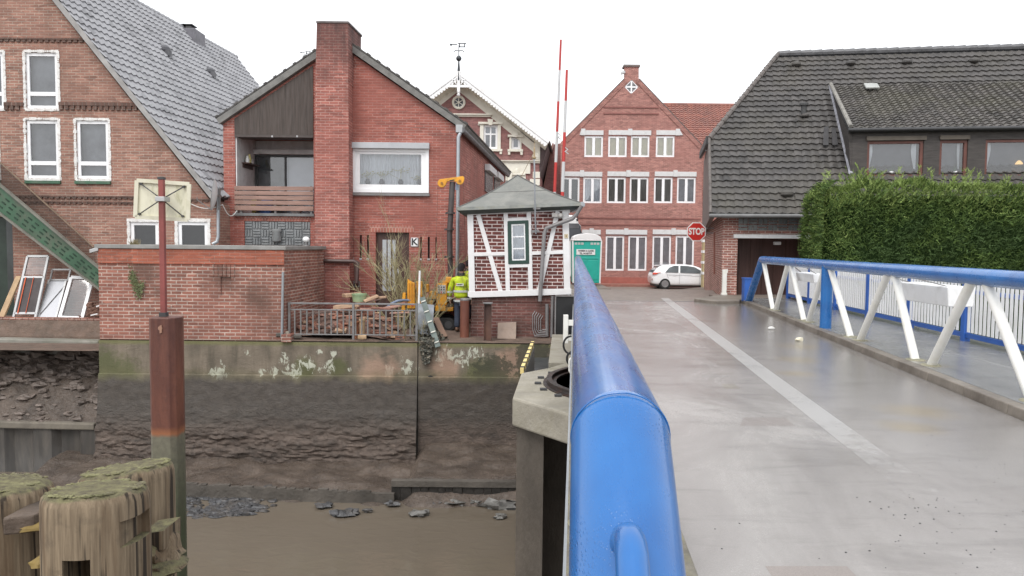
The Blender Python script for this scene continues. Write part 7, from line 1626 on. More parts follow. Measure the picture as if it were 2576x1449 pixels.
r_ = R(1440, 698, 1766, 716, Y4); mb = MB(); mb.box(r_[0] - 1, r_[1], Y4 - .06, Y4 + .01, -2.6, r_[3]); B(mb, 'plinth', mat('red_plinth', (.34, .11, .085), .7, var=.15, dirt=(.2, .09, .07), ds=1.5), h4)
for (a, b) in (((1571, 199), (1418, 353)), ((1607, 199), (1765, 366))):
    A_, B2 = P(*a, Y4), P(*b, Y4); d = (B2 - A_).normalized(); n = V((-d.z, 0, d.x)); n = n if n.z > 0 else -n
    mb = MB(); m_ = int((B2 - A_).length / .085)
    for i in range(m_): c_ = A_ + d * (i + .5) * .085 - n * .13 + V((0, .0, 0)); mb.obox(c_, d * .037, V((0, .045, 0)), n * .13)
    B(mb, 'verge_bricks', BR4, h4)
    mb = MB(); mb.beam(A_ + n * .03 + V((0, .2, 0)), B2 + n * .03 + V((0, .2, 0)), .5, .05); B(mb, 'verge_coping', mat('verge_dark', (.10, .085, .08), .7), h4)
    mb = MB(); q0 = A_ + V((0, .6, -.12)); q1 = B2 + V((0, .6, -.12)); mb.hexa([q0, q1, q1 + DIR * 12, q0 + DIR * 12, q0 + n * .1, q1 + n * .1, q1 + DIR * 12 + n * .1, q0 + DIR * 12 + n * .1]); B(mb, 'roof', ROOFR, h4)
r_ = R(1569, 163, 1610, 168, Y4); mb = MB(); mb.box(r_[0], r_[1], Y4 - .08, Y4 + .68, r_[2], r_[3]); B(mb, 'chimney_cap', mat('cap_grey', (.17, .14, .13), .8), h4)
mb = MB(); mb.box(P(1411, 600, Y4).x, P(1764, 600, Y4).x, Y4 + .7, Y4 + 12, -2.6, P(1600, 372, Y4).z); B(mb, 'rear_wall', BR4, h4)
mb = MB(); p_ = P(1567, 183, Y4); mb.obox(p_, V((.13, 0, .03)), V((0, .12, 0)), V((0, 0, .07))); B(mb, 'floodlight', ALU, h4)
# slanting side wing with the steep roof left of it, red tiled building to the right
mb = MB(); q_ = [P(1393, 363, 48.2), P(1412, 360, 48.2), P(1412, 780, 48.2), P(1352, 780, 48.2), P(1369, 480, 48.2)]
t = T('side_building', 'narrow dark red building with a slanting left edge squeezed beside the three storey house', 'building', tuple(q_[3]))
mb.prism(q_, DIR * 9); B(mb, 'wall', BR3, t)
mb = MB(); mb.beam(q_[0] + V((-.05, -.05, .05)), q_[4] + V((-.05, -.05, .05)), .25, .10); B(mb, 'verge', ROOFR, t)
h6 = T('red_roofed_house', 'house with an orange red pantile roof behind the three storey gable house', 'house', tuple(P(1760, 600, 55)))
O = P(1660, 372, 50.0); Rg = P(1660, 263, 56.0); Sl = (Rg - O).normalized(); U = V((1, 0, 0)); N = U.cross(Sl); N.normalize(); N = N if N.z > 0 else -N
mb = MB(); tile_roof(mb, O, U, Sl, N, (Rg - O).length, .36, .30, lambda s: 0, lambda s: 9.0, amp=.03, lift=.06); B(mb, 'roof', ROOFR, h6, smooth=True, fix=False)
mb = MB(); Lr = (Rg - O).length; mb.hexa([O - N * .15, O + U * 9 - N * .15, O + U * 9 + Sl * Lr - N * .15, O + Sl * Lr - N * .15, O - N * .02, O + U * 9 - N * .02, O + U * 9 + Sl * Lr - N * .02, O + Sl * Lr - N * .02]); B(mb, 'roof_deck', GIRD, h6)
mb = MB(); mb.tube([Rg + V((-.1, 0, .0)), Rg + V((9, 0, .0))], .14, 10); B(mb, 'ridge', ROOFR, h6, smooth=True)
mb = MB(); mb.box(O.x + .2, O.x + 8.8, 50.4, 61, -2.6, O.z - .1); B(mb, 'wall', BR4, h6)

# ---------------------------------------------------------------- dark tiled house on the right
wd = V((.223, 1, 0)).normalized()
h5 = T('dark_tiled_house', 'low brick house with a huge dark tiled roof and a wide dormer', 'house', (7, 22.5, -1.5))
A_ = P(1787, 540, 22.0); B5 = P(1785, 365, 23.94); C5 = P(1958, 138, 27.04)
D5 = P(2576, 126, 25.8); 
eU = (P(2576, 545, 22.0) - A_); eU = V((1, (D5.y - C5.y) / (D5.x - C5.x), 0)).normalized()
nrm5 = eU.cross(C5 - A_); nrm5 = nrm5 if nrm5.z > 0 else -nrm5; nrm5.normalize()
S5 = nrm5.cross(eU); S5 = S5 if S5.z > 0 else -S5; S5.normalize()
B5 = PP(1785, 365, A_, nrm5); C5 = PP(1958, 139, A_, nrm5); Bp = PP(1784, 352, A_, nrm5)
def sx5(p): d = p - A_; return d.dot(eU), d.dot(S5)
bx, bs5 = sx5(Bp); cx5, cs5 = sx5(C5)
def left5(s):
    if s < bs5: return bx * s / bs5
    return bx + (cx5 - bx) * (s - bs5) / (cs5 - bs5)
mb = MB(); tile_roof(mb, A_ + nrm5 * .03, eU, S5, nrm5, cs5 + .02, .282, .245, left5, lambda s: 17.0, amp=.02, lift=.05)
ro5 = B(mb, 'roof', ROOFD, h5, smooth=True, fix=False)
mb = MB(); pts = [A_, Bp, C5, A_ + eU * 17 + S5 * cs5, A_ + eU * 17]; mb.prism([p - nrm5 * .12 for p in pts], nrm5 * .11); B(mb, 'roof_deck', GIRD, h5)
mb = MB(); bk5 = V((.75, .75, -.75)).normalized()
mb.quad(C5, C5 + eU * 14, C5 + eU * 14 + bk5 * 8, C5 + bk5 * 8); B(mb, 'rear_slope', ROOFD, h5, fix=False)
mb = MB(); k = 0
for (p, q) in ((A_, Bp), (Bp, C5)):
    L_ = (q - p).length; m_ = int(L_ / .3)
    for i in range(m_): a = p.lerp(q, i / m_) + nrm5 * (.07 - .02 * (i % 1)); b = p.lerp(q, (i + 1.12) / m_) + nrm5 * .07; mb.tube([a, b], [.085, .07] if q is C5 else [.05, .045], 8)
B(mb, 'verge_tiles', mat('pale_verge_tile', (.115, .10, .092), .6, var=.3, vs=4), ro5, smooth=True)
mb = MB(); Lr = 13
for i in range(38): a = C5 + eU * (i * .36) + nrm5 * .05; mb.tube([a, a + eU * .38 + V((0, 0, .01))], [.10, .12], 8)
B(mb, 'ridge_tiles', mat('ridge_tile', (.12, .12, .125), .6, var=.3, vs=4), ro5, smooth=True)
for u, v, sz in ((2003, 161, .17), (2140, 158, .17), (2282, 155, .17), (2450, 152, .17), (1980, 487, .2), (2025, 290, .14)):
    p_ = PP(u, v, A_ + nrm5 * .1, nrm5); mb = MB(); mb.ball(p_, sz, sz * .9, sz * .55, 10); B(mb, 'vent_tile', ROOFD, ro5, smooth=True)
mb = MB(); p_ = PP(2022, 278, A_ + nrm5 * .2, nrm5); mb.lathe(p_ - V((0, 0, .2)), [(.09, 0), (.09, .35), (.14, .36), (.14, .42), (.03, .46)], 12); B(mb, 'vent_pipe', mat('dark_vent', (.05, .05, .05), .6), ro5, smooth=True)
mb = MB(); q_ = [PP(u, v, A_ + nrm5 * .14, nrm5) for u, v in ((2070, 366), (2084, 366), (2084, 318), (2073, 320))]; mb.prism(q_, nrm5 * .02); B(mb, 'slate_patch', mat('black_patch', (.040, .038, .04), .6), ro5)
mb = MB(); mb.prism([PP(u, v, A_ + nrm5 * .14, nrm5) for u, v in ((2094, 366), (2108, 365), (2102, 322), (2092, 322))], nrm5 * .02); B(mb, 'slate_patch', bpy.data.materials['black_patch'], ro5)
# walls under the roof
yF = 22.45; bL = P(1815, 700, yF); zb_ = -1.52
mb = MB(); far_ = V((bL.x, yF, 0)) + wd * 15.5
zE = A_.z - .03
mb.prism([(bL.x, yF, -2.75), (bL.x + 12, yF - 1.1, -2.75), (bL.x + 14, 36, -2.75), (far_.x, far_.y, -2.75)], (0, 0, zE + 2.85)); w5 = B(mb, 'wall', BR5, h5)
cm = MB(); g0 = R(1853, 600, 2040, 748, yF); cm.hexa([(g0[0], yF - 1.6, zb_ + .01), (g0[0] + 3.0, yF - 1.6, zb_ + .01), (g0[0] + 3.0, yF + 1.0, zb_ + .01), (g0[0], yF + 1.0, zb_ + .01), (g0[0], yF - 1.6, g0[3]), (g0[0] + 3.0, yF - 1.6, g0[3]), (g0[0] + 3.0, yF + 1.0, g0[3]), (g0[0], yF + 1.0, g0[3])]); cut(w5, cm)
mb = MB(); mb.box(g0[0] + .02, g0[0] + 2.98, yF + .86, yF + .92, zb_ + .012, g0[3] - .01); gd = B(mb, 'garage_door', mat('brown_garage', (.10, .055, .048), .45, var=.3, vs=1.5, stretch=(9, 9, .5)), h5)
for i in range(8): mb = MB(); x = g0[0] + .3 + i * .36; mb.box(x, x + .03, yF + .84, yF + .858, zb_ + .03, g0[3] - .03); B(mb, 'batten', WOODD, gd)
mb = MB(); mb.obox(P(1955, 612, yF + .3), V((.10, 0, 0)), V((0, .08, 0)), V((0, 0, .05))); B(mb, 'porch_lamp', WHITE, h5, bevel=.02)
r_ = R(1844, 590, 2020, 600, yF); mb = MB(); k = -.09; mb.hexa([(r_[0], yF - .10, r_[2]), (r_[0] + 3.2, yF - .10 + k * 3.2, r_[2]), (r_[0] + 3.2, yF + .02 + k * 3.2, r_[2]), (r_[0], yF + .02, r_[2]), (r_[0], yF - .10, r_[3]), (r_[0] + 3.2, yF - .10 + k * 3.2, r_[3]), (r_[0] + 3.2, yF + .02 + k * 3.2, r_[3]), (r_[0], yF + .02, r_[3])]); B(mb, 'white_beam', WHITE, h5, bevel=.01)
r_ = R(1855, 549, 2030, 581, yF); mb = MB(); nx_ = 9; cw = 2.6 / nx_; ch_ = (r_[3] - r_[2]) / 2; yo = yF - .03
for i in range(nx_):
    for j in range(2):
        xa, za = r_[0] + i * cw, r_[2] + j * ch_; yy = yF - .03 - .0917 * (xa + cw - bL.x)
        for k in range(2):
            if (i + j) % 2: mb.box(xa + .012 + k * cw / 2, xa + (k + 1) * cw / 2 - .01, yy, yy + .04, za + .012, za + ch_ - .012)
            else: mb.box(xa + .012, xa + cw - .012, yy, yy + .04, za + .012 + k * ch_ / 2, za + (k + 1) * ch_ / 2 - .01)
B(mb, 'block_window', mat('dim_block', (.22, .23, .225), .3, var=.25, vs=4), h5, bevel=.006)
pipe([A_ + V((-.05, -.05, -.03)), A_ + eU * 16 + V((0, -.05, -.03))], .06, 'gutter', mat('grey_gutter', (.15, .15, .15), .5, var=.2), h5, 10)
# clad gable end above the side wall
mb = MB(); q_ = [V((bL.x, yF, zE)) - V((.16, 0, .04)), V((far_.x, far_.y, zE)) + V((-.16, 0, -.3)), V((far_.x, far_.y, 4.3)) + V((-.16, 0, 0)), Bp + V((-.02, .02, -.05))]
q_[0] = A_ + V((.0, .06, -.08)); mb.add(q_ + [p + V((.14, 0, 0)) for p in q_], [(0, 1, 2, 3), (7, 6, 5, 4), (0, 4, 5, 1), (1, 5, 6, 2), (2, 6, 7, 3), (3, 7, 4, 0)]); B(mb, 'gable_cladding', mat('grey_brown_cladding', (.165, .13, .12), .8, var=.15, vs=2), h5)
mb = MB(); mb.beam(Bp + V((-.05, .0, .0)), P(1762, 391, 33), .10, .26); B(mb, 'eave_return', GIRD, h5)
# dormer band
t0, t1 = PP(2088, 220, A_, nrm5), PP(2140, 445, A_, nrm5)
df = P(2139, 323, t1.y - .16); Sd = None
DW = mat('dormer_boards', (.052, .045, .042), .7, var=.3, vs=3, stretch=(1, 1, 6), dirt=(.09, .08, .07), ds=2, damt=.5)
eD = eU; LD = 14.0
top0 = t0 + nrm5 * .06
mb = MB(); Sd = (top0 - df); Ld = Sd.length; Sd.normalize(); Nd = eD.cross(Sd); Nd = Nd if Nd.z > 0 else -Nd; Nd.normalize()
tile_roof(mb, df - Sd * .05, eD, Sd, Nd, Ld + .1, .20, .235, lambda s: 0, lambda s: LD, amp=.024, lift=.045)
dr = B(mb, 'dormer_roof', ROOFM, h5, smooth=True, fix=False)
mb = MB(); mb.hexa([df - Nd * .14, df + eD * LD - Nd * .14, df + eD * LD + Sd * Ld - Nd * .14, df + Sd * Ld - Nd * .14, df - Nd * .02, df + eD * LD - Nd * .02, df + eD * LD + Sd * Ld - Nd * .02, df + Sd * Ld - Nd * .02]); B(mb, 'roof_deck', GIRD, dr)
fr0 = V((t1.x, df.y + .10, 0)); zd0 = t1.z - .6; zd1 = df.z - .12
mb = MB(); a = V((fr0.x, fr0.y, zd0)); mb.prism([a, a + eD * LD, a + eD * LD + V((0, 0, zd1 - zd0)), a + V((0, 0, zd1 - zd0))], V((.09, 1, 0)) * .6); dfc = B(mb, 'dormer_front', DW, h5)
cm = MB(); WN = []
for u0, u1, v0, v1 in ((2181, 2323, 354, 446), (2363, 2434, 352, 446), (2478, 2640, 350, 446)):
    p0 = PP(u0, 400, a, eD.cross(V((0, 0, 1)))); p1 = PP(u1, 400, a, eD.cross(V((0, 0, 1)))); zt_ = PP((u0 + u1) / 2, v0, a, eD.cross(V((0, 0, 1)))).z; zb2 = PP((u0 + u1) / 2, v1, a, eD.cross(V((0, 0, 1)))).z
    WN.append((p0, p1, zb2, zt_)); fo = V((0, -.3, 0)); bo_ = V((0, .32, 0))
    cm.hexa([V((p0.x, p0.y, zb2)) + fo, V((p1.x, p1.y, zb2)) + fo, V((p1.x, p1.y, zb2)) + bo_, V((p0.x, p0.y, zb2)) + bo_, V((p0.x, p0.y, zt_)) + fo, V((p1.x, p1.y, zt_)) + fo, V((p1.x, p1.y, zt_)) + bo_, V((p0.x, p0.y, zt_)) + bo_])
cut(dfc, cm)
RW = mat('red_brown_wood', (.13, .048, .035), .5, var=.2)
for k, (p0, p1, z0, z1) in enumerate(WN):
    def wp(s, z, y=0.): q = p0.lerp(p1, s); return V((q.x, q.y + y, z))
    W_ = (p1 - p0).length; f = .08; mb = MB()
    def rect(sa, sb, za, zb__, y0, y1): mb.hexa([wp(sa, za, y0), wp(sb, za, y0), wp(sb, za, y1), wp(sa, za, y1), wp(sa, zb__, y0), wp(sb, zb__, y0), wp(sb, zb__, y1), wp(sa, zb__, y1)])
    g_ = f / W_; rect(.002, .998, z0 + .002, z0 + f, .04, .12); rect(.002, .998, z1 - f, z1 - .002, .04, .12); rect(.002, g_, z0 + f, z1 - f, .04, .12); rect(1 - g_, .998, z0 + f, z1 - f, .04, .12)
    o = B(mb, 'dormer_window', RW, h5, bevel=.006)
    mb = MB(); mb.quad(wp(g_ * .8, z0 + f * .8, .09), wp(1 - g_ * .8, z0 + f * .8, .09), wp(1 - g_ * .8, z1 - f * .8, .09), wp(g_ * .8, z1 - f * .8, .09)); B(mb, 'pane', GLASS, o, fix=False)
    mb = MB(); mb.quad(wp(.01, z0 + .01, .30), wp(.99, z0 + .01, .30), wp(.99, z1 - .01, .30), wp(.01, z1 - .01, .30)); B(mb, 'room', mat('dormer_room', (.15, .15, .165), .9, var=.1) if k == 0 else bpy.data.materials['dormer_room'], o, fix=False)
    mb = MB()
    for s_ in ((.07,), (.93,)) if k != 1 else ((.85,),):
        s_ = s_[0]; sg = 1 if s_ < .5 else -1; wv = []
        for i in range(9): t = i / 8; wv += [wp(s_, z1 - (z1 - z0) * t, .2), wp(s_ + sg * (.07 + .03 * math.sin(t * 5)) * (1 - t * .5), z1 - (z1 - z0) * t, .22)]
        mb.add(wv, [(2 * i, 2 * i + 1, 2 * i + 3, 2 * i + 2) for i in range(8)])
    B(mb, 'curtain', CURT, o, fix=False)
    if k < 2: mb = MB(); rect(-.03, 1.03, z1 + .01, z1 + .13, -.05, .02); B(mb, 'shutter_box', mat('dormer_shutter', (.115, .095, .075), .6), o)
    mb = MB(); c_ = wp(.48 if k == 0 else .7, z0 + f + .01, .16); mb.lathe(c_, [(.06, 0), (.09, .08), (.07, .1)], 12); B(mb, 'flower_pot', WHITE, o, smooth=True)
    mb = MB(); random.seed(k + 70)
    for i in range(26): d = V((random.gauss(0, .5), random.gauss(0, .12), 1)).normalized(); mb.add([c_ + V((-.008, 0, .08)), c_ + V((.008, 0, .08)), c_ + d * random.uniform(.15, .35)], [(0, 1, 2)])
    B(mb, 'house_plant', mat('house_plant_leaf', (.10, .17, .07), .6) if k == 0 else bpy.data.materials['house_plant_leaf'], o, fix=False)
    if k == 2:
        cL = wp(.62, z0 + .40, .24); mb = MB(); mb.lathe(cL, [(.10, 0), (.095, .03), (.04, .10), (.015, .11)], 16); ml = mat('lit_lampshade', (.8, .55, .25), .6); ml.node_tree.nodes['Principled BSDF'].inputs['Emission Color'].default_value = (1, .62, .25, 1); ml.node_tree.nodes['Principled BSDF'].inputs['Emission Strength'].default_value = .5; B(mb, 'lit_lamp', ml, o, smooth=True)
pipe([df + V((-.1, -.08, -.06)), df + eD * LD + V((0, -.08, -.06))], .06, 'gutter', mat('black_gutter', (.035, .035, .037), .4), h5, 10)
mb = MB(); a = V((t1.x, fr0.y + .02, t1.z - .3)); mb.add([df + V((0, .1, -.15)), t0 + V((.0, 0, .02)), t1, a, df + V((.12, .1, -.15)), t0 + V((.12, 0, .02)), t1 + V((.12, 0, 0)), a + V((.12, 0, 0))], [(0, 1, 2, 3), (7, 6, 5, 4), (0, 4, 5, 1), (1, 5, 6, 2), (2, 6, 7, 3), (3, 7, 4, 0)]); B(mb, 'dormer_cheek', DW, h5)
mb = MB(); mb.tube([t0 + nrm5 * .09, t1 + nrm5 * .09], .07, 6); B(mb, 'lead_flashing', mat('pale_lead', (.27, .27, .30), .6, var=.35, vs=6), h5)
mb = MB(); mb.tube([df + Nd * .07 - Sd * .04, df + Sd * Ld + Nd * .07], [.065, .06], 8); B(mb, 'dormer_verge', mat('pale_mossy_verge', (.22, .21, .19), .7, var=.35, vs=8), dr, smooth=True)
p_ = PP(2192, 218, df, Nd); q_ = [PP(u, v, df + Nd * .12, Nd) for u, v in ((2178, 224), (2213, 223), (2206, 213), (2172, 213))]; mb = MB(); mb.prism([p for p in q_], Nd * .06); B(mb, 'skylight', mat('skylight_grey', (.36, .37, .35), .4), dr, bevel=.02)
pipe([P(2348, 328, 22.75), P(2345, 345, 22.85), P(2344, 445, 22.85)], .028, 'downpipe', mat('pale_pipe', (.22, .21, .18), .6), h5, 8)
# ---------------------------------------------------------------- barrier booms
RED = mat('barrier_red', (.46, .035, .03), .45, var=.12, dirt=(.30, .05, .045), ds=4, damt=.5); BWH = mat('barrier_white', (.50, .50, .505), .45, var=.06, dirt=(.5, .5, .48), ds=3)
def boom(top, bot, y, bands, label, w0=2.6, w1=4.2):
    t = T('barrier_boom', label, 'barrier', tuple(V((P(*bot, y).x, y, -1.5))), 'raised red and white barrier booms')
    a, b = P(*bot, y), P(*top, y); mb = MB(); s = y / F
    for i in range(len(bands) - 1):
        v0, v1 = bands[i][0], bands[i + 1][0]; f0 = (v0 - top[1]) / (bot[1] - top[1]); f1 = (v1 - top[1]) / (bot[1] - top[1])
        p0, p1 = b.lerp(a, f0), b.lerp(a, f1); r0, r1 = (w0 + (w1 - w0) * f0) * s, (w0 + (w1 - w0) * f1) * s
        mb.tube([p0, p1], [r0, r1], 14, bands[i][1])
    B(mb, 'boom', [RED, BWH], t, smooth=True)
    mb = MB(); f = a; mb.box(f.x - .16, f.x + .16, y - .05, y + .35, -1.75, f.z - .1); B(mb, 'drive_cabinet', STRUT, t, bevel=.02)
    mb = MB(); mb.beam(a + V((0, -.02, -.0)), a + V((0, -.02, -.5)), .2, .12); B(mb, 'counterweight', GIRD, t)
    m_ = b.lerp(a, .52 if y < 21 else .50); mb = MB(); mb.tube([m_ + V((.03, -.03, .06)), m_ + V((.10, -.05, .0)), m_ + V((.03, -.04, -.05)), m_ + V((.12, -.05, -.12))], .012, 6); B(mb, 'lamp_cable', ALU, t)
boom((1411, 100), (1392, 560), 20.9, [(100, 0), (176, 1), (234, 1), (254, 0), (330, 1), (407, 0), (482, 1), (560, 0)], 'taller raised red and white barrier boom, the left one of the pair, slightly tilted')
boom((1426, 176), (1412, 560), 20.3, [(176, 0), (253, 1), (332, 0), (406, 1), (482, 0), (560, 0)], 'shorter raised red and white barrier boom standing close right of the taller one', 3.0, 4.8)

# ---------------------------------------------------------------- portable toilet
yt = 33.0; zt0 = P(1470, 718, yt).z; TQ = mat('turquoise_plastic', (.015, .40, .32), .4, var=.10, vs=3, dirt=(.02, .30, .25), ds=4, damt=.4); PWH = mat('white_plastic', (.80, .80, .80), .4, var=.04)
r_ = R(1440, 606, 1512, 718, yt); x0, x1 = r_[0], r_[1]; zr0 = r_[3]
tl_ = T('portable_toilet', 'turquoise portable toilet cabin with a white domed roof standing behind the blue railing', 'portable toilet', ((x0 + x1) / 2, yt, zt0))
mb = MB(); xm = (x0 + x1) / 2; hw = (x1 - x0) / 2
mb.hexa([(xm - hw * .93, yt, zt0 + .1), (xm + hw * .90, yt, zt0 + .1), (xm + hw * .90, yt + 1.15, zt0 + .1), (xm - hw * .93, yt + 1.15, zt0 + .1), (xm - hw, yt, zr0), (xm + hw, yt, zr0), (xm + hw, yt + 1.2, zr0), (xm - hw, yt + 1.2, zr0)]); B(mb, 'cabin', TQ, tl_, bevel=.03)
mb = MB()
for s in (-1, 1): mb = MB(); mb.beam((xm + s * hw * .93, yt - .01, zt0 + .1), (xm + s * hw * 1.0, yt - .01, zr0), .07, .06); B(mb, 'corner_post', PWH, tl_)
mb = MB(); mb.box(xm - hw - .04, xm + hw + .02, yt - .06, yt + 1.25, zr0 + .002, zr0 + .06); prof = []
n_ = 12
pts = [(xm - hw - .02, zr0 + .062)] + [(xm + (hw + .0) * -math.cos(math.pi * k / n_), zr0 + .062 + .27 * math.sin(math.pi * k / n_) ** .8) for k in range(n_ + 1)] + [(xm + hw + .01, zr0 + .062)]
mb.prism([(x, yt - .04, z) for x, z in pts[1:-1]], (0, 1.25, 0)); B(mb, 'domed_roof', PWH, tl_, bevel=.02, smooth=True)
mb = MB()
for k in range(3):
    for o in (-1, 1): x = xm + o * hw * .55 + (k - 1) * .14; mb.box(x - .055, x + .055, yt - .012, yt + .02, zr0 - .17, zr0 - .07)
B(mb, 'air_vents', mat('vent_grey', (.48, .50, .49), .5), tl_)
mb = MB(); mb.box(xm - hw * .78, xm - hw * .02, yt - .018, yt + .01, zt0 + .25, zr0 - .85); mb.box(xm + hw * .08, xm + hw * .78, yt - .018, yt + .01, zt0 + .25, zr0 - .85); mb.box(xm - hw * .8, xm + hw * .78, yt - .02, yt + .01, zr0 - .80, zr0 - .74); B(mb, 'door_panel', TQ, tl_, bevel=.015)
r_ = R(1450, 627, 1497, 641, yt); mb = MB(); mb.box(r_[0], r_[1], yt - .03, yt - .005, r_[2], r_[3]); sg = B(mb, 'name_board', PWH, tl_, bevel=.004)
xc, zc = (r_[0] + r_[1]) / 2, (r_[2] + r_[3]) / 2; text('HARBERS & CLASSE', 'lettering', .098, BLACK, sg, (xc, yt - .034, zc + .052), sx=.82, bold=.003); text('TEL. 04143/7979', 'lettering', .098, BLACK, sg, (xc, yt - .034, zc - .062), sx=.82, bold=.003)
# ---------------------------------------------------------------- lorry behind it
yk = 37.0; lr = T('lorry', 'white lorry cab mostly hidden behind the hut and the turquoise toilet', 'lorry', (P(1425, 700, yk).x, yk, -2.1))
r_ = R(1395, 541, 1461, 716, yk); TRW = mat('lorry_white', (.78, .78, .78), .3, var=.03, coat=.4)
mb = MB(); x0, x1, z0, z1 = r_; zb = P(1440, 563, yk).z
mb.prism([(x0, yk, z0 + .4), (x1, yk, z0 + .4), (x1, yk, zb - .1), (x1 - .12, yk, zb + .02), (x1 - .2, yk, z1 - .15), (x1 - .42, yk, z1), (x0, yk, z1)], (0, 2.2, 0)); B(mb, 'cab', TRW, lr, bevel=.05)
mb = MB(); zc1, zc0 = P(1440, 562, yk).z, P(1440, 605, yk).z; mb.prism([(x0 + .1, yk - .03, zc0), (x1 - .0, yk - .03, zc0), (x1 - .02, yk - .03, zb - .12), (x1 - .14, yk - .03, zc1), (x0 + .1, yk - .03, zc1)], (0, .028, 0)); ws = B(mb, 'windscreen', mat('dark_windscreen', (.05, .055, .065), .12), lr)
mb = MB(); mb.box(x0 + .1, x1 - .10, yk - .05, yk - .032, P(1440, 574, yk).z, P(1440, 563, yk).z); B(mb, 'sun_visor', mat('visor_grey', (.10, .10, .11), .5), lr)
mb = MB(); m_ = P(1453, 549, yk - .1); mb.tube([m_ + V((0, .1, .12)), m_ + V((.0, -.1, .1)), m_ + V((-.03, -.12, -.05))], .02, 6); mb.ball(m_ + V((-.03, -.12, -.09)), .05, .03, .07, 8); B(mb, 'mirror', BLACK, lr)
mb = MB(); m_ = P(1511 - 22, 586, yk - .2); m_ = P(1468, 589, yk - .2); mb.obox(m_, V((.14, 0, -.02)), V((0, .03, 0)), V((0, 0, .05))); mb.tube([m_ + V((-.1, .0, .05)), V((x1 - .05, yk, m_.z + .3))], .02, 6); B(mb, 'side_mirror', BLACK, lr)
mb = MB(); mb.box(x0 + .05, x1 - .1, yk + 2.3, yk + 8, z0 + .9, z1 - .1); B(mb, 'cargo_box', TRW, lr, bevel=.03)
for yy in (yk + .9, yk + 6): 
    for xx in (x0 + .05, x1 - .35): mb = MB(); mb.disc((xx + .15, yy, z0 + .45), .45, .3, (1, 0, 0), 24); B(mb, 'wheel', RUB, lr)

# ---------------------------------------------------------------- stop sign on the side wall
ys = 28.0; c = P(1752, 583, ys); r8 = 23.5 * ys / F / math.cos(math.pi / 8) * 1.0
ss = T('stop_sign', 'red octagonal STOP sign at the corner of the dark tiled house', 'stop sign', tuple(c))
def octo(r, y0, y1): mb = MB(); mb.prism([(c.x + r * math.cos(math.pi / 8 + k * math.pi / 4), y0, c.z + r * math.sin(math.pi / 8 + k * math.pi / 4)) for k in range(8)], (0, y1 - y0, 0)); return mb
B(octo(r8, ys, ys + .03), 'plate', mat('sign_white', (.80, .80, .78), .4, var=.03), ss)
fc = B(octo(r8 * .90, ys - .006, ys - .001), 'face', mat('sign_red', (.58, .032, .026), .4, var=.06), ss)
text('STOP', 'lettering', .34, bpy.data.materials['sign_white'], fc, (c.x, ys - .009, c.z + .0), sx=.72, bold=.012)
mb = MB(); mb.box(c.x - .15, c.x + .75, ys + .03, ys + .06, c.z - .06, c.z - .02); mb.box(c.x - .15, c.x + .75, ys + .03, ys + .06, c.z + .12, c.z + .16); B(mb, 'wall_bracket', ZINC, ss)
# striped cream pillar seen beyond the corner
q_ = R(1769, 604, 1776, 705, 43.0); t = T('striped_pillar', 'narrow cream and white banded pillar seen right below the stop sign', 'pillar', (q_[0], 43, -2.3)); mb = MB(); mb.box(q_[0], q_[1] + .3, 43, 43.4, -2.4, q_[3]); B(mb, 'shaft', mat('ochre_render', (.45, .36, .20), .7, var=.15), t)
mb = MB()
for k in range(4): z = q_[3] - .03 - k * .62; mb.box(q_[0] - .03, q_[1] + .33, 42.97, 43.43, z - .09, z + .06)
B(mb, 'bands', WHITE, t)

# ---------------------------------------------------------------- white hatchback
yc = 43.5; g0 = P(1639, 726, yc); zg = -2.44; sc_ = 1.0
CARW = mat('car_white', (.80, .80, .81), .25, var=.02, coat=.8); CGL = mat('car_glass', (.075, .085, .09), .07, var=.3, vs=2)
car = T('parked_car', 'white hatchback seen from the side, its front hidden by the tiled house', 'car', (g0.x + 2.1, yc + .88, zg))
# stations along the length: x, sill, belt, roof, half widths at sill / belt / roof
ST = [(0.00, .44, .62, .66, .60, .62, .50), (.05, .30, .78, .84, .74, .76, .60), (.16, .24, .90, 1.03, .82, .82, .62), (.42, .20, .95, 1.335, .865, .855, .60), (.72, .18, .945, 1.425, .885, .87, .60), (1.10, .18, .935, 1.44, .89, .88, .61), (1.65, .18, .92, 1.47, .89, .88, .62), (2.15, .18, .905, 1.46, .89, .88, .62), (2.60, .18, .89, 1.40, .89, .875, .61),
      (3.05, .18, .875, 1.20, .885, .865, .62), (3.42, .19, .86, .985, .88, .85, .66), (3.80, .20, .80, .88, .86, .82, .62), (4.10, .24, .68, .76, .80, .74, .56), (4.27, .34, .56, .62, .66, .60, .45)]
def carring(s):
    x, zs, zb_, zr_, ws_, wb_, wr_ = s; half = [(ws_ * .82, zs), (ws_ * .97, zs + .07), (ws_, zs + (zb_ - zs) * .45), (wb_ * .985, zb_ - (zb_ - zs) * .16), (wb_ * .97, zb_), (wb_ * .955 + (wr_ - wb_) * .06, zb_ + (zr_ - zb_) * .12), (wr_ + .02, zr_ - (zr_ - zb_) * .10), (wr_ * .80, zr_ - (zr_ - zb_) * .01)]
    return [V((g0.x + x, yc + .88 - w_, zg + z)) for w_, z in half] + [V((g0.x + x, yc + .88 + w_, zg + z)) for w_, z in half[::-1]]
rings = [carring(s) for s in ST]; nR = len(rings[0]); mb = MB(); mb.add([p for q in rings for p in q], [(i * nR + j, i * nR + (j + 1) % nR, (i + 1) * nR + (j + 1) % nR, (i + 1) * nR + j) for i in range(len(ST) - 1) for j in range(nR)] + [list(range(nR))[::-1], [(len(ST) - 1) * nR + j for j in range(nR)]])
cb = B(mb, 'body', CARW, car, smooth=True, sub=2)
for e in cb.data.edges: e.use_edge_sharp = False
yo = yc - .015
def side_y(z):     # half width of the glasshouse at height z
    return yc + .88 - (.875 - (z - .92) / .5 * .245) - .03
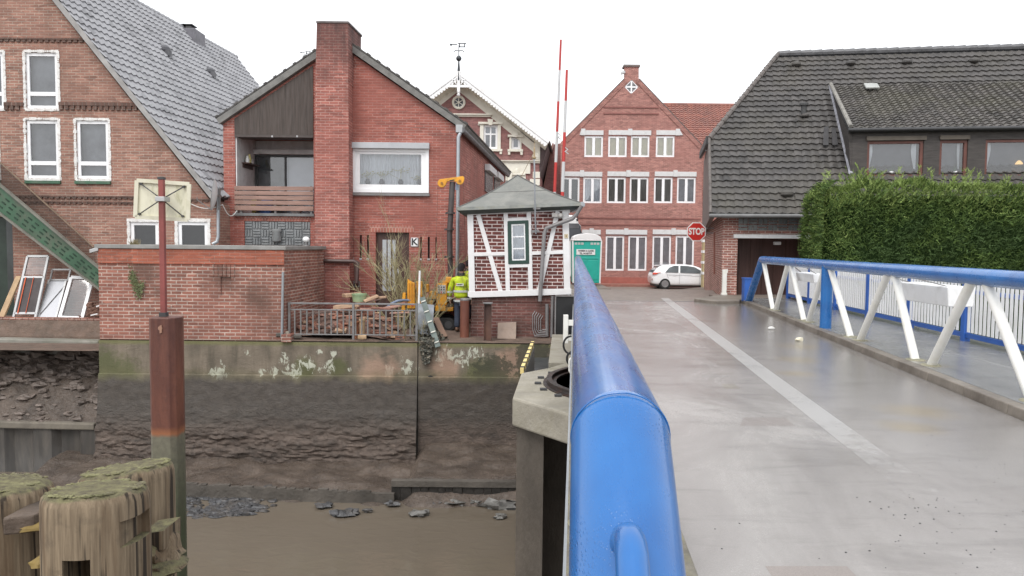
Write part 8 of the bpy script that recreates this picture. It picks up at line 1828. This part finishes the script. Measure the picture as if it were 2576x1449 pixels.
def gl(pts, nm, m=CGL, par=car):
    mb = MB(); fr_ = [V((g0.x + x, side_y(z), zg + z)) for x, z in pts]; mb.add(fr_ + [p + V((0, .05, 0)) for p in fr_], [list(range(len(pts)))] + [[i + len(pts) for i in range(len(pts))][::-1]] + [(i, (i + 1) % len(pts), len(pts) + (i + 1) % len(pts), len(pts) + i) for i in range(len(pts))]); return B(mb, nm, m, par)
gl([(.80, .985), (1.55, .965), (1.60, 1.365), (1.35, 1.36), (1.05, 1.25)], 'rear_side_window')
gl([(1.66, .962), (2.62, .945), (3.05, .985), (2.55, 1.28), (2.15, 1.35), (1.70, 1.37)], 'front_side_window')
mb = MB(); q_ = [(.13, .985), (.13, 1.02), (.44, 1.30), (.50, 1.28)]
mb.add([V((g0.x + .10, yc + .28, zg + .97)), V((g0.x + .10, yc + 1.48, zg + .97)), V((g0.x + .42, yc + 1.42, zg + 1.29)), V((g0.x + .42, yc + .34, zg + 1.29))], [(0, 1, 2, 3)]); B(mb, 'rear_window', CGL, car)
mb = MB(); mb.prism([(g0.x + .26, yc + .32, zg + 1.335), (g0.x + .62, yc + .30, zg + 1.375), (g0.x + .62, yc + .30, zg + 1.40), (g0.x + .30, yc + .32, zg + 1.365)], (0, 1.12, 0)); B(mb, 'spoiler', CARW, car, bevel=.01)
for x in (.78, 3.42):
    for yy, sd_ in ((yc + .10, -1), (yc + 1.66, 1)):
        mb = MB(); mb.disc((g0.x + x, yy - sd_ * .045, zg + .315), .345, .20, (0, 1, 0), 32); ar = B(mb, 'wheel_arch', BLACK, car)
        mb = MB(); mb.disc((g0.x + x, yy + sd_ * .02, zg + .305), .305, .19, (0, 1, 0), 32); wl_ = B(mb, 'wheel', RUB, car, bevel=.015)
        mb = MB(); c_ = V((g0.x + x, yy + sd_ * .117, zg + .305)); mb.disc(c_, .205, .01, (0, 1, 0), 28)
        for k in range(10): a = k * math.pi / 5; mb.beam(c_ + V((math.cos(a) * .04, sd_ * .012, math.sin(a) * .04)), c_ + V((math.cos(a) * .20, sd_ * .012, math.sin(a) * .20)), .028, .02)
        B(mb, 'rim', [mat('alloy_rim', (.42, .42, .43), .35, .6)] if x < 1 and sd_ < 0 else bpy.data.materials['alloy_rim'], wl_)
mb = MB(); mb.prism([(g0.x + .04, yc + .03, zg + .84), (g0.x + .09, yc + .03, zg + .95), (g0.x + .55, yc - .012, zg + .975), (g0.x + .36, yc - .012, zg + .93), (g0.x + .26, yc - .01, zg + .84)], (0, .12, 0)); B(mb, 'tail_light', mat('tail_red', (.60, .06, .03), .2), car, bevel=.01)
mb = MB(); mb.obox(V((g0.x + 2.93, yc - .13, zg + 1.0)), V((.09, 0, 0)), V((0, .06, 0)), V((0, 0, .065))); mb.obox(V((g0.x + 2.93, yc - .05, zg + .965)), V((.03, 0, 0)), V((0, .05, 0)), V((0, 0, .02))); B(mb, 'door_mirror', CARW, car, bevel=.03)
mb = MB(); mb.box(g0.x + .03, g0.x + .08, yc + .10, yc + .22, zg + .50, zg + .60); B(mb, 'reflector', mat('fog_red', (.35, .2, .18), .3), car)
mb = MB()
for a, b in (((1.63, .30), (1.63, .94)), ((2.78, .30), (2.78, .92)), ((.98, .62), (.86, .93))): mb.beam((g0.x + a[0], yc - .008, zg + a[1]), (g0.x + b[0], yc - .006, zg + b[1]), .012, .012)
mb.beam((g0.x + .9, yc - .006, zg + .84), (g0.x + 3.3, yc - .004, zg + .77), .010, .014); B(mb, 'panel_gaps', mat('gap_grey', (.30, .30, .31), .5), car)
mb = MB()
for x in (1.35, 2.45): mb.obox(V((g0.x + x, yc - .015, zg + .80)), V((.09, 0, .006)), V((0, .015, 0)), V((0, 0, .014)))
B(mb, 'door_handles', CARW, car, bevel=.006)
mb = MB(); mb.box(g0.x + .2, g0.x + 4.1, yc + .15, yc + 1.6, zg + .14, zg + .26); B(mb, 'underbody', BLACK, car)

# ---------------------------------------------------------------- kerb islands at the junction, white pillar
for k, pts in enumerate((((1676, 731), (1768, 722), (1820, 741), (1700, 748)), ((1746, 751), (1812, 741), (1870, 744), (1860, 756), (1800, 757)))):
    zz = -2.02 if k == 0 else -1.40
    mb = MB(); top = [PZ(u, v, zz) for u, v in pts]; mb.prism([p - V((0, 0, .5 if k else .5)) for p in top], (0, 0, .5)); struct(mb, 'pavement', [KERB, PAV][0], bevel=.02)
mb = MB(); mb.quad((kx(YF) + .1, YF, HF - .004), (kx(YF) + 6, YF, HF - .004), (kx(YF) + 6, 23.5, HF - .012), (kx(YF) - .3, 22.4, HF - .012)); struct(mb, 'footway', FOOT, fix=False)
mb = MB(); mb.prism([(kx(YF) - .35, YF + .02, -2.6), (20, YF + .02, -2.6), (20, 22.6, -2.6), (kx(YF) - .35, 22.4, -2.6)], (0, 0, 1.195)); struct(mb, 'ground_bank', PAV)
r_ = R(1817, 678, 1827, 744, 22.1); t = T('white_pillar', 'narrow white painted pillar at the brick corner of the tiled house beside the garage', 'pillar', (r_[0], 22.1, r_[2]))
mb = MB(); mb.box(r_[0], r_[1], 22.05, 22.16, r_[2] - .06, r_[3]); B(mb, 'shaft', STRUT, t, bevel=.008)
mb = MB(); mb.obox(P(1827, 682, 22.1), V((.04, 0, 0)), V((0, .04, 0)), V((0, 0, .05))); mb.box(r_[0] - .02, r_[1] + .02, 22.03, 22.18, r_[2] - .07, r_[2] + .08); B(mb, 'fittings', STRUT, t, bevel=.01)
pipe([P(1797, 585, 25), P(1797, 690, 25)], .03, 'wall_pipe', mat('red_pipe', (.28, .12, .09), .6), h5, 8)

# ---------------------------------------------------------------- hedge
hd = T('conifer_hedge', 'tall clipped dark green conifer hedge behind the white fence on the right', 'hedge', (P(2300, 700, 19).x, 19, -1.5))
yh = 18.9; hx0 = P(2018, 550, yh + 1.3).x; hx1 = P(2576, 550, yh).x + 5.5; hz0, hz1 = -2.3, P(2300, 455, yh).z
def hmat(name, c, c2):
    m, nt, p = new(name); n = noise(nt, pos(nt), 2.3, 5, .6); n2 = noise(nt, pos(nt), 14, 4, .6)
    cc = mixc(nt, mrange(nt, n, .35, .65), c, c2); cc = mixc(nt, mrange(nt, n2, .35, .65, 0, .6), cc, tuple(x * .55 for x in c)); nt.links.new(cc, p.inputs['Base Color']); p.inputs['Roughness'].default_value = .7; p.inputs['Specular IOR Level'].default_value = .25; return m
HG = [hmat('hedge_dark', (.058, .102, .032), (.082, .136, .040)), hmat('hedge_mid', (.092, .155, .040), (.13, .195, .048)), hmat('hedge_lit_tip', (.24, .33, .09), (.29, .37, .12))]
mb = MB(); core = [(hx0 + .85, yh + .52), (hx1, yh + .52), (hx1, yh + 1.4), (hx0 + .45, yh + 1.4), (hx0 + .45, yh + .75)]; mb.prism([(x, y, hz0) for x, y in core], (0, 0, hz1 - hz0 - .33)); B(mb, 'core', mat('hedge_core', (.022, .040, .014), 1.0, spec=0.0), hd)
random.seed(77); mb = MB()
def spray(c, d, l, w_, mi):
    """a flat feathery conifer spray: a curved spine with side needles"""
    d = d.normalized(); s = d.cross(V((random.gauss(0, 1), random.gauss(0, 1), random.gauss(0, 1)))).normalized(); vs = []; fs = []
    k = 3; g = V((0, 0, -l * .10))
    p = [c + d * (l * i / k) + g * (i / k) ** 2 for i in range(k + 1)]
    for i in range(k):
        w1 = w_ * (1 - i / k * .8)
        o = len(vs); vs += [p[i], p[i + 1], p[i] + d * l * .30 + s * w1, p[i] + d * l * .30 - s * w1]; fs += [(o, o + 2, o + 1), (o, o + 1, o + 3)]
    mb.add(vs, fs, mi)
nH = 0
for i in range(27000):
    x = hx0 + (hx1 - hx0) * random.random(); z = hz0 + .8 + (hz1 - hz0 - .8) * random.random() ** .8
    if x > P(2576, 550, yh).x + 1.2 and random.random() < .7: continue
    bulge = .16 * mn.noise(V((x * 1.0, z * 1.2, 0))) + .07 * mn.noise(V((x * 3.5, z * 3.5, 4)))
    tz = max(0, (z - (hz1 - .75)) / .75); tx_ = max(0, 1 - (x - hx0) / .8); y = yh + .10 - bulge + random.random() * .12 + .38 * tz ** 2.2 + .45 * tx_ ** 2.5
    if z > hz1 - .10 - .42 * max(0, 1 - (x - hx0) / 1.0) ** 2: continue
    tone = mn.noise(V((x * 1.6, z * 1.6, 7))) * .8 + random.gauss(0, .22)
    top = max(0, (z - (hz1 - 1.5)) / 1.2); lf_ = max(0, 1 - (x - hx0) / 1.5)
    q = tone + top ** 1.6 * 1.15 + lf_ ** 1.3 * .75  # sprays paler towards crown and left end: light put into the tone
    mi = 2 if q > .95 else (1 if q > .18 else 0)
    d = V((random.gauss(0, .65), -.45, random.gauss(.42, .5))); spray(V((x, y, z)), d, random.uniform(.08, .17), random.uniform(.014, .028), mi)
for i in range(9000):           # crown: loose upright shoots, ragged outline
    x = hx0 + (hx1 - hx0) * random.random() ** 1.1; y = yh + random.random() * 1.3
    hgt = hz1 - .10 - .42 * max(0, 1 - (x - hx0) / 1.0) ** 2 - .45 * max(0, (yh + .40 - y) / .40) ** 1.3 + .20 * mn.noise(V((x * 1.1, 0, 2))) + .08 * mn.noise(V((x * 5, y * 3, 2)))
    tall = max(0, mn.noise(V((x * 1.7, 5, 1))) - .02) * 1.7 * (1 if random.random() < .5 else .3)
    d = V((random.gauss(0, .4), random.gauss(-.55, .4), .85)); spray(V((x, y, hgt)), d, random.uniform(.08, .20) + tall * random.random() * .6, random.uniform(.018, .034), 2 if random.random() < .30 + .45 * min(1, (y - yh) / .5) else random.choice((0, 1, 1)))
for i in range(3600):           # the end facing the street
    y = yh + random.random() * 1.4; z = hz0 + .8 + (hz1 - hz0 - .8) * random.random()
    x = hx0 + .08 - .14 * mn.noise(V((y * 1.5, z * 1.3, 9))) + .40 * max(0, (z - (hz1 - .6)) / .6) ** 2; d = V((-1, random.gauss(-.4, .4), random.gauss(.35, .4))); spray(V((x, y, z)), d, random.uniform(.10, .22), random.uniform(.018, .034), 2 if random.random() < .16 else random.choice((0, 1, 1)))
tip = [(hx0 + (hx1 - hx0) * random.random(), random.uniform(.18, .50)) for k in range(34)] + [(P(u, 440, yh).x, h_) for u, h_ in ((2085, .30), (2335, .55), (2348, .42), (2440, .30), (2455, .40), (2175, .2))]
for x, h_ in tip:               # single leaders standing out of the crown
    y = yh + random.random() * .7
    for i in range(26):
        t = random.random(); c = V((x + random.gauss(0, .035 * (1 - t) + .01), y + random.gauss(0, .04), hz1 - .12 + h_ * t)); d = V((random.gauss(0, .6), random.gauss(0, .5), 1)); spray(c, d, random.uniform(.06, .15), random.uniform(.012, .024), 2)
B(mb, 'foliage', HG, hd, fix=False)
